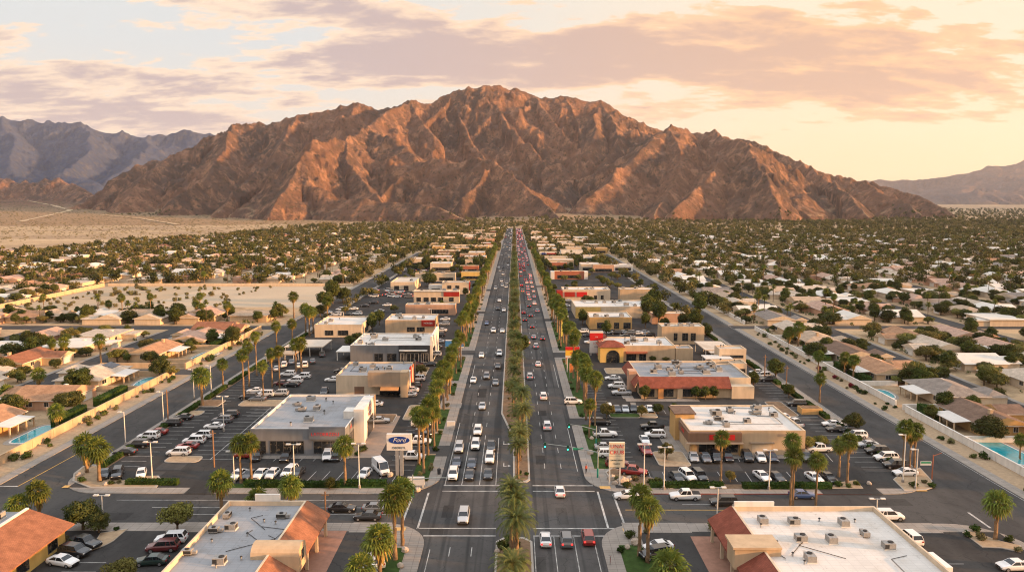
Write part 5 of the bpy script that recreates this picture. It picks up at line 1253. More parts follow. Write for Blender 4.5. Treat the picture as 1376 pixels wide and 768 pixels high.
# ------------------------------------------------------------------ signs, lamps, street furniture
def pylon_sign():
    x, y = G(537, 640); z0, z1 = 6.2, 9.0; y += .5
    s = scale_at(y); w = 33.5 / s / 2; t = thing('pylon_sign', 'tall dealership sign with blue oval emblem on twin grey posts', 'sign', (x, y, LZ))
    hz_ = G(537, 640); 
    zt, zb = 8.4, 5.15
    MB().box(-w, w, -.35, .35, zb, zt, bottom=True).build('sign_cabinet', M_SIGNW, t)
    for dx in (-.48, .36): MB().box(dx - .32, dx + .32, -.28, .28, 0, zb - .002).build('post', M_METAL, t)
    def oval(rx, rz, yy, m, nm):
        n = 40; b = MB(); c = (zb + zt) / 2 + .45
        P = [(rx * cos(2 * pi * k / n), rz * sin(2 * pi * k / n)) for k in range(n)]
        b.add([(p[0], yy, c + p[1]) for p in P] + [(p[0], yy + .03, c + p[1]) for p in P], [tuple(range(n))] + [(k, n + k, n + (k + 1) % n, (k + 1) % n) for k in range(n)]); return b.build(nm, m, t)
    oval(w * .87, .80, -.385, M_SIGNW, 'emblem_rim'); oval(w * .84, .74, -.42, M_SIGNB, 'emblem'); 
    lettering('Ford', 1.2, M_SIGNW, t, (0, -.44, (zb + zt) / 2 + .47), 0, 1.1, .35); lettering('OBEIKITL.', .66, M_SIGNK, t, (0, -.37, zb + .5), 0, 1.0)
pylon_sign()
def board_sign(name, label, px, py, w, zb, zt, panels, posts, top=None):
    x, y = G(px, py); t = thing(name, label, 'sign', (x, y, LZ))
    for p in posts: MB().box(p - .13, p + .13, -.13, .13, 0, zt - .1 if len(posts) > 1 else zb - .003).build('post', M_POLE, t)
    for i, (a, b_, m, txts) in enumerate(panels):
        MB().box(-w / 2, w / 2, -.3 - .001 * i, .3, zb + (zt - zb) * a, zb + (zt - zb) * b_, bottom=True).build('sign_panel', m, t)
        for (tx, sz, tm, fr) in txts: lettering(tx, sz, tm, t, (0, -.33, zb + (zt - zb) * (a + (b_ - a) * fr)))
    return t
board_sign('shop_sign', 'cream shop sign with two lines of red lettering by the corner rocks', 828, 652, 2.95, 3.6, 8.4, [(.45, 1.0, M_SIGNC, [('UNAI', 1.05, M_SIGNLR, .72), ('CRUB', 1.05, M_SIGNLR, .28)]), (0, .44, M_SIGNC, [('LAUMTVERNS', .36, M_SIGNK, .65), ('TAERTS', .36, M_SIGNK, .32)])], (-1.3, .65))
board_sign('shop_sign', 'wide blue and white sign board among the left verge palms', 611, 487, 6.0, 5.0, 7.6, [(0, 1, M_SIGNW, []), (.12, .9, mat('sign_face_sky', (.05, .19, .42), rough=.5, var=.35, scale=1.1), [('vehicle', 1.1, M_SIGNW, .45)])], (-2.2, 2.2))
board_sign('shop_sign', 'tall red-topped white sign before the arched restaurant', 801, 478, 4.6, 1.0, 8.6, [(.58, .92, M_SIGNR, [('rca', .8, M_SIGNW, .5)]), (.0, .57, M_SIGNW, [('LOHF', .9, M_SIGNLR, .8), ('OSNA', .6, M_SIGNK, .5)]), (.92, 1.0, M_SIGNW, [])], (-1.8, 1.8))
board_sign('shop_sign', 'yellow and red roofed sign on the right verge', 769, 500, 4.4, 4.6, 8.0, [(.72, 1, M_SIGNR, []), (.22, .71, M_SIGNY, [('oLo', .9, M_SIGNLR, .5)]), (0, .21, M_SIGNC, [])], (-1.6, 1.6))
board_sign('monument_sign', 'low red and white banner at the foot of the blue oval pylon', 559, 655, 3.2, .5, 2.0, [(0, 1, M_SIGNW, [])], (-1.3, 1.3))
board_sign('monument_sign', 'small white real-estate board on the left verge lawn', 606, 577, 1.8, .6, 1.9, [(0, 1, M_SIGNW, [])], (-.7, .7))
board_sign('monument_sign', 'white notice board by the hedge before the grey-roofed restaurant', 927, 562, 5.2, .2, 2.2, [(0, 1, M_SIGNW, [('BAOROAS', .6, mat('sign_ink_blue', (.05, .09, .2), rough=.6, var=.04), .7)])], (-2.2, 2.2))
def feather(px, py, h, m, label):
    x, y = G(px, py); t = thing('feather_banner', label, 'banner', (x, y, LZ)); MB().cyl(0, 0, 0, h, .05, n=6).build('pole', M_METAL, t)
    b = MB(); pr = [(0.06, 2), (.9, 2.2), (1.1, 3.2), (.7, h * .5), (1.05, h * .62), (1.15, h * .8), (.7, h * .95), (.06, h)]
    n = len(pr); b.add([(p[0], -.03, p[1]) for p in pr] + [(p[0], .03, p[1]) for p in pr], [tuple(range(n)), tuple(range(2 * n - 1, n - 1, -1))] + [(i, n + i, n + (i + 1) % n, (i + 1) % n) for i in range(n)]); b.build('banner_cloth', m, t)
feather(754, 459, 10.5, mat('banner_yellow', (.74, .66, .12), rough=.7, var=.1), 'tall yellow feather banner among the right verge palms')
feather(760, 490, 6.0, M_SIGNR, 'red feather banner below the yellow and red roofed sign')
feather(765, 510, 5.0, mat('banner_orange', (.62, .20, .06), rough=.7, var=.1), 'orange feather banner on the right verge lawn')
def lamp_post(px, py, top, label, twin=True, group='parking lamp posts', m=None):
    x, y = G(px, py); h = (py - top) / scale_at(y) * 1.0 + .25; t = thing('lamp_post', label, 'lamp post', (x, y, .13), 0, group)
    MB().cyl(0, 0, 0, h, .13, .085, 8).build('pole', m or M_POLE, t); MB().cyl(0, 0, 0, .6, .26, n=10).build('base', M_CONC, t)
    ar = MB(); ar.box(-.9, .9 if twin else .1, -.05, .05, h - .12, h - .02); ar.build('arm', m or M_POLE, t)
    for s in ((-1, 1) if twin else (-1,)):
        lm = MB(); lm.box(s * .95 - .38, s * .95 + .38, -.24, .24, h - .1, h + .08, bottom=True); lm.build('lamp_head', M_POLE, t)
LPOSTS = [(205, 649, 594, 'white twin lamp post on the planted corner of the left car park'), (169, 598, 554, 'slim white post on the far kerb between street and left car park'), (139, 704, 666, 'white twin lamp post in the bed beside the near left car park'),
 (315, 649, 607, 'white post between the two palms in front of the showroom car park'), (396, 655, 597, 'white twin lamp post before the middle of the grey showroom'), (483, 656, 596, 'white lamp post beside the white van near the blue oval sign'),
 (301, 580, 533, 'twin lamp post in the island of the middle parking row'), (220, 568, 527, 'white post on the left street kerb beside the black cars'), (261, 536, 497, 'slim post on the left street kerb above the palm bed'), (284, 526, 492, 'slim post near the hedge gap on the left street'),
 (865, 656, 597, 'twin lamp post behind the corner palms beside the shop sign rocks'), (892, 658, 601, 'single white post next to the twin lamp post at the right corner'), (963, 711, 655, 'white lamp post on the near pavement by the red tiled arcade'),
 (1033, 658, 605, 'twin lamp post in the hedge before the tan corner shop'), (1177, 702, 671, 'white lamp post behind the white-roofed plaza'), (1213, 649, 584, 'left one of two white posts on the planted right corner'), (1230, 658, 604, 'right one of two white posts on the planted right corner'),
 (580, 432, 416, 'small post by the cars behind the pinkish shop'), (462, 437, 420, 'first thin lamp beside the car park of the cream building'), (440, 452, 428, 'thin lamp where the side street passes the cream building')]
for a in LPOSTS: lamp_post(*a[:3], a[3], twin='twin' in a[3] or a[0] in (483, 963, 1177))
def utility_pole(px, py, top, label):
    x, y = G(px, py); h = (py - top) / scale_at(y) + .2; t = thing('utility_pole', label, 'pole', (x, y, .1)); MB().cyl(0, 0, 0, h, .17, .12, 8).build('pole', M_WOOD, t); MB().box(-.6, .6, -.06, .06, h - .7, h - .55, bottom=True).build('crossarm', M_WOOD, t)
utility_pole(288, 628, 578, 'brown wooden pole behind the island of parked white cars'); utility_pole(226, 566, 524, 'brown wooden pole beside the white post on the left street'); utility_pole(1056, 528, 492, 'wooden pole at the right street opposite the parked cars'); utility_pole(1027, 512, 477, 'shorter wooden pole near the stacked cream kiosk'); utility_pole(438, 708, 660, 'dark brown post behind the orange tiled arcade')
# traffic signals on mast arms
M_SIGGREEN = mat('green_signal_housing', (.01, .05, .035), rough=.5, var=.1); M_SIGLIT = mat('green_signal_lit', (.05, .9, .5), rough=.4, var=.02, emit=1.6); M_STEEL = mat('painted_steel', (.30, .33, .31), rough=.5, var=.1); M_STEELG = mat('green_steel', (.02, .22, .16), rough=.5, var=.12)
def signal(px, py, armx, heads, plate, label, h=6.0):
    x, y = G(px, py); t = thing('traffic_signal', label, 'traffic signal', (x, y, KZ))
    MB().cyl(0, 0, 0, 1.9, .17, n=8).build('base', M_STEELG, t); MB().cyl(0, 0, 1.9, h, .12, .1, 8).build('pole', M_STEEL, t)
    ax, ay = armx; MB().tube([(0, 0, h - .9), (ax * .5, ay * .5, h - .25), (ax, ay, h)], [.10, .08, .06], 7).build('mast_arm', M_STEEL, t)
    for f_ in heads:
        hx, hy = ax * f_, ay * f_; zz = h - .9 * (1 - f_) ** 2 - .1; hd = MB(); hd.box(hx - .2, hx + .2, hy - .14, hy + .14, zz - .75, zz + .35, bottom=True); q = hd.build('signal_head', M_SIGGREEN, t)
        MB().box(hx - .13, hx + .13, hy - .17, hy - .143, zz - .62, zz - .36, bottom=True).build('green_light', M_SIGLIT, q)
    if plate: px_ = ax * plate; MB().box(px_ - 1.0, px_ + 1.0, ay * plate - .05, ay * plate + .03, h - .75, h - .3, bottom=True).build('street_sign', M_SIGNG, t)
signal(803, 642, (-10.5, 2.6), (.97, .55), .36, 'traffic signal with two green heads on a long arm over the right carriageway')
signal(801, 601, (-6.2, 1.2), (.95,), None, 'bare mast arm pole on the right verge behind the signal', 4.8)
signal(555, 668, (8, -1.5), (), None, 'pole with short arm beside the blue oval sign corner', 4.2)
def corner_sign():
    x, y = G(1252, 645); t = thing('street_name_sign', 'green and white street name board on a dark red pole at the right corner', 'sign', (x, y, KZ))
    MB().cyl(0, 0, 0, 5.0, .12, .09, 8).build('pole', ST['rust'], t); MB().tube([(0, 0, 4.8), (1.6, 0, 5.4)], [.06, .05], 6).build('arm', ST['rust'], t)
    MB().box(-2.4, -.3, -.04, .04, 2.9, 3.7, bottom=True).build('sign_panel', M_SIGNW, t); MB().box(-2.3, -.4, -.06, -.043, 3.3, 3.65, bottom=True).build('green_strip', M_SIGNG, t)
corner_sign()
def bin_(px, py):
    x, y = G(px, py); t = thing('litter_bin', 'dark litter bin on the pavement by the turn of the kerb', 'bin', (x, y, KZ)); MB().cyl(0, 0, 0, 1.0, .32, .36, 12).build('drum', ST['dark'], t); MB().cyl(0, 0, 1.0, 1.12, .38, .22, 12).build('lid', ST['dark'], t)
bin_(590, 637)
def bike(px, py):
    x, y = G(px, py); t = thing('bicycle', 'red bicycle parked on the near right pavement', 'bicycle', (x, y, KZ), R(80)); fr = ST['red']
    for dx in (-.5, .5):
        w_ = MB(); n = 18
        w_.tube([(dx + .33 * cos(2 * pi * k / n), 0, .34 + .33 * sin(2 * pi * k / n)) for k in range(n + 1)], [.025] * (n + 1), 5, cap=False); w_.build('wheel', M_TYRE, t)
    f_ = MB(); f_.tube([(-.5, 0, .34), (-.1, 0, .34), (.38, 0, .85), (-.22, 0, .80), (-.1, 0, .34)], [.03] * 5, 5); f_.tube([(-.5, 0, .34), (-.22, 0, .8), (-.25, 0, .98)], [.025] * 3, 5); f_.tube([(.5, 0, .34), (.36, 0, .98)], [.03] * 2, 5); f_.build('frame', fr, t)
    MB().box(-.38, -.12, -.07, .07, .97, 1.03, bottom=True).build('saddle', M_TRIM, t); MB().tube([(.34, -.28, 1.0), (.36, 0, .98), (.34, .28, 1.0)], [.02] * 3, 5).build('handlebar', M_TRIM, t)
bike(820, 757)
def person(px, py, shirt, legs, label):
    x, y = G(px, py); me = bpy.data.meshes.new('person')
    V = [(0, 0, .98), (0, 0, 1.22), (0, 0, 1.46), (0, 0, 1.56), (0, .02, 1.70), (.19, 0, 1.42), (.25, .03, 1.14), (.22, .16, .92), (-.19, 0, 1.42), (-.25, -.03, 1.14), (-.23, .05, .90), (.10, 0, .90), (.11, .12, .50), (.11, .10, .06), (.11, .24, .03), (-.10, 0, .90), (-.11, -.06, .50), (-.11, -.22, .08), (-.11, -.09, .03)]
    E = [(0, 1), (1, 2), (2, 3), (3, 4), (2, 5), (5, 6), (6, 7), (2, 8), (8, 9), (9, 10), (0, 11), (11, 12), (12, 13), (13, 14), (0, 15), (15, 16), (16, 17), (17, 18)]
    RR = [.15, .14, .16, .06, .11, .075, .055, .04, .075, .055, .04, .10, .075, .05, .04, .10, .075, .05, .04]
    me.from_pydata(V, E, []); o = obj('person', me, None, (x, y, KZ), R(200))
    md = o.modifiers.new('skin', 'SKIN'); md.use_smooth_shade = True; sb = o.modifiers.new('sub', 'SUBSURF'); sb.levels = 1; sb.render_levels = 1
    for i, v in enumerate(me.skin_vertices[0].data): v.radius = (RR[i], RR[i] * .85); v.use_root = i == 0
    m = mat('pedestrian', shirt, rough=.9, var=.05)
    def f_(N, L, src, vec):
        sp = N.new('ShaderNodeSeparateXYZ'); L.new(vec, sp.inputs[0]); a = _mixc(N, L, _rng(N, L, sp.outputs[2], .93, .95), legs, src)
        return _mixc(N, L, _rng(N, L, sp.outputs[2], 1.52, 1.54), a, (.30, .17, .11))
    overlay(m, f_); me.materials.append(m); tag(o, label, 'person')
    MB().ball((0, 0, 1.76), (.105, .12, .10), 8, 5).build('hair', mat('dark_hair', (.03, .02, .015), rough=.8, var=.1), o)
person(787.5, 636, (.45, .09, .05), (.03, .03, .035), 'person in red top and dark trousers walking on the right pavement')
# ------------------------------------------------------------------ houses
_hm = {}
def gable(b, x0, x1, y0, y1, z, rise, axis, o=.55, m=0, mw=1, th=.16):
    X0, X1, Y0, Y1 = x0 - o, x1 + o, y0 - o, y1 + o
    if axis == 'y':
        c = (X0 + X1) / 2; V = [(X0, Y0, z), (X1, Y0, z), (X1, Y1, z), (X0, Y1, z), (c, Y0, z + rise), (c, Y1, z + rise)]
        b.add(V, [(0, 4, 5, 3), (1, 2, 5, 4)], m); ends = [(0, 1, 4), (2, 3, 5)]
    else:
        c = (Y0 + Y1) / 2; V = [(X0, Y0, z), (X1, Y0, z), (X1, Y1, z), (X0, Y1, z), (X0, c, z + rise), (X1, c, z + rise)]
        b.add(V, [(0, 1, 5, 4), (2, 3, 4, 5)], m); ends = [(1, 2, 5), (3, 0, 4)]
    b.add(V, ends, mw); b.box(X0, X1, Y0, Y1, z - th, z - .002, 2, top=False, bottom=True)
def hip(b, x0, x1, y0, y1, z, rise, o=.55, m=0, th=.16):
    X0, X1, Y0, Y1 = x0 - o, x1 + o, y0 - o, y1 + o; dx, dy = X1 - X0, Y1 - Y0
    if dx > dy: r = ((X0 + dy / 2 * .9, (Y0 + Y1) / 2), (X1 - dy / 2 * .9, (Y0 + Y1) / 2)); f = [(0, 1, 5, 4), (1, 2, 5), (2, 3, 4, 5), (3, 0, 4)]
    else: r = (((X0 + X1) / 2, Y0 + dx / 2 * .9), ((X0 + X1) / 2, Y1 - dx / 2 * .9)); f = [(0, 1, 4), (1, 2, 5, 4), (2, 3, 5), (3, 0, 4, 5)]
    b.add([(X0, Y0, z), (X1, Y0, z), (X1, Y1, z), (X0, Y1, z), (*r[0], z + rise), (*r[1], z + rise)], f, m); b.box(X0, X1, Y0, Y1, z - th, z - .002, 2, top=False, bottom=True)
def flat(b, x0, x1, y0, y1, z, o=.5, m=0): b.box(x0 - o, x1 + o, y0 - o, y1 + o, z - .12, z + .28, m, bottom=True)
# plans in house coordinates, +x is the street side: main block and wing (x0, x1, y0, y1), roof kind, rise, ridge
PLANS = [((-7, 4, -8.5, 8.5), (4, 10, 1, 8.5), 'gable', 1.9, 'y', 'x'), ((-7.5, 5, -9, 9), (5, 10, -9, -1), 'hip', 2.0, 'y', 'x'), ((-7, 7, -7.5, 7.5), (-12, -7, -3, 6), 'gable', 2.2, 'x', 'x'),
         ((-8, 6, -8, 8), (6, 11, 0, 7.5), 'flat', 0, 'y', 'x'), ((-6.5, 5.5, -9.5, 9.5), (5.5, 10.5, -9.5, -2.5), 'gable', 1.7, 'y', 'y')]
def house_meshes(v, wall, roof):
    k = (v, wall, roof)
    if k in _hm: return _hm[k]
    A, B_, kind, rise, ax, ax2 = PLANS[v]; w = MB(); h = 2.7
    w.box(*A, 0, h, top=False); w.box(*B_, 0, h - .12, top=False); wm = w.mesh('wall', ST[wall])
    r = MB()
    if kind == 'gable': gable(r, *A, h, rise, ax); gable(r, *B_, h - .1, rise * .72, ax2, .5)
    elif kind == 'hip': hip(r, *A, h, rise); hip(r, *B_, h - .1, rise * .7, .5)
    else: flat(r, *A, h); flat(r, *B_, h - .5)
    rm = r.mesh('roof', [TL[roof], ST[wall], M_FRAMEW]); _hm[k] = (wm, rm); return _hm[k]
_g = MB(); _g.box(0, .06, -2.4, 2.4, 0, 2.1)
for i_ in range(1, 4): _g.box(.061, .075, -2.38, 2.38, i_ * .52 - .015, i_ * .52 + .015)
GARAGE = _g.mesh('garage_door', M_FRAMEW)
_c = MB(); _c.box(-.35, .35, -.5, .5, 0, 1.7); _c.box(-.42, .42, -.57, .57, 1.7, 1.85); CHIM = _c.mesh('chimney', ST['tan'])
_s = MB(); _s.box(-1.6, 1.6, -2.4, 2.4, 0, .06); SOLAR = _s.mesh('solar_panel', mat('solar_glass', (.02, .026, .05), rough=.15, var=.2, spec=.6))
_s = MB(); _s.box(-.5, .5, -.5, .5, 0, .5); _s.cyl(0, 0, .5, .62, .3, n=8); SWAMP = _s.mesh('roof_cooler', M_FRAMEW)
_wm = {}
def hwin(w_):
    if w_ not in _wm:
        f = MB(); p = MB(); f.box(-w_ / 2, w_ / 2, -.05, 0, 0, .08); f.box(-w_ / 2, w_ / 2, -.05, 0, 1.22, 1.3); f.box(-w_ / 2, -w_ / 2 + .08, -.05, 0, .08, 1.22); f.box(w_ / 2 - .08, w_ / 2, -.05, 0, .08, 1.22); f.box(-.03, .03, -.05, 0, .08, 1.22)
        p.box(-w_ / 2 + .08, w_ / 2 - .08, -.02, -.003, .08, 1.22); _wm[w_] = (f.mesh('window', M_FRAMEW), p.mesh('pane', M_GLASS))
    return _wm[w_]
def house(x, y, rz, v, wall, roof, label, group, level, sc=1.0, extras=()):
    """level 2: every part, 1: walls, roof and garage door"""
    wm, rm = house_meshes(v, wall, roof); A, B_, kind, rise, ax, ax2 = PLANS[v]
    t = thing('house', label, 'house', (x, y, .02), rz, group, sc)
    obj('wall', wm, t); ro = obj('roof', rm, t)
    gx = B_[1] if B_[1] > A[1] else A[1]; gy = (B_[2] + B_[3]) / 2 if B_[1] > A[1] else 3
    obj('garage_door', GARAGE, t, (gx + .003, gy, .05))
    if level < 2: return t
    for (px, py, r_, w_) in ((A[1] + .003, (A[2] + B_[2]) / 2 if B_[2] > A[2] + 3 else (A[3] + B_[3]) / 2, pi / 2, 1.8), (A[0] - .003, A[2] + 2.5, -pi / 2, 1.8), (A[0] - .003, A[3] - 3, -pi / 2, 2.4),
                             ((A[0] + A[1]) / 2 - 2, A[2] - .003, 0, 1.8), ((A[0] + A[1]) / 2 + 2.5, A[2] - .003, 0, 1.2), ((A[0] + A[1]) / 2, A[3] + .003, pi, 1.8)):
        f, p = hwin(w_); wo = obj('window', f, t, (px, py, .95), r_); obj('pane', p, wo)
    top = 2.7 + (rise * .55 if kind != 'flat' else .28)
    if 'chimney' in extras: obj('chimney', CHIM, ro, ((A[0] + A[1]) / 2 - 1, A[2] + 4, top - .3))
    if 'cooler' in extras or kind == 'flat': obj('roof_cooler', SWAMP, ro, ((A[0] + A[1]) / 2 + 1.5, A[3] - 4.5, top - .1))
    if 'solar' in extras:
        s = obj('solar_panel', SOLAR, ro, ((A[0] + A[1]) / 2 - 2.6, A[2] + 4, 2.7 + rise * .66)); s.rotation_euler = (0, -math.atan(rise / 7), 0)
    if 'patio' in extras:
        b = MB(); L_ = 9; b.add([(A[0] - 4.6, -L_ / 2 - 1, 2.3), (A[0] - .5, -L_ / 2 - 1, 2.62), (A[0] - .5, L_ / 2 - 1, 2.62), (A[0] - 4.6, L_ / 2 - 1, 2.3), (A[0] - 4.6, -L_ / 2 - 1, 2.42), (A[0] - .5, -L_ / 2 - 1, 2.74), (A[0] - .5, L_ / 2 - 1, 2.74), (A[0] - 4.6, L_ / 2 - 1, 2.42)],
                                 [(0, 1, 5, 4), (1, 2, 6, 5), (2, 3, 7, 6), (3, 0, 4, 7), (4, 5, 6, 7), (3, 2, 1, 0)])
        pc = b.build('patio_cover', RF['white'], t)
        for q in (-L_ / 2 - .8, -L_ / 6 - 1, L_ / 6 - 1, L_ / 2 - 1.2): MB().box(A[0] - 4.4, A[0] - 4.1, q - .15, q + .15, 0, 2.3).build('post', ST['tan'], pc)
    return t
ROOFW = {'tan': 'tan-roofed', 'terracotta': 'terracotta-roofed', 'pink': 'pink-roofed', 'orange': 'orange-roofed', 'brown': 'brown-roofed', 'beige': 'beige-roofed', 'white': 'white-roofed', 'grey': 'grey-roofed', 'red': 'red-roofed'}
# hand-placed houses: (x, y, plan, wall, roof, turn, extras)
NEAR_L = [(-126.5, 168, 0, 'ochre', 'orange', pi, ('patio',)), (-123, 194, 2, 'pink', 'orange', 0, ('cooler', 'patio')), (-126.5, 217, 1, 'cream', 'beige', pi, ('solar', 'patio')), (-126, 253, 0, 'tan', 'orange', pi, ('patio', 'chimney')),
          (-120.5, 278, 4, 'tan', 'pink', pi, ('patio',)), (-121, 298, 2, 'pink', 'terracotta', pi, ())]
NEAR_R = [(121, 141, 2, 'tan', 'grey', 0, ('patio',)), (114, 174.5, 0, 'ochre', 'brown', 0, ('patio', 'chimney')), (119.5, 200, 1, 'cream', 'grey', 0, ('patio', 'cooler')), (114.5, 225, 0, 'tan', 'orange', 0, ('patio', 'cooler')),
          (114.5, 251, 4, 'cream', 'brown', 0, ('patio',)), (114, 276, 1, 'tan', 'tan', 0, ('chimney',)), (114.5, 296, 0, 'tan', 'beige', 0, ())]
cand = []                                   # every other lot: (distance, x, y, rz, plan, wall, roof, row phrase)
def row(x, face, y0, y1, pitch, phrase, cols, skip=()):
    y = y0 + rnd.uniform(0, 4); n = 0
    while y < y1:
        ok = abs(x) < .74 * y + 30 and not any(a < y < b_ for a, b_ in skip)
        if ok:
            v = rnd.choice((0, 1, 2, 3, 4)) if 'white' not in cols[-1:] else rnd.choice((0, 1, 3, 3, 4)); c = rnd.choice(cols)
            if v == 3: c = rnd.choice(('white', 'white', 'beige'))
            wl = {'tan': 'tan', 'pink': 'pink', 'orange': 'tan', 'terracotta': 'tan', 'brown': 'ochre', 'beige': 'cream', 'white': 'cream', 'grey': 'cream', 'red': 'tan'}[c]
            n += 1; cand.append((hypot(x, y), x + rnd.uniform(-1.5, 1.5), y, (0 if face > 0 else pi) + rnd.choice((0, 0, 0, pi / 2, pi)) * (rnd.random() < .3), v, wl, c, phrase))
        y += pitch * rnd.uniform(.88, 1.15)
CR = ['tan', 'pink', 'pink', 'beige', 'beige', 'white', 'white', 'white', 'white', 'grey', 'orange', 'tan']; CLF = ['tan', 'beige', 'beige', 'pink', 'pink', 'orange', 'terracotta', 'white', 'tan']
GAPR = ((303, 322), (560, 570), (800, 812)); GAPL = ((300, 322),)
rowsR = [115, 150]; s_ = 192
while s_ < 900: rowsR += [s_ - 19, s_ + 19]; s_ += 58
for i, x in enumerate(rowsR):
    ph = 'the row behind the long white wall' if i == 0 else f'the {nth(i)} suburb row on the right' if i < 8 else 'the far right-hand rows'
    row(x, 1 if i % 2 == 0 else -1, 322 if i == 0 else 165, 1230, 22.5, ph, CR, GAPR)
rowsL = [-120, -158]; s_ = -198
while s_ > -560: rowsL += [s_ + 19, s_ - 19]; s_ -= 58
for i, x in enumerate(rowsL):
    ph = 'the row behind the tan wall' if i == 0 else f'the {nth(i)} suburb row on the left' if i < 8 else 'the far left-hand rows'
    sk = list(GAPL)
    if -262 < x < -100: sk.append((341 if x < -150 else 318, 470))
    if i == 0: sk.append((0, 316))
    row(x, -1 if i % 2 == 0 else 1, 190, 1190, 22.5, ph, CLF, sk)
cand = [c for c in cand if not (c[1] < -420 and c[2] > 700 + (c[1] + 520) * 4.5)]
for (x, y) in [(-118, 334), (-141, 333), (-163, 334), (-187, 333), (-209, 334), (-232, 333), (-255, 332)]: cand.append((hypot(x, y), x, y, pi / 2, rnd.choice((0, 3, 2)), 'tan', rnd.choice(('tan', 'pink', 'white')), 'the row before the sand lot'))
cand.sort(key=lambda c: c[0])
lots = []
cnt = {}
for i, (x, y, v, wl, rc, rz, ex) in enumerate(NEAR_L):
    n_ = cnt['l'] = cnt.get('l', 0) + 1; house(x, y, rz, v, wl, rc, f'{ROOFW[rc]} house with backyard against the tan wall, {nth(n_)} up from the crossing', 'houses behind the tan wall', 2, 1.0, ex); lots.append((x, y, 'the tan wall', 1))
for i, (x, y, v, wl, rc, rz, ex) in enumerate(NEAR_R):
    n_ = cnt['r'] = cnt.get('r', 0) + 1; house(x, y, rz, v, wl, rc, f'{ROOFW[rc]} house with backyard against the long white wall, {nth(n_)} up from the crossing', 'houses behind the white wall', 2, 1.0, ex); lots.append((x, y, 'the long white wall', 1))
NH = 285; seq = {}; far_houses = []
for i, (d_, x, y, rz, v, wl, rc, ph) in enumerate(cand):
    if i < NH:
        if 'far ' in ph: lab = f'low {ROOFW[rc]} house half hidden by trees in {ph}'; grp = f'{rc} houses in {ph}'
        else: n_ = seq[ph] = seq.get(ph, 0) + 1; lab = f'{ROOFW[rc]} {("gabled", "hipped", "gabled", "flat", "long")[v]} house, {nth(n_)} from the near end of {ph}'; grp = 'houses in ' + ph
        house(x, y, rz, v, wl, rc, lab, grp, 2 if d_ < 330 else 1, rnd.uniform(.92, 1.08), ('patio', 'chimney', 'cooler')[:rnd.randrange(3)] if d_ < 330 else ())
        lots.append((x, y, ph, 0))
    else: far_houses.append((x, y, rz, v, wl, rc))
_cols = list(TL); fh = MB()
for (x, y, rz, v, wl, rc) in far_houses:
    A, B_, kind, rise, ax, ax2 = PLANS[v]; w = MB(); w.box(*A, 0, 2.7, len(_cols), top=False); w.box(*B_, 0, 2.6, len(_cols), top=False); m = _cols.index(rc)
    if kind == 'gable': gable(w, *A, 2.7, rise, ax, m=m, mw=len(_cols)); gable(w, *B_, 2.6, rise * .7, ax2, m=m, mw=len(_cols))
    elif kind == 'hip': hip(w, *A, 2.7, rise, m=m); hip(w, *B_, 2.6, rise * .7, m=m)
    else: flat(w, *A, 2.7, m=m); flat(w, *B_, 2.3, m=m)
    w.box(A[0] - .05, A[1] + .05, A[2] + 2, A[3] - 2, .6, 2.0, len(_cols) + 1, top=False); w.box(A[0] + 2, A[1] - 2, A[2] - .05, A[3] + .05, .6, 2.0, len(_cols) + 1, top=False)
    w.m = [len(_cols) if q == 2 and False else q for q in w.m]
    c, s = cos(rz), sin(rz); fh.add([(x + p[0] * c - p[1] * s, y + p[0] * s + p[1] * c, p[2] + .02) for p in w.v], w.f, 0); fh.m[-len(w.m):] = w.m
fo = fh.build('suburb_houses', [TL[c] for c in _cols] + [ST['cream'], M_GLASS]); tag(fo, 'far low houses of the valley floor merging into one mass', 'houses', None, 'stuff')
# walls
def bwall(label, x, segs, h, m, th=.3):
    t = thing('boundary_wall', label, 'wall', (0, 0, 0))
    for a, b_ in segs:
        w = MB(); w.box(x - th / 2, x + th / 2, a, b_, 0, h); w.box(x - th / 2 - .06, x + th / 2 + .06, a, b_, h + .001, h + .09, bottom=True)
        y = a
        while y < b_: w.box(x - th / 2 - .07, x + th / 2 + .07, y - .2, y + .2, 0, h + .13); y += 7.5
        w.build('wall_panel', m, t)
bwall('tan garden wall along the left side street, near stretch', -105.5, [(60, 226)], 1.9, ST['tan']); bwall('tan garden wall along the left side street beyond the link road', -105.5, [(234, 306)], 1.9, ST['tan'])
bwall('tan wall on the far left edge of the sand lot', -256, [(352, 461)], 2.2, ST['tan'])
bwall('long pale wall along the right side street', 100.2, [(60, 186), (191, 306)], 1.7, ST['white']); bwall('pale wall along the right side street beyond the inner cross street', 100.2, [(320, 520)], 1.7, ST['white'])
def xwall(label, y, x0, x1, h, m): tag(MB().box(x0, x1, y - .15, y + .15, 0, h).build('garden_wall', m), label, 'wall')
xwall('low white wall across the far edge of the sand lot', 463.5, -255, -101, 1.8, ST['cream']); xwall('tan side wall beside the link road on the left', 224.5, -134, -105.8, 1.6, ST['tan']); xwall('tan side wall on the far side of the link road', 236, -134, -105.8, 1.6, ST['tan'])
for i, y in enumerate((184, 206, 242, 266, 288)): xwall(f'tan dividing wall between left backyards, {nth(i + 1)} from the crossing', y, -119, -105.8, 1.6, ST['tan'])
for i, y in enumerate((162, 188, 213, 239, 264, 287)): xwall(f'pale dividing wall between right backyards, {nth(i + 1)} from the crossing', y, 100.5, 112, 1.5, ST['white'])
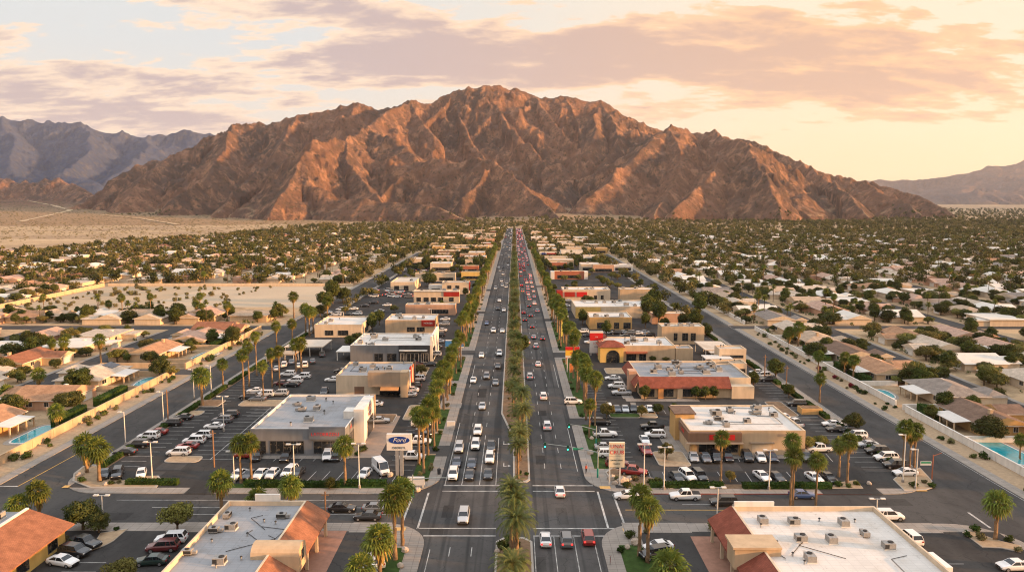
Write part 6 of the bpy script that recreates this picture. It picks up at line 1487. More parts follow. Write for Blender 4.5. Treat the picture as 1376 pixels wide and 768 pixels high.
# pools
POOLS = []
def pool(x, y, w, L_, label, rz=0, kidney=False):
    POOLS.append((x, y))
    t = thing('swimming_pool', label, 'swimming pool', (x, y, .0), rz); n = 36
    def o(k, g): 
        a = 2 * pi * k / n; e = .45 if not kidney else .8
        cx = abs(cos(a)) ** e * (1 if cos(a) >= 0 else -1); cy = abs(sin(a)) ** e * (1 if sin(a) >= 0 else -1)
        return ((w / 2 + g) * cx * (1 if not kidney else .85 + .25 * sin(a)), (L_ / 2 + g) * cy)
    d = MB(); d.slab([o(k, 1.3) for k in range(n)], 0, .03); d.build('deck', M_CONC, t)
    c = MB(); a = [o(k, .35) for k in range(n)]; b_ = [o(k, 0) for k in range(n)]
    c.add([(p[0], p[1], .10) for p in a] + [(p[0], p[1], .10) for p in b_] + [(p[0], p[1], .03) for p in a], [(k, (k + 1) % n, n + (k + 1) % n, n + k) for k in range(n)] + [(k, 2 * n + k, 2 * n + (k + 1) % n, (k + 1) % n) for k in range(n)]); c.build('coping', M_FRAMEW, t)
    MB().poly(b_, .07).build('water', M_WATER, t)
for px, py, w, L_, lab, kd in ((50, 583, 5.5, 13, 'turquoise rectangular pool behind the tan wall at the left edge', False), (198, 513, 6.5, 12, 'pale blue kidney pool behind the tan wall before the link road', True), (276, 478, 6, 12, 'turquoise pool in the backyard just past the link road', False),
                               (1350, 606, 6, 17, 'bright turquoise pool behind the white wall at the right edge', False), (1188, 529, 5, 9, 'small blue pool behind the hedge and white wall', True)):
    x, y = G(px, py); pool(x, y, w, L_, lab, 0, kd)
# ------------------------------------------------------------------ planting
CT = {}
def num(k): CT[k] = CT.get(k, 0) + 1; return nth(CT[k])
def ppalm(bx, by, cy, r, label, kind='fan', z=.13, skirt=True):
    x, y = G(bx, by); s = scale_at(y); palm(x, y, (by - cy) / s * 1.02, r / s, label, None, kind, z, skirt)
PALMS = [(26, 708, 677, 17, 'shorter of two palms behind the near left tiled office'), (54, 705, 659, 18, 'taller of two palms behind the near left tiled office'), (117, 636, 597, 18, 'rear one of two palms on the planted corner by the left side street'), (134, 648, 602, 19, 'front one of two palms on the planted corner by the left side street'),
 (298, 692, 646, 19, 'palm on the near pavement left of the flat grey-roofed plaza'), (346, 697, 669, 17, 'low palm whose crown shows just above the grey-roofed plaza parapet'), (392, 692, 652, 18, 'palm behind the right end of the grey-roofed plaza'),
 (464, 653, 597, 16, 'tall palm before the right end of the grey showroom'), (324, 649, 596, 15, 'left of two palms before the showroom car park'), (338, 650, 594, 15, 'right of two palms before the showroom car park'),
 (531, 752, 668, 24, 'tallest palm in the cluster on the near left lawn corner'), (541, 733, 655, 20, 'palm nearest the crosswalk on the near left lawn corner'), (511, 790, 722, 25, 'leaning palm below the cluster on the near left lawn corner'), (486, 812, 762, 24, 'lowest palm at the bottom edge beside the left lawn'),
 (859, 747, 665, 20, 'left of two tall palms on the near right corner'), (870, 757, 682, 21, 'right of two tall palms on the near right corner'), (899, 806, 760, 28, 'broad bushy palm at the bottom edge beside the right lawn'),
 (1061, 693, 592, 14, 'tallest palm at the near right pavement, left of a pair'), (1064, 697, 612, 15, 'second trunk of the pair at the near right pavement'), (1095, 698, 618, 14, 'palm standing beside the blue car on the cross street'), (968, 652, 588, 13, 'slender palm before the brown sign band of the tan corner shop'),
 (1127, 641, 597, 13, 'left of two palms at the right end of the corner car park'), (1138, 652, 592, 14, 'right of two palms at the right end of the corner car park'), (1213, 634, 574, 13, 'left palm of three by the white posts on the right street'), (1222, 628, 584, 11, 'middle palm of three by the white posts on the right street'), (1228, 628, 578, 13, 'right palm of three by the white posts on the right street'),
 (1337, 726, 674, 20, 'lone palm in the gravel island at the lower right'), (272, 546, 505, 15, 'bushy palm in the walled bed at the left street'), (1370, 617, 590, 10, 'young palm by the turquoise pool at the right edge'), (1101, 540, 508, 9, 'pale-trunked palm beside the right side street'),
 (354, 537, 492, 9, 'leftmost tall palm of the rear showroom car park'), (366, 521, 475, 9, 'second tall palm of the rear showroom car park'), (376, 524, 472, 9, 'third tall palm of the rear showroom car park'), (398, 499, 462, 10, 'left palm of the pair before the beige carport'), (405, 499, 461, 10, 'right palm of the pair before the beige carport'),
 (411, 448, 415, 9, 'left palm of three on the left street by the cream building'), (416, 452, 418, 9, 'middle palm of three on the left street by the cream building'), (421, 448, 419, 8, 'right palm of three on the left street by the cream building'), (393, 458, 435, 8, 'palm left of the three by the cream building'), (440, 426, 405, 8, 'lone palm on the left street beside the sand lot'),
 (395, 428, 398, 8, 'tall thin palm at the near edge of the sand lot'), (71, 478, 460, 7, 'palm before the rear left house on the inner street'), (87, 483, 459, 9, 'palm in the garden of the rear left tan house'), (136, 492, 456, 10, 'tall palm at the inner left street bend'), (53, 522, 502, 11, 'palm beside the inner left street'), (77, 574, 552, 13, 'palm in the backyard by the turquoise left pool'), (10, 540, 526, 12, 'palm at the left edge beside the inner street'),
 (300, 521, 489, 9, 'palm on the kerb of the left street'), (328, 538, 477, 10, 'tall palm beside the left car park hedge'), (335, 520, 466, 9, 'tall palm above the left car park hedge'), (345, 505, 452, 8, 'slim palm on the left street hedge'), (372, 470, 438, 8, 'palm on the left street beside the pale canopy'),
 (147, 425, 408, 6, 'left palm at the near edge of the scrubby sand lot'), (165, 428, 400, 6, 'tall palm at the near edge of the scrubby sand lot'), (264, 428, 408, 6, 'palm at the border of the swept sand lot'), (270, 430, 398, 6, 'taller palm at the border of the swept sand lot'), (306, 432, 410, 7, 'palm before the swept sand lot'),
 (1072, 470, 440, 10, 'palm in the backyards right of the right street'), (1060, 468, 446, 9, 'palm beside the yard cluster right of the right street'), (1099, 505, 478, 9, 'left of three palms over the white wall'), (1134, 508, 480, 9, 'middle of three palms over the white wall'), (1146, 512, 484, 9, 'right of three palms over the white wall')]
for p in PALMS: ppalm(p[0], p[1], p[2], p[3], p[4], z=.13 if p[0] not in (10, 53, 71, 77, 87, 136) else 0)
# rows along the boulevard
def verge_rows():
    for side, xs, nm in ((-1, (XL - 3.6, XL - 5.0, XL - 4.2), 'left'), (1, (XR + 3.6, XR + 5.0, XR + 4.4), 'right')):
        y = ZG(636) if side < 0 else ZG(588); i = 0
        while y < 760:
            if not (ZG(476) - 5 < y < ZG(476) + 5):
                n_ = num('v' + nm); far = y > 330
                palm(xs[i % 3] + rnd.uniform(-.6, .6), y, rnd.uniform(7.0, 12) * (1 if not far else .9), rnd.uniform(1.6, 2.35), f'fan palm on the {nm} verge of the boulevard, {n_} up from the crossing', f'palms of the {nm} verge', 'fan', .13)
                if i % 2 == 0 and y < 420: shrub(xs[0] - side * rnd.uniform(0, 1), y + 2.6, rnd.uniform(.7, 1.2), f'round shrub under the {nm} verge palms, {num("vs" + nm)} up from the crossing', rnd.randrange(3), f'shrubs of the {nm} verge', .14)
            y += rnd.choice((2.8, 4.5, 6, 9)) if y < 340 else rnd.uniform(5.0, 10); i += 1
verge_rows()
def median_rows():
    y = ZG(648) + 2; i = 0
    while y < 700:
        n_ = num('med'); x = rnd.uniform(-.8, .8) + (1.4 if y < zc else 0)
        if (y < 176 or 240 < y < 300 and i % 3 == 0 or rnd.random() < .72): palm(x, y, rnd.uniform(4.2, 7.0), rnd.uniform(2.3, 3.2), f'feathery date palm in the boulevard median, {n_} plant up from the crossing', 'median palms', 'date', .15)
        else: tree(x, y, rnd.uniform(2.2, 3.2), f'bushy green tree in the boulevard median, {n_} plant up from the crossing', rnd.choice((1, 1, 0)), 'median trees', .15, rnd.uniform(.85, 1.1))
        if y < 420:
            for k in range(2): shrub(rnd.uniform(-1.6, 1.8) + (.9 if y < zb else 0), y + rnd.uniform(1, 3.5), rnd.uniform(.6, 1.1), f'low shrub filling the boulevard median, {num("ms")} up from the crossing', rnd.randrange(3), 'median shrubs', .15)
        y += rnd.choice((4.5, 6, 7.5, 10)) + rnd.uniform(-.6, .6); i += 1
median_rows()
for (bx, by, cy, r, lab) in ((687, 742, 653, 22, 'rearmost date palm of the near median'), (692, 748, 668, 26, 'second date palm of the near median'), (694, 762, 697, 31, 'largest date palm of the near median'), (688, 800, 757, 30, 'date palm at the bottom edge of the near median'), (697, 834, 790, 30, 'date palm below the frame edge of the near median')): ppalm(bx, by, cy, r, lab, 'date')
for k in range(26):
    y = rnd.uniform(84, zd - 2); shrub(rnd.uniform(-2.1, 2.1), y, rnd.uniform(.8, 1.5), f'dark shrub crowded round the near median palms, {num("ns")} of the bed', rnd.choice((0, 2, 0)), 'shrubs of the near median', .15)
# named trees and shrubs near the camera
def ptree(bx, by, cy, r, label, kind, hs=1.0):
    x, y = G(bx, by); s = scale_at(y); R_ = r / s; tree(x, y, R_, label, kind, None, .13, hs)
for a in ((112, 712, 690, 27, 'broad dark green tree behind the near left tiled office', 0, .95), (133, 716, 692, 18, 'second dark crown beside the near left lamp post', 0, .95), (239, 716, 688, 26, 'round pale green tree at the near left driveway', 1, 1.15), (165, 790, 765, 28, 'round tree at the bottom edge of the near left car park', 1, 1.0),
          (443, 657, 633, 9, 'small lollipop tree in the hedge before the showroom', 0, 1.1), (896, 618, 590, 14, 'thin young tree at the corner of the tan corner shop', 1, 1.2), (981, 648, 628, 10, 'dark sapling beside the slender palm of the corner car park', 1, 1.1), (1084, 606, 588, 14, 'olive tree at the rear end of the tan corner shop', 1, 1.0), (1103, 603, 580, 13, 'second olive tree behind the tan corner shop', 1, 1.0),
          (1146, 578, 562, 16, 'green tree on the hedge of the right street car park', 0, .9), (1230, 510, 486, 17, 'large tree on the inner right street', 1, 1.05), (1264, 512, 492, 12, 'round tree beside the inner right street', 0, 1.1), (1341, 540, 522, 12, 'tree by the right edge of the inner street', 0, 1.0), (215, 506, 492, 16, 'dense dark tree by the tan wall before the link road', 0, 1.0), (230, 507, 494, 11, 'lighter tree by the tan wall before the link road', 1, 1.0),
          (312, 464, 450, 14, 'tall dark tree in the left backyards by the street', 0, 1.2), (43, 468, 455, 15, 'dense round tree before the rear left roofs', 0, 1.0), (106, 462, 450, 9, 'dark shrubby tree in the rear left gardens', 0, .9), (1158, 470, 455, 11, 'round tree at the inner right cross street', 0, .9), (566, 505, 492, 11, 'small tree in the planter beside the second showroom', 1, 1.0), (815, 562, 545, 13, 'bushy tree on the island by the corner shop', 1, 1.1), (862, 560, 536, 9, 'yellowish sapling by the white cars', 1, 1.2), (884, 556, 538, 9, 'round tree before the tiled restaurant front', 0, 1.0)):
    ptree(*a)
x_, y_ = G(981, 640)
SHR = [(110, 648), (150, 651), (186, 647), (160, 650), (174, 650), (118, 628), (128, 622), (140, 616), (157, 713), (73, 708), (60, 712), (90, 726), (97, 736), (1242, 650), (1228, 655), (1252, 655), (1300, 722), (1318, 726), (1310, 714), (1356, 728), (1368, 742), (1140, 655), (1150, 652), (1126, 654), (830, 648), (842, 655), (874, 650), (884, 648), (853, 646), (866, 640), (1135, 702), (1143, 702), (957, 712), (964, 720), (432, 708), (846, 722), (856, 728), (868, 716), (834, 742), (565, 640), (572, 646), (579, 632), (553, 648), (480, 612), (488, 606), (470, 612)]
for (px, py) in SHR: x, y = G(px, py); shrub(x, y, rnd.uniform(.7, 1.35), f'rounded shrub in the planted beds about the crossing, {num("cs")} of the scatter', rnd.choice((0, 0, 1, 2)), 'shrubs round the crossing', .13)
for i in range(46):
    y = rnd.uniform(98, 300) if i else 150
    if abs(y - 230) < 6: continue
    shrub(rnd.uniform(-104.5, -101.2), y, rnd.uniform(.6, 1.6), 'rounded desert shrub on the gravel below the tan wall', rnd.choice((0, 0, 1)), 'shrubs below the tan wall', 0)
for i in range(52): shrub(rnd.uniform(95.4, 99.4), rnd.uniform(100, 305), rnd.uniform(.6, 1.5), 'rounded shrub on the gravel below the long white wall', rnd.choice((0, 0, 1, 2)), 'shrubs below the white wall', 0)
for i in range(3): shrub(97.5, ZG(520 - 12 * i), 1.4, f'magenta flowering bush by the white wall, {nth(i + 1)} from the crossing', 0, None, 0, BLOSSOM)
def desert_bush(*a):
    o = shrub(*a); o.name = 'desert_bush'; return o
for i in range(120): desert_bush(rnd.uniform(-253, -150), rnd.uniform(356, 458), rnd.uniform(.9, 2.6), 'sage-grey desert bush scattered on the sand lot', 1, 'bushes of the sand lot', 0)
for (px, py, L_, lab, rz) in ((205, 651, 10, 'low green hedge before the left corner car park', 0), (400, 654, 16, 'clipped hedge before the middle of the showroom car park', 0), (488, 652, 9, 'clipped hedge below the white van', 0), (360, 653, 9, 'clipped hedge at the near left end of the showroom car park', 0), (905, 655, 9, 'hedge beside the single white post', 0), (940, 655, 9, 'hedge before the white car of the corner shop', 0), (1040, 656, 12, 'hedge before the tall pair of palms', 0), (1085, 656, 9, 'hedge before the blue-white car', 0)):
    x, y = G(px, py); hedge(x, y, L_, 1.4, 1.0, rz, lab, .14)
for i in range(9): hedge(SWR + 3.2, ZN + 20 + 17 * i, 14, 1.2, .9, pi / 2, f'hedge strip between left street and car park, {nth(i + 1)} from the crossing', .14)
for i in range(10): hedge(SEL - 3.5, ZN + 20 + 17 * i, 14, 1.3, 1.0, pi / 2, f'hedge strip between right street and car park, {nth(i + 1)} from the crossing', .14)
for i, (a, b_) in enumerate(((172, 184), (190, 204), (266, 284))): hedge(-109.5, (a + b_) / 2, b_ - a, 2.2, 2.4, pi / 2, f'tall dark hedge inside the tan wall, {nth(i + 1)} from the crossing')
for i, (a, b_) in enumerate(((178, 186), (214, 236), (242, 262))): hedge(104, (a + b_) / 2, b_ - a, 2.2, 2.4, pi / 2, f'tall dark hedge inside the long white wall, {nth(i + 1)} from the crossing')
def boulder(px, py, r, label): 
    x, y = G(px, py); b = MB(); b.ball((0, 0, r * .35), (r, r * .8, r * .7), 9, 6); q = random.Random(int(px)); b.v = [(v[0] * q.uniform(.8, 1.15), v[1] * q.uniform(.8, 1.15), v[2] * q.uniform(.85, 1.1)) for v in b.v]; tag(obj('boulder', b.mesh('boulder', M_STONE), None, (x, y, .12), q.uniform(0, 6)), label, 'rock', 'landscape rocks')
for i, (px, py, r) in enumerate(((822, 645, 1.0), (836, 649, 1.3), (845, 646, .9), (793, 610, .9), (826, 651, .7), (853, 731, .9), (843, 737, .6), (668, 742, .5), (544, 741, .7), (538, 762, .6), (524, 640, .8), (561, 660, .7), (107, 640, .8), (142, 652, .6), (1168, 651, .6), (795, 590, .6))): boulder(px, py, r, f'pale landscape rock by the crossing corners, {nth(i + 1)} of the scatter')
# garden trees by the lots, nearest first; the rest of the valley's trees are one mass
spots = []; low_s = []
for (x, y, ph, near) in lots:
    d_ = hypot(x, y)
    for k in range(rnd.choice((7, 8, 10))):
        a = rnd.uniform(0, 6.28); q = rnd.uniform(9.6, 14); spots.append((d_, x + cos(a) * q, y + sin(a) * q, ph))
    for k in range(rnd.choice((8, 10, 13))):
        a = rnd.uniform(0, 6.28); q = rnd.uniform(9.3, 12.5); low_s.append((x + cos(a) * q, y + sin(a) * q, rnd.uniform(.7, 1.7)))
def blocked(x, y):
    if any(hypot(x - a, y + 4 - b_) < 11 for a, b_ in POOLS): return True
    if -106.5 < x < 101.5 and y < 1350: return True
    if -256 < x < -100 and 345 < y < 464: return True
    for c in (-140, 130, 192, 250):
        if abs(x - c) < 5.2 and y < (316 if c < 0 else 900): return True
    return 306 < y < 318 or (x < 0 and abs(y - 230) < 5)
spots = [s for s in spots if not blocked(s[1], s[2]) and abs(s[1]) < .72 * s[2] + 20]; spots.sort(key=lambda s: s[0])
W3 = ('dense round', 'loose olive-green', 'upright bushy'); far_t = []
for i, (d_, x, y, ph) in enumerate(spots):
    if i < 660:
        k = rnd.choice((0, 1, 2)); rad = rnd.uniform(1.8, 4.6) * (1 if k != 2 else .72)
        if 'far ' in ph or d_ > 420: tree(x, y, rad, f'{W3[k]} garden tree among the houses of {ph}', k, f'{W3[k]} trees of {ph}', 0.0, rnd.uniform(.72, .95))
        else: tree(x, y, rad, f'{num(ph + W3[k])} {W3[k]} tree from the near end of {ph if "row" in ph else "the yards behind " + ph}', k, f'garden trees of {ph}', 0.0, rnd.uniform(.72, .95))
    else: far_t.append((x, y, rnd.uniform(2.0, 4.6)))
for i in range(46):                                             # street palms of the suburb
    for _ in range(30):
        x = rnd.uniform(-400, 480); y = rnd.uniform(300, 640)
        if not blocked(x, y) and abs(x) < .66 * y: break
    palm(x, y, rnd.uniform(7, 12), rnd.uniform(1.5, 2.0), f'slim palm rising over the {"left" if x < 0 else "right"}-hand suburb roofs', f'palms of the {"left" if x < 0 else "right"}-hand suburb', 'fan', 0)
# ------------------------------------------------------------------ trees between the shops
def free(x, y, g=2.0): return not any(a - g < x < b - -g and c - g < y < d + g for a, b, c, d in FOOT)
spots = []
for i in range(3600):
    sd = -1 if i % 2 else 1; y = 300 + 900 * rnd.random() ** .75; x = rnd.uniform(-84, -22) if sd < 0 else rnd.uniform(22, 79)
    if free(x, y, 1.5) and all(hypot(x - a, y - b) > 4.2 for a, b in spots) and (y > 560 or rnd.random() < .12): spots.append((x, y))
spots.sort(key=lambda p: p[1]); ni = 0
for (x, y) in spots:
    if ni < 150: ni += 1; k = rnd.choice((0, 1, 1, 2)); tree(x, y, rnd.uniform(2.0, 3.4) * (.8 if k == 2 else 1), f'{num(("L" if x < 0 else "R") + W3[k])} {W3[k]} tree up the strip of {"left" if x < 0 else "right"}-hand shops', k, f'trees between the {"left" if x < 0 else "right"}-hand shops', .13)
    else: far_t.append((x, y, rnd.uniform(2.2, 3.6)))
EXPL = [(-62, 178, 0), (-70, 205, 0), (-28, 236, 0), (24, 208, 0), (56, 330, 0)]
for (px, py, r, k, lab) in ((437, 413, 14, 0, 'dense dark tree behind the cream building car park'), (447, 408, 12, 1, 'second tree in the clump behind the cream building car park'), (461, 406, 13, 0, 'third tree in the clump behind the cream building car park'), (430, 425, 10, 0, 'clipped tree over the parked cars of the left street'), (577, 385, 12, 0, 'dark round tree between two cream shops'), (500, 446, 9, 1, 'shrubby tree before the cream building doorway'), (480, 462, 10, 0, 'dark tree clump right of the cream building'), (470, 468, 8, 2, 'upright bush beside the showroom side canopy'),
                            (921, 441, 13, 0, 'green tree behind the square tan building'), (935, 447, 12, 1, 'lighter tree behind the square tan building'), (948, 452, 11, 0, 'round tree between square tan building and street'), (815, 452, 8, 2, 'small tree before the ochre shop'), (783, 437, 8, 0, 'dark tree at the corner of the ochre shop'), (870, 430, 13, 0, 'broad tree right of the long cream store'), (885, 436, 12, 0, 'second broad tree right of the long cream store'), (878, 420, 12, 1, 'tree over the salmon shed roof'), (940, 425, 12, 1, 'tree at the right street by the salmon shed'), (893, 445, 8, 0, 'bush at the corner of the square tan building'),
                            (1012, 522, 9, 0, 'round tree at the right street by the parked cars'), (1042, 510, 13, 0, 'wide bushy tree at the right street hedge'), (1060, 535, 9, 0, 'bush beside the block-walled planter'), (700, 480, 12, 0, 'small tree at the median break'), (866, 538, 9, 0, 'dark round bush before the restaurant arcade'), (905, 560, 8, 0, 'upright bush beside the white notice board'), (935, 537, 8, 0, 'first rounded bush against the tiled restaurant wall'), (948, 537, 8, 0, 'second rounded bush against the tiled restaurant wall'), (958, 536, 8, 0, 'third rounded bush against the tiled restaurant wall'), (877, 486, 6, 0, 'clipped bush against the arched restaurant wall'), (895, 487, 6, 0, 'second clipped bush against the arched restaurant wall')):
    x, y = G(px, py); s = scale_at(y); tree(x, y, r / s, lab, k, None, .13, .85 if 'bush' in lab else 1.0)
# islands in the car parks: kerbed beds
def island(px0, px1, py0, py1, m=M_GRAVEL, r=1.2):
    x0, y0 = G(px0, py0); x1 = G(px1, py0)[0]; y1 = ZG(py1); rr = min(r, (x1 - x0) / 2.1, (y1 - y0) / 2.1)
    slab('car_park_island', rrect(x0, x1, y0, y1, (rr,) * 4), LZ, LZ + .14, M_KERB); sheet('island_bed', [rrect(x0 + .2, x1 - .2, y0 + .2, y1 - .2, (rr * .8,) * 4)], LZ + .148, m)
for a in ((218, 265, 622, 614), (262, 292, 547, 538, M_MULCH), (232, 268, 559, 553), (318, 375, 546, 538), (483, 528, 569, 557, M_MULCH), (540, 575, 565, 545), (886, 930, 627, 607), (860, 885, 562, 546), (1050, 1075, 560, 540, M_MULCH), (815, 843, 503, 495), (560, 572, 505, 494), (820, 862, 562, 556, M_GRASS)): island(*a)
t = thing('walled_planter', 'tan block-walled planter box in the right street car park', 'planter', (*G(1088, 555), LZ)); MB().box(-2.6, 2.6, -1.6, 1.6, 0, 1.5).build('wall', ST['ochre'], t); MB().box(-2.3, 2.3, -1.3, 1.3, 1.501, 1.56).build('soil', M_MULCH, t)
# ------------------------------------------------------------------ vehicles
def ang(a, b): return atan2(-(b[0] - a[0]), b[1] - a[1])
def carp(px, py, rz, kind, color, label, group, z=LZ + .01, lit=False, detail=None):
    x, y = G(px, py, z)
    car(x, y, rz, kind, color, label, group, z, (y < 420) if detail is None else detail, lit)
gr = 'cars on the boulevard'
SB = [(609, 641, 'suv', 'white', 'front car of the kerb lane queue'), (631, 641, 'sedan', 'black', 'front car of the middle lane queue'), (656, 640, 'sedan', 'black', 'front car of the inner lane queue'), (634, 626, 'sedan', 'dark blue', 'second car of the middle lane queue'), (614, 624, 'sedan', 'dark blue', 'second car of the kerb lane queue'),
      (658, 619, 'suv', 'white', 'second car of the inner lane queue'), (660, 603, 'pickup_truck', 'black', 'third vehicle of the inner lane queue'), (639, 601, 'suv', 'white', 'third car of the middle lane queue'), (617, 605, 'suv', 'silver', 'third car of the kerb lane queue'), (642, 582, 'suv', 'white', 'car approaching the end of the middle lane queue'), (623, 698, 'suv', 'silver', 'lone car crossing the intersection'),
      (648, 548, 'sedan', 'silver', 'next car above the queue'), (636, 513, 'sedan', 'white', 'left one of three abreast'), (654, 508, 'suv', 'grey', 'middle one of three abreast'), (666, 516, 'sedan', 'grey', 'right one of three abreast'), (669, 494, 'sedan', 'black', 'car beside the median trees'), (671, 477, 'suv', 'white', 'car by the median break'), (647, 479, 'sedan', 'white', 'car by the left driveway'),
      (663, 446, 'suv', 'white', 'left one of a pair'), (675, 446, 'sedan', 'white', 'right one of a pair'), (654, 436, 'hatchback', 'blue', 'small blue car near the kerb'), (669, 416, 'pickup_truck', 'black', 'dark one of a far trio'), (677, 418, 'sedan', 'white', 'white one of a far trio'), (671, 405, 'sedan', 'white', 'car above the far trio'), (666, 388, 'suv', 'white', 'kerbside of a distant knot'), (675, 384, 'suv', 'white', 'middle of a distant knot'), (674, 378, 'sedan', 'white', 'upper middle of a distant knot'), (681, 381, 'sedan', 'silver', 'inner side of a distant knot'), (680, 386, 'sedan', 'white', 'lower inner side of a distant knot'), (676, 369, 'suv', 'white', 'first of a distant pair'), (672, 364, 'sedan', 'silver', 'second of a distant pair')]
for px, py, k, c, d in SB: carp(px, py, pi, k, c, f'{c} {CWORD[k]} on the left carriageway, {d}', gr, .036)
NBD = [(733, 728, 'sedan', 'white', 'left one of three waiting at the near line'), (761, 729, 'suv', 'grey', 'middle one of three waiting at the near line'), (790, 726, 'suv', 'red', 'right one of three waiting at the near line'), (752, 663, 'sedan', 'white', 'alone just past the intersection'), (735, 575, 'suv', 'white', 'first car up from the signal'), (730, 535, 'suv', 'white', 'second car up from the signal'), (712, 508, 'suv', 'silver', 'car hugging the median trees'), (723, 491, 'sedan', 'white', 'car in mid carriageway below the driveway'),
       (720, 467, 'suv', 'silver', 'car just above the driveway'), (709, 461, 'sedan', 'white', 'car by the median above the break'), (717, 454, 'sedan', 'silver', 'car beside a black one'), (729, 456, 'sedan', 'black', 'black car by the right kerb'), (715, 440, 'sedan', 'black', 'dark car alone mid road'), (705, 431, 'hatchback', 'black', 'dark car close to the median'), (713, 425, 'sedan', 'black', 'dark car higher up'), (703.5, 421, 'hatchback', 'red', 'small red car by the median'), (722, 419, 'suv', 'silver', 'pale car at the right lane'), (711, 412, 'sedan', 'black', 'low dark car'), (718, 409, 'suv', 'white', 'tall white car')]
for px, py, k, c, d in NBD: carp(px, py, 0, k, c, f'{c} {CWORD[k]} on the right carriageway, {d}', gr, .036, True)
fx = {-1: (-12, -8.3, -5), 1: (4.8, 7.9, 11.2)}; y = ZG(404); n = 0; far_c = []
def jam(sd, y0, y1, step):
    y = y0
    while y < y1:
        for lx in fx[sd]:
            if rnd.random() < (.44 if sd > 0 else .55): far_c.append((lx + rnd.uniform(-.4, .4), y + rnd.uniform(-4, 4), sd, rnd.choice(('white', 'white', 'silver', 'grey', 'black', 'red', 'beige'))))
        y += step * rnd.uniform(.8, 1.3)
jam(1, ZG(402), 1380, 12); jam(-1, ZG(360), 1380, 24); far_c.sort(key=lambda c: c[1])
for i, (x, y, sd, c) in enumerate(far_c):
    if y > 1000: continue
    k = rnd.choice(('sedan', 'suv', 'sedan', 'hatchback')); n_ = num('fc%d' % sd)
    car(x, y, 0 if sd > 0 else pi, k, c, f'{c} {CWORD[k]} in the far {"red-lit jam on the right" if sd > 0 else "oncoming traffic on the left"} carriageway, {n_} of it from below', 'far traffic on the boulevard', .036, False)
b = MB()
for (x, y, sd, c) in far_c:
    if y <= 1000: continue
    m = {'white': 0, 'silver': 0, 'beige': 0, 'grey': 1, 'black': 1, 'red': 2}[c]; b.box(x - .92, x + .92, y - 2.3, y + 2.3, .3, 1.0, m); b.box(x - .75, x + .75, y - 1.5, y + .8, 1.0, 1.5, m)
    for s in (-1, 1): b.box(x + s * .6 - .2, x + s * .6 + .2, y - 2.36, y - 2.3, .55, .9, 3 if sd > 0 else 0)
tag(b.build('distant_traffic', [paint('white'), paint('black'), paint('red'), M_TAIL_ON]), 'distant traffic jammed where the boulevard narrows to a thread', 'traffic', None, 'stuff')
for a in ((460, 686, -pi / 2, 'sedan', 'black', 'dark sedan on the cross street heading for the palms at the corner'), (494, 697, pi / 2, 'sedan', 'black', 'dark sedan half hidden by the left corner palm cluster'), (505, 686, -pi / 2, 'sedan', 'grey', 'grey sedan just showing behind the left corner palm cluster'), (842, 669, pi / 2, 'sedan', 'white', 'white sedan behind the two tall right corner palms'), (920, 670, pi / 2, 'pickup_truck', 'white', 'white pickup truck on the cross street'), (972, 678, pi / 2, 'suv', 'black', 'black SUV following the white pickup'),
          (1078, 668, -pi / 2, 'sedan', 'blue', 'blue sedan passing between tall palms on the cross street'), (1194, 697, -pi / 2, 'suv', 'white', 'white SUV on the cross street behind the white-roofed plaza')): carp(*a[:5], a[5], 'cars on the cross street', .03)
def rowc(desc, start, items, rz, group=None, jit=.06):
    for i, it in enumerate(items):
        px, py, k, c = it[:4]; r_ = (it[4] if len(it) > 4 else rz) + rnd.uniform(-jit, jit)
        carp(px, py, r_, k, c, f'{c} {CWORD[k]}, {nth(i + 1)} from the {start} of {desc}', group or ('cars parked in ' + desc))
H2 = pi / 2
rowc('the row along the left street hedge', 'near end', [(168, 610, 'sedan', 'black'), (186, 600, 'suv', 'black'), (200, 589, 'suv', 'white'), (211, 583, 'sedan', 'red'), (231, 571, 'suv', 'black'), (246, 563, 'sedan', 'black')], H2)
rowc('the planted left corner', 'street', [(141, 640, 'sedan', 'black'), (158, 640, 'suv', 'black'), (190, 640, 'hatchback', 'white')], pi + .35)
rowc('the middle row of the left car park', 'near end', [(240, 611, 'suv', 'white'), (252, 602, 'sedan', 'red'), (261, 595, 'suv', 'white'), (271, 588, 'suv', 'white'), (288, 575, 'sedan', 'white'), (299, 567, 'suv', 'grey'), (308, 560, 'suv', 'black')], H2)
rowc('the left car park\'s far row', 'near end', [(346, 538, 'sedan', 'grey'), (357, 532, 'suv', 'white'), (376, 531, 'suv', 'silver'), (392, 519, 'sedan', 'black'), (396, 514, 'suv', 'white'), (407, 508, 'suv', 'white'), (378, 517, 'sedan', 'dark red'), (387, 505, 'suv', 'white'), (334, 536, 'suv', 'black'), (343, 527, 'sedan', 'white')], H2)
rowc('the bays against the grey showroom', 'left end', [(345, 616, 'sedan', 'black'), (384, 617, 'sedan', 'black'), (440, 616, 'suv', 'white'), (452, 616, 'sedan', 'black')], pi + .1)
rowc('the front bays of the showroom car park', 'left end', [(320, 641, 'sedan', 'white'), (336, 641, 'sedan', 'black'), (350, 640, 'sedan', 'white'), (366, 640, 'hatchback', 'white'), (389, 638, 'suv', 'white'), (400, 638, 'sedan', 'black'), (490, 640, 'hatchback', 'white')], pi - .12)
carp(512, 634, pi + .5, 'van', 'white', 'big white high-roofed van turning by the blue oval sign', None)
carp(511, 567, -H2 + .1, 'sedan', 'silver', 'silver display sedan on the planted island by the white portal', None, LZ + .16)
carp(331, 614, H2, 'minivan', 'red', 'red minivan partly behind the two showroom palms', None)
rowc('the bays below the left verge palms', 'near end', [(554, 617, 'pickup_truck', 'white'), (563, 596, 'pickup_truck', 'white'), (564, 586, 'pickup_truck', 'black'), (566, 572, 'suv', 'white'), (568, 564, 'suv', 'black')], -H2)
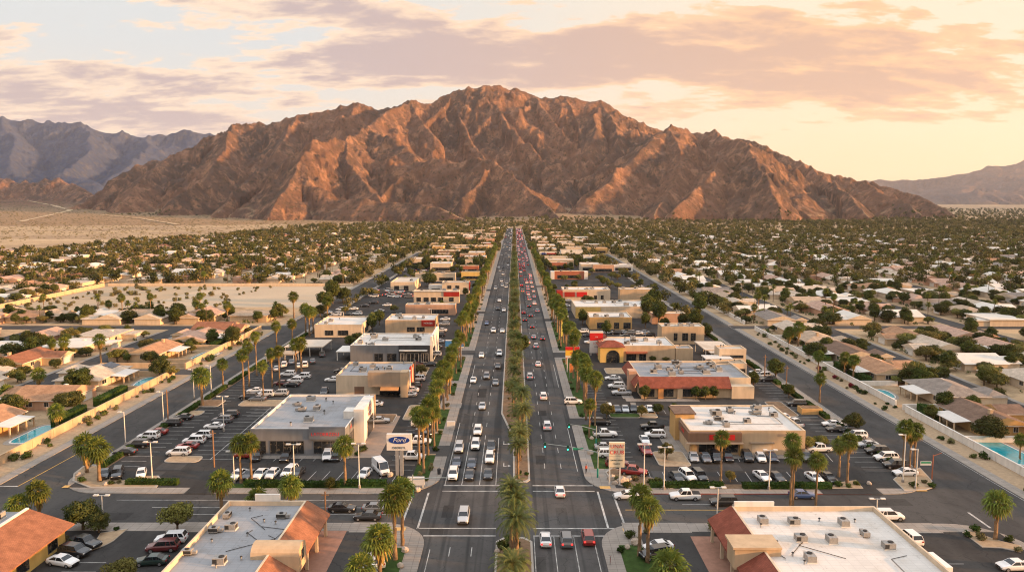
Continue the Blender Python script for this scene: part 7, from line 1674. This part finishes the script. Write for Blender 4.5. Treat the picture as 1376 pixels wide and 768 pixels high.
rowc('the bays beside the colourful tan shop', 'near end', [(549, 532, 'sedan', 'silver'), (552, 526, 'sedan', 'white'), (555, 521, 'suv', 'black'), (561, 511, 'suv', 'white'), (503, 545, 'sedan', 'white'), (558, 492, 'sedan', 'dark red'), (578, 491, 'sedan', 'black'), (584, 478, 'suv', 'white')], H2)
rowc('the lane behind the grey showroom', 'left end', [(436, 529, 'pickup_truck', 'black', pi + .2), (447, 512, 'sedan', 'white'), (459, 500, 'sedan', 'black'), (433, 478, 'pickup_truck', 'grey', .3)], H2)
rowc('the row before the second showroom fin', 'near end', [(586, 468, 'sedan', 'black'), (589, 460, 'sedan', 'silver'), (590, 452, 'suv', 'black'), (593, 445, 'sedan', 'white'), (597, 437, 'suv', 'silver'), (598, 430, 'sedan', 'white'), (605, 420, 'suv', 'grey'), (607, 412, 'sedan', 'silver')], H2)
rowc('the rows by the low pale canopy', 'near end', [(372, 497, 'sedan', 'white'), (382, 492, 'suv', 'white'), (392, 488, 'sedan', 'silver'), (401, 493, 'sedan', 'white'), (410, 492, 'suv', 'white'), (420, 487, 'sedan', 'grey')], .3)
rowc('the car park behind the cream building', 'near end', [(452, 424, 'suv', 'white'), (467, 424, 'sedan', 'black'), (480, 423, 'suv', 'white'), (510, 419, 'sedan', 'silver'), (458, 417, 'suv', 'white'), (475, 416, 'sedan', 'white'), (490, 412, 'sedan', 'black'), (440, 421, 'sedan', 'white'), (502, 408, 'suv', 'black'), (520, 411, 'sedan', 'white')], H2)
far_rows = []
for i in range(34): far_rows.append((rnd.uniform(500, 550), rnd.uniform(390, 400)))
for i, (px, py) in enumerate(far_rows):
    x, y = G(px, py)
    if free(x, y, 2): c = rnd.choice(('white', 'silver', 'black', 'white', 'grey')); k = rnd.choice(('sedan', 'suv')); carp(px, py, H2, k, c, f'{c} {CWORD[k]} in the crowded far car park left of the boulevard, {num("cfp")} of the crowd', 'crowded far left car park', detail=False)
for i in range(36):
    px, py = rnd.uniform(540, 600), rnd.uniform(352, 366); x, y = G(px, py)
    if free(x, y, 2) and x > -84: c = rnd.choice(('white', 'silver', 'black', 'grey', 'dark blue')); carp(px, py, H2, 'sedan', c, f'{c} car in the dark car park beside the brick-red shop, {num("cfq")} of the crowd', 'dark far left car park', detail=False)
# right-hand car parks
rowc('the boulevard-side bays of the corner shop', 'near end', [(851, 637, 'pickup_truck', 'red', -H2 - .3), (829, 626, 'suv', 'dark red'), (818, 613, 'suv', 'white'), (813, 603, 'sedan', 'silver'), (813, 586, 'pickup_truck', 'white'), (807, 570, 'suv', 'black')], -H2)
rowc('the lane beside the ochre tower block', 'near end', [(867, 608, 'pickup_truck', 'red', pi), (880, 587, 'suv', 'white', H2), (876, 576, 'pickup_truck', 'black', H2), (866, 594, 'sedan', 'white', pi)], H2)
rowc('the bays against the tan corner shop', 'left end', [(932, 617, 'sedan', 'silver'), (948, 618, 'sedan', 'grey'), (962, 618, 'suv', 'black'), (978, 617, 'sedan', 'black'), (1004, 617, 'suv', 'black'), (1022, 618, 'hatchback', 'white'), (1037, 617, 'sedan', 'dark blue'), (1082, 617, 'suv', 'black')], pi - .1)
rowc('the corner shop\'s front bays', 'left end', [(909, 644, 'sedan', 'black'), (924, 643, 'suv', 'white'), (940, 643, 'suv', 'black'), (1024, 643, 'sedan', 'white'), (1043, 644, 'sedan', 'black'), (1094, 645, 'sedan', 'white'), (1113, 645, 'sedan', 'black')], pi + .2)
rowc('the row along the right street hedge', 'near end', [(1216, 638, 'sedan', 'white'), (1203, 628, 'suv', 'black'), (1190, 618, 'suv', 'white'), (1178, 609, 'suv', 'black'), (1165, 600, 'sedan', 'silver'), (1150, 588, 'suv', 'white'), (1140, 580, 'sedan', 'black')], H2)
rowc('the service yard by the corner shop', 'near end', [(1100, 606, 'pickup_truck', 'white'), (1124, 579, 'sedan', 'black'), (1118, 572, 'sedan', 'white'), (1067, 571, 'pickup_truck', 'white', .2), (1052, 562, 'sedan', 'white', .2)], H2)
rowc('the front row below the tiled restaurant', 'left end', [(818, 552, 'suv', 'white'), (829, 552, 'sedan', 'dark blue'), (840, 552, 'sedan', 'silver'), (851, 552, 'suv', 'black'), (873, 552, 'sedan', 'white')], pi)
rowc('the slanted bays beside the tiled restaurant', 'near end', [(835, 530, 'pickup_truck', 'silver'), (828, 521, 'suv', 'white'), (823, 510, 'sedan', 'white'), (770, 542, 'suv', 'white', -H2)], H2)
rowc('the car park behind the arched restaurant', 'left end', [(783, 447, 'suv', 'white'), (791, 452, 'sedan', 'black'), (793, 461, 'sedan', 'white'), (817, 448, 'sedan', 'white'), (828, 449, 'suv', 'black'), (836, 448, 'sedan', 'silver'), (846, 449, 'suv', 'grey'), (856, 449, 'sedan', 'white'), (865, 448, 'sedan', 'silver'), (872, 452, 'suv', 'black'), (840, 453, 'sedan', 'black'), (770, 470, 'suv', 'white')], H2)
rowc('the street-side bays by the stacked kiosk', 'near end', [(1032, 512, 'suv', 'black'), (1024, 507, 'suv', 'white'), (1017, 502, 'sedan', 'white'), (1070, 545, 'suv', 'black')], H2)
rowc('the lot beside the long cream store', 'near end', [(758, 419, 'suv', 'blue'), (760, 412, 'sedan', 'white'), (763, 405, 'sedan', 'silver'), (757, 427, 'sedan', 'white')], H2)
# near car parks at the bottom
rowc('the car park beside the tiled office', 'near end', [(85, 758, 'sedan', 'white'), (101, 745, 'suv', 'black'), (114, 734, 'pickup_truck', 'black')], -H2 - .25)
rowc('the bays against the grey-roofed plaza', 'far end', [(230, 728, 'suv', 'white'), (219, 739, 'suv', 'dark red'), (204, 757, 'sedan', 'dark green')], H2 + .1)
rowc('the slip behind the near left palms', 'far end', [(504, 757, 'suv', 'white'), (498, 770, 'sedan', 'white')], .4)
rowc('the slip behind the near right palms', 'far end', [(884, 738, 'sedan', 'white'), (880, 748, 'suv', 'black')], H2 + .3)
rowc('the near right car park', 'far end', [(1222, 726, 'suv', 'white', .0), (1362, 764, 'sedan', 'white', H2)], 0)
def box_truck(px, py):
    x, y = G(px, py); t = thing('box_truck', 'white box truck beside the white-roofed plaza at the lower right', 'truck', (x, y, LZ), .05)
    MB().box(-1.15, 1.15, -3.4, 1.2, .9, 3.1, bottom=True).build('cargo_box', paint('white'), t); c = MB(); c.add([(-1.05, 1.25, .5), (1.05, 1.25, .5), (1.05, 3.2, .5), (-1.05, 3.2, .5), (-1.05, 1.25, 2.2), (1.05, 1.25, 2.2), (1.0, 2.3, 2.2), (-1.0, 2.3, 2.2), (-1.05, 3.2, 1.3), (1.05, 3.2, 1.3)], [(0, 1, 5, 4), (1, 2, 9, 6, 5), (2, 3, 8, 9), (3, 0, 4, 7, 8), (4, 5, 6, 7), (7, 6, 9, 8)]); c.build('cab', paint('white'), t)
    MB().add([(-.9, 3.13, 1.36), (.9, 3.13, 1.36), (.88, 2.36, 2.12), (-.88, 2.36, 2.12)], [(0, 1, 2, 3)]).build('windscreen', M_CGLASS, t); MB().box(-.9, .9, -3.3, 3.0, .45, .89).build('chassis', M_TRIM, t)
    for s in (-1, 1):
        for yy in (-2.2, 2.2): MB().tube([(s * .95 - .14, yy, .42), (s * .95 + .14, yy, .42)], [.42, .42], 14).build('wheel', M_TYRE, t)
box_truck(1248, 775)
# ------------------------------------------------------------------ the valley's trees as one mass
r = np.random.RandomState(3)
def tmpl(seed, n=64, sz=.24):
    q = random.Random(seed); V, Q = leaf_cloud(q, [((q.uniform(-.45, .45), q.uniform(-.45, .45), .95 + q.uniform(-.3, .4)), .55) for _ in range(5)], n // 5, sz, .85); return np.array(V), np.array(Q)
TM = [tmpl(s) for s in range(4)]; TMN = [tmpl(s, 170, .17) for s in range(4)]
far_t += [(s[1], s[2], rnd.uniform(2.0, 3.5)) for s in [] ]
for (x, y, *_r) in far_houses:
    for k in range(rnd.choice((6, 8, 10))): a = rnd.uniform(0, 6.28); d = rnd.uniform(8.5, 13); far_t.append((x + cos(a) * d, y + sin(a) * d, rnd.uniform(2.2, 5.0)))
far_t = [t_ for t_ in far_t if not (-256 < t_[0] < -100 and t_[1] < 464)]
for i in range(5200):                                            # the wooded edge under the mountain
    y = 1120 + 730 * r.rand() ** 1.1; x = r.uniform(-430, 1250)
    if x < -150 and y > 1480 + (x + 430) * 1.1: continue
    if abs(x) < 15 and y < 1420: continue
    if abs(x) < .76 * y: far_t.append((x, y, r.uniform(2.6, 5.2)))
for i in range(2400):                                            # trees beyond, at the right where the plain runs on
    y = 1500 + 2700 * r.rand() ** 1.5; x = r.uniform(.36, .80) * y
    if .43 * y + 90 < x or y < 1700: far_t.append((x, y, r.uniform(3, 6.5)))
for i in range(300): far_t.append((r.uniform(-20, 22) + 0, r.uniform(1000, 1440), r.uniform(2, 3.2)) if False else (rnd.choice((-1, 1)) * rnd.uniform(16, 22), rnd.uniform(760, 1400), rnd.uniform(1.8, 2.8)))
for i in range(100): far_t.append((rnd.uniform(-1.4, 1.4), rnd.uniform(700, 1400), rnd.uniform(1.6, 2.3)))
for (qx, qy, n_) in ((82, 271, 90), (215, 285, 40), (60, 272, 30)):
    hx, hy, hz_ = hit(qx, qy)
    for i in range(n_): far_t.append((hx + r.normal(0, 75), hy + r.normal(0, 26), r.uniform(2.2, 4.5)))
for i in range(900):
    y = 740 + 640 * rnd.random(); x = rnd.choice((-1, 1)) * rnd.uniform(30, 112)
    if free(x, y, 1.5): far_t.append((x, y, rnd.uniform(2.0, 4.4)))
for i in range(420):                                             # street trees that close over the side streets higher up
    sd = rnd.choice((-1, 1)); y = 330 + 1000 * rnd.random(); x = rnd.choice((SWL - 4.5, SWR + 3, SWL - 7)) if sd < 0 else rnd.choice((SER + 4.5, SEL - 3, SER + 7))
    if sd < 0 and y < 470 and x < SWL: continue
    far_t.append((x + rnd.uniform(-1.5, 1.5), y, rnd.uniform(2.0, 4.2)))
fz = terrain([t_[0] for t_ in far_t], [t_[1] for t_ in far_t])
Vs, Qs, Ms = [], [], []; off = 0
for (x, y, rad), tz in zip(far_t, fz):
    if tz > 34: continue
    V, Q = (TMN if y < 620 else TM)[r.randint(4)]; a = r.rand() * 6.28; c, s = cos(a), sin(a); k = rad / .95
    W_ = np.stack([(V[:, 0] * c - V[:, 1] * s) * k + x, (V[:, 0] * s + V[:, 1] * c) * k + y, V[:, 2] * k * r.uniform(.85, 1.3) + tz], 1)
    Vs.append(W_); Qs.append(Q + off); off += len(V); Ms.append(np.full(len(Q), r.choice(4, p=[.32, .34, .24, .10])))
def palm_tmpl(seed):
    q = random.Random(seed); V = []; Q = []
    def quad(*p): o = len(V); V.extend(p); Q.append((o, o + 1, o + 2, o + 3))
    for a in (0, pi / 2): quad((-.16 * cos(a), -.16 * sin(a), 0), (.16 * cos(a), .16 * sin(a), 0), (.12 * cos(a), .12 * sin(a), 1), (-.12 * cos(a), -.12 * sin(a), 1))
    for i in range(30):
        az = i * 2.4; el_ = R(75) - R(125) * i / 30; L1 = q.uniform(1.4, 1.9); c = Vector((cos(az) * cos(el_), sin(az) * cos(el_), sin(el_))); sd = Vector((-sin(az), cos(az), 0)) * .42
        quad((0, 0, 1), tuple(c * L1 * .6 + sd + Vector((0, 0, 1))), tuple(c * L1 + Vector((0, 0, .75))), tuple(c * L1 * .6 - sd + Vector((0, 0, 1))))
    return np.array(V), np.array(Q)
PT = palm_tmpl(4)
for i in range(620):
    y = 320 + 1000 * r.rand() ** 1.2; x = r.uniform(-.66, .70) * y
    if blocked(x, y) and not abs(x) < 100: continue
    if abs(x) < 108 and not (free(x, y, 1) and 22 < abs(x)): continue
    if abs(x) < 108 and y < 520: continue
    if x < -440 and y > 700: continue
    V, Q = PT; h = r.uniform(6, 12); W_ = V.copy(); lo = (W_[:, 2] < .5) & (np.arange(len(W_)) < 8); k = r.uniform(.8, 1.15)
    W_[:, :2] *= k; W_[:, 2] = np.where(lo, 0, h + (W_[:, 2] - 1) * k); W_[:, 0] += x; W_[:, 1] += y
    Vs.append(W_); Qs.append(Q + off); off += len(V); m_ = np.full(len(Q), 4); m_[:2] = 5; Ms.append(m_)
me = np_mesh('valley_trees', np.concatenate(Vs), np.concatenate(Qs), [M_LEAF[0], M_LEAF[1], M_LEAF[2], M_SHRUB[1], M_FROND, M_BARK]); me.polygons.foreach_set('material_index', np.concatenate(Ms).astype(np.int32)); me.update()
tag(obj('valley_trees', me), 'far trees of the valley merging into one dark green belt', 'trees', None, 'stuff')
Vs, Qs = [], []; off = 0
for (x, y, rad) in low_s:
    if blocked(x, y): continue
    V, Q = TMN[r.randint(4)]; V, Q = V[:240], Q[:60]; k = rad / .95; Vs.append(np.stack([V[:, 0] * k + x, V[:, 1] * k + y, np.maximum(V[:, 2] - .35, .02) * k * .9], 1)); Qs.append(Q + off); off += len(V)
tag(obj('garden_shrubbery', np_mesh('garden_shrubbery', np.concatenate(Vs), np.concatenate(Qs), M_SHRUB[0])), 'low shrubbery filling the yards between the houses', 'shrubbery', None, 'stuff')
# scrub dots of the open desert
Vs, Qs = [], []; off = 0; sx, sy = [], []
for i in range(9000):
    y = 760 + 2900 * r.rand() ** 1.25; x = -y * r.uniform(.12, .84)
    if x > -440 and y < 1330: continue
    if y < 1000 and x > -640: continue
    if y < 1600 and x > -300: continue
    sx.append(x); sy.append(y)
sz = terrain(sx, sy)
for x, y, z in zip(sx, sy, sz):
    if z > 62: continue
    V, Q = TM[r.randint(4)]; V, Q = V[:80], Q[:20]; k = r.uniform(1.0, 3.0) * (1 + y / 3500); Vs.append(np.stack([V[:, 0] * k + x, V[:, 1] * k + y, V[:, 2] * k * .5 + z], 1)); Qs.append(Q + off); off += len(V)
tag(obj('desert_scrub', np_mesh('desert_scrub', np.concatenate(Vs), np.concatenate(Qs), M_SHRUB[1])), 'low scrub dotted over the open desert', 'scrub', None, 'stuff')
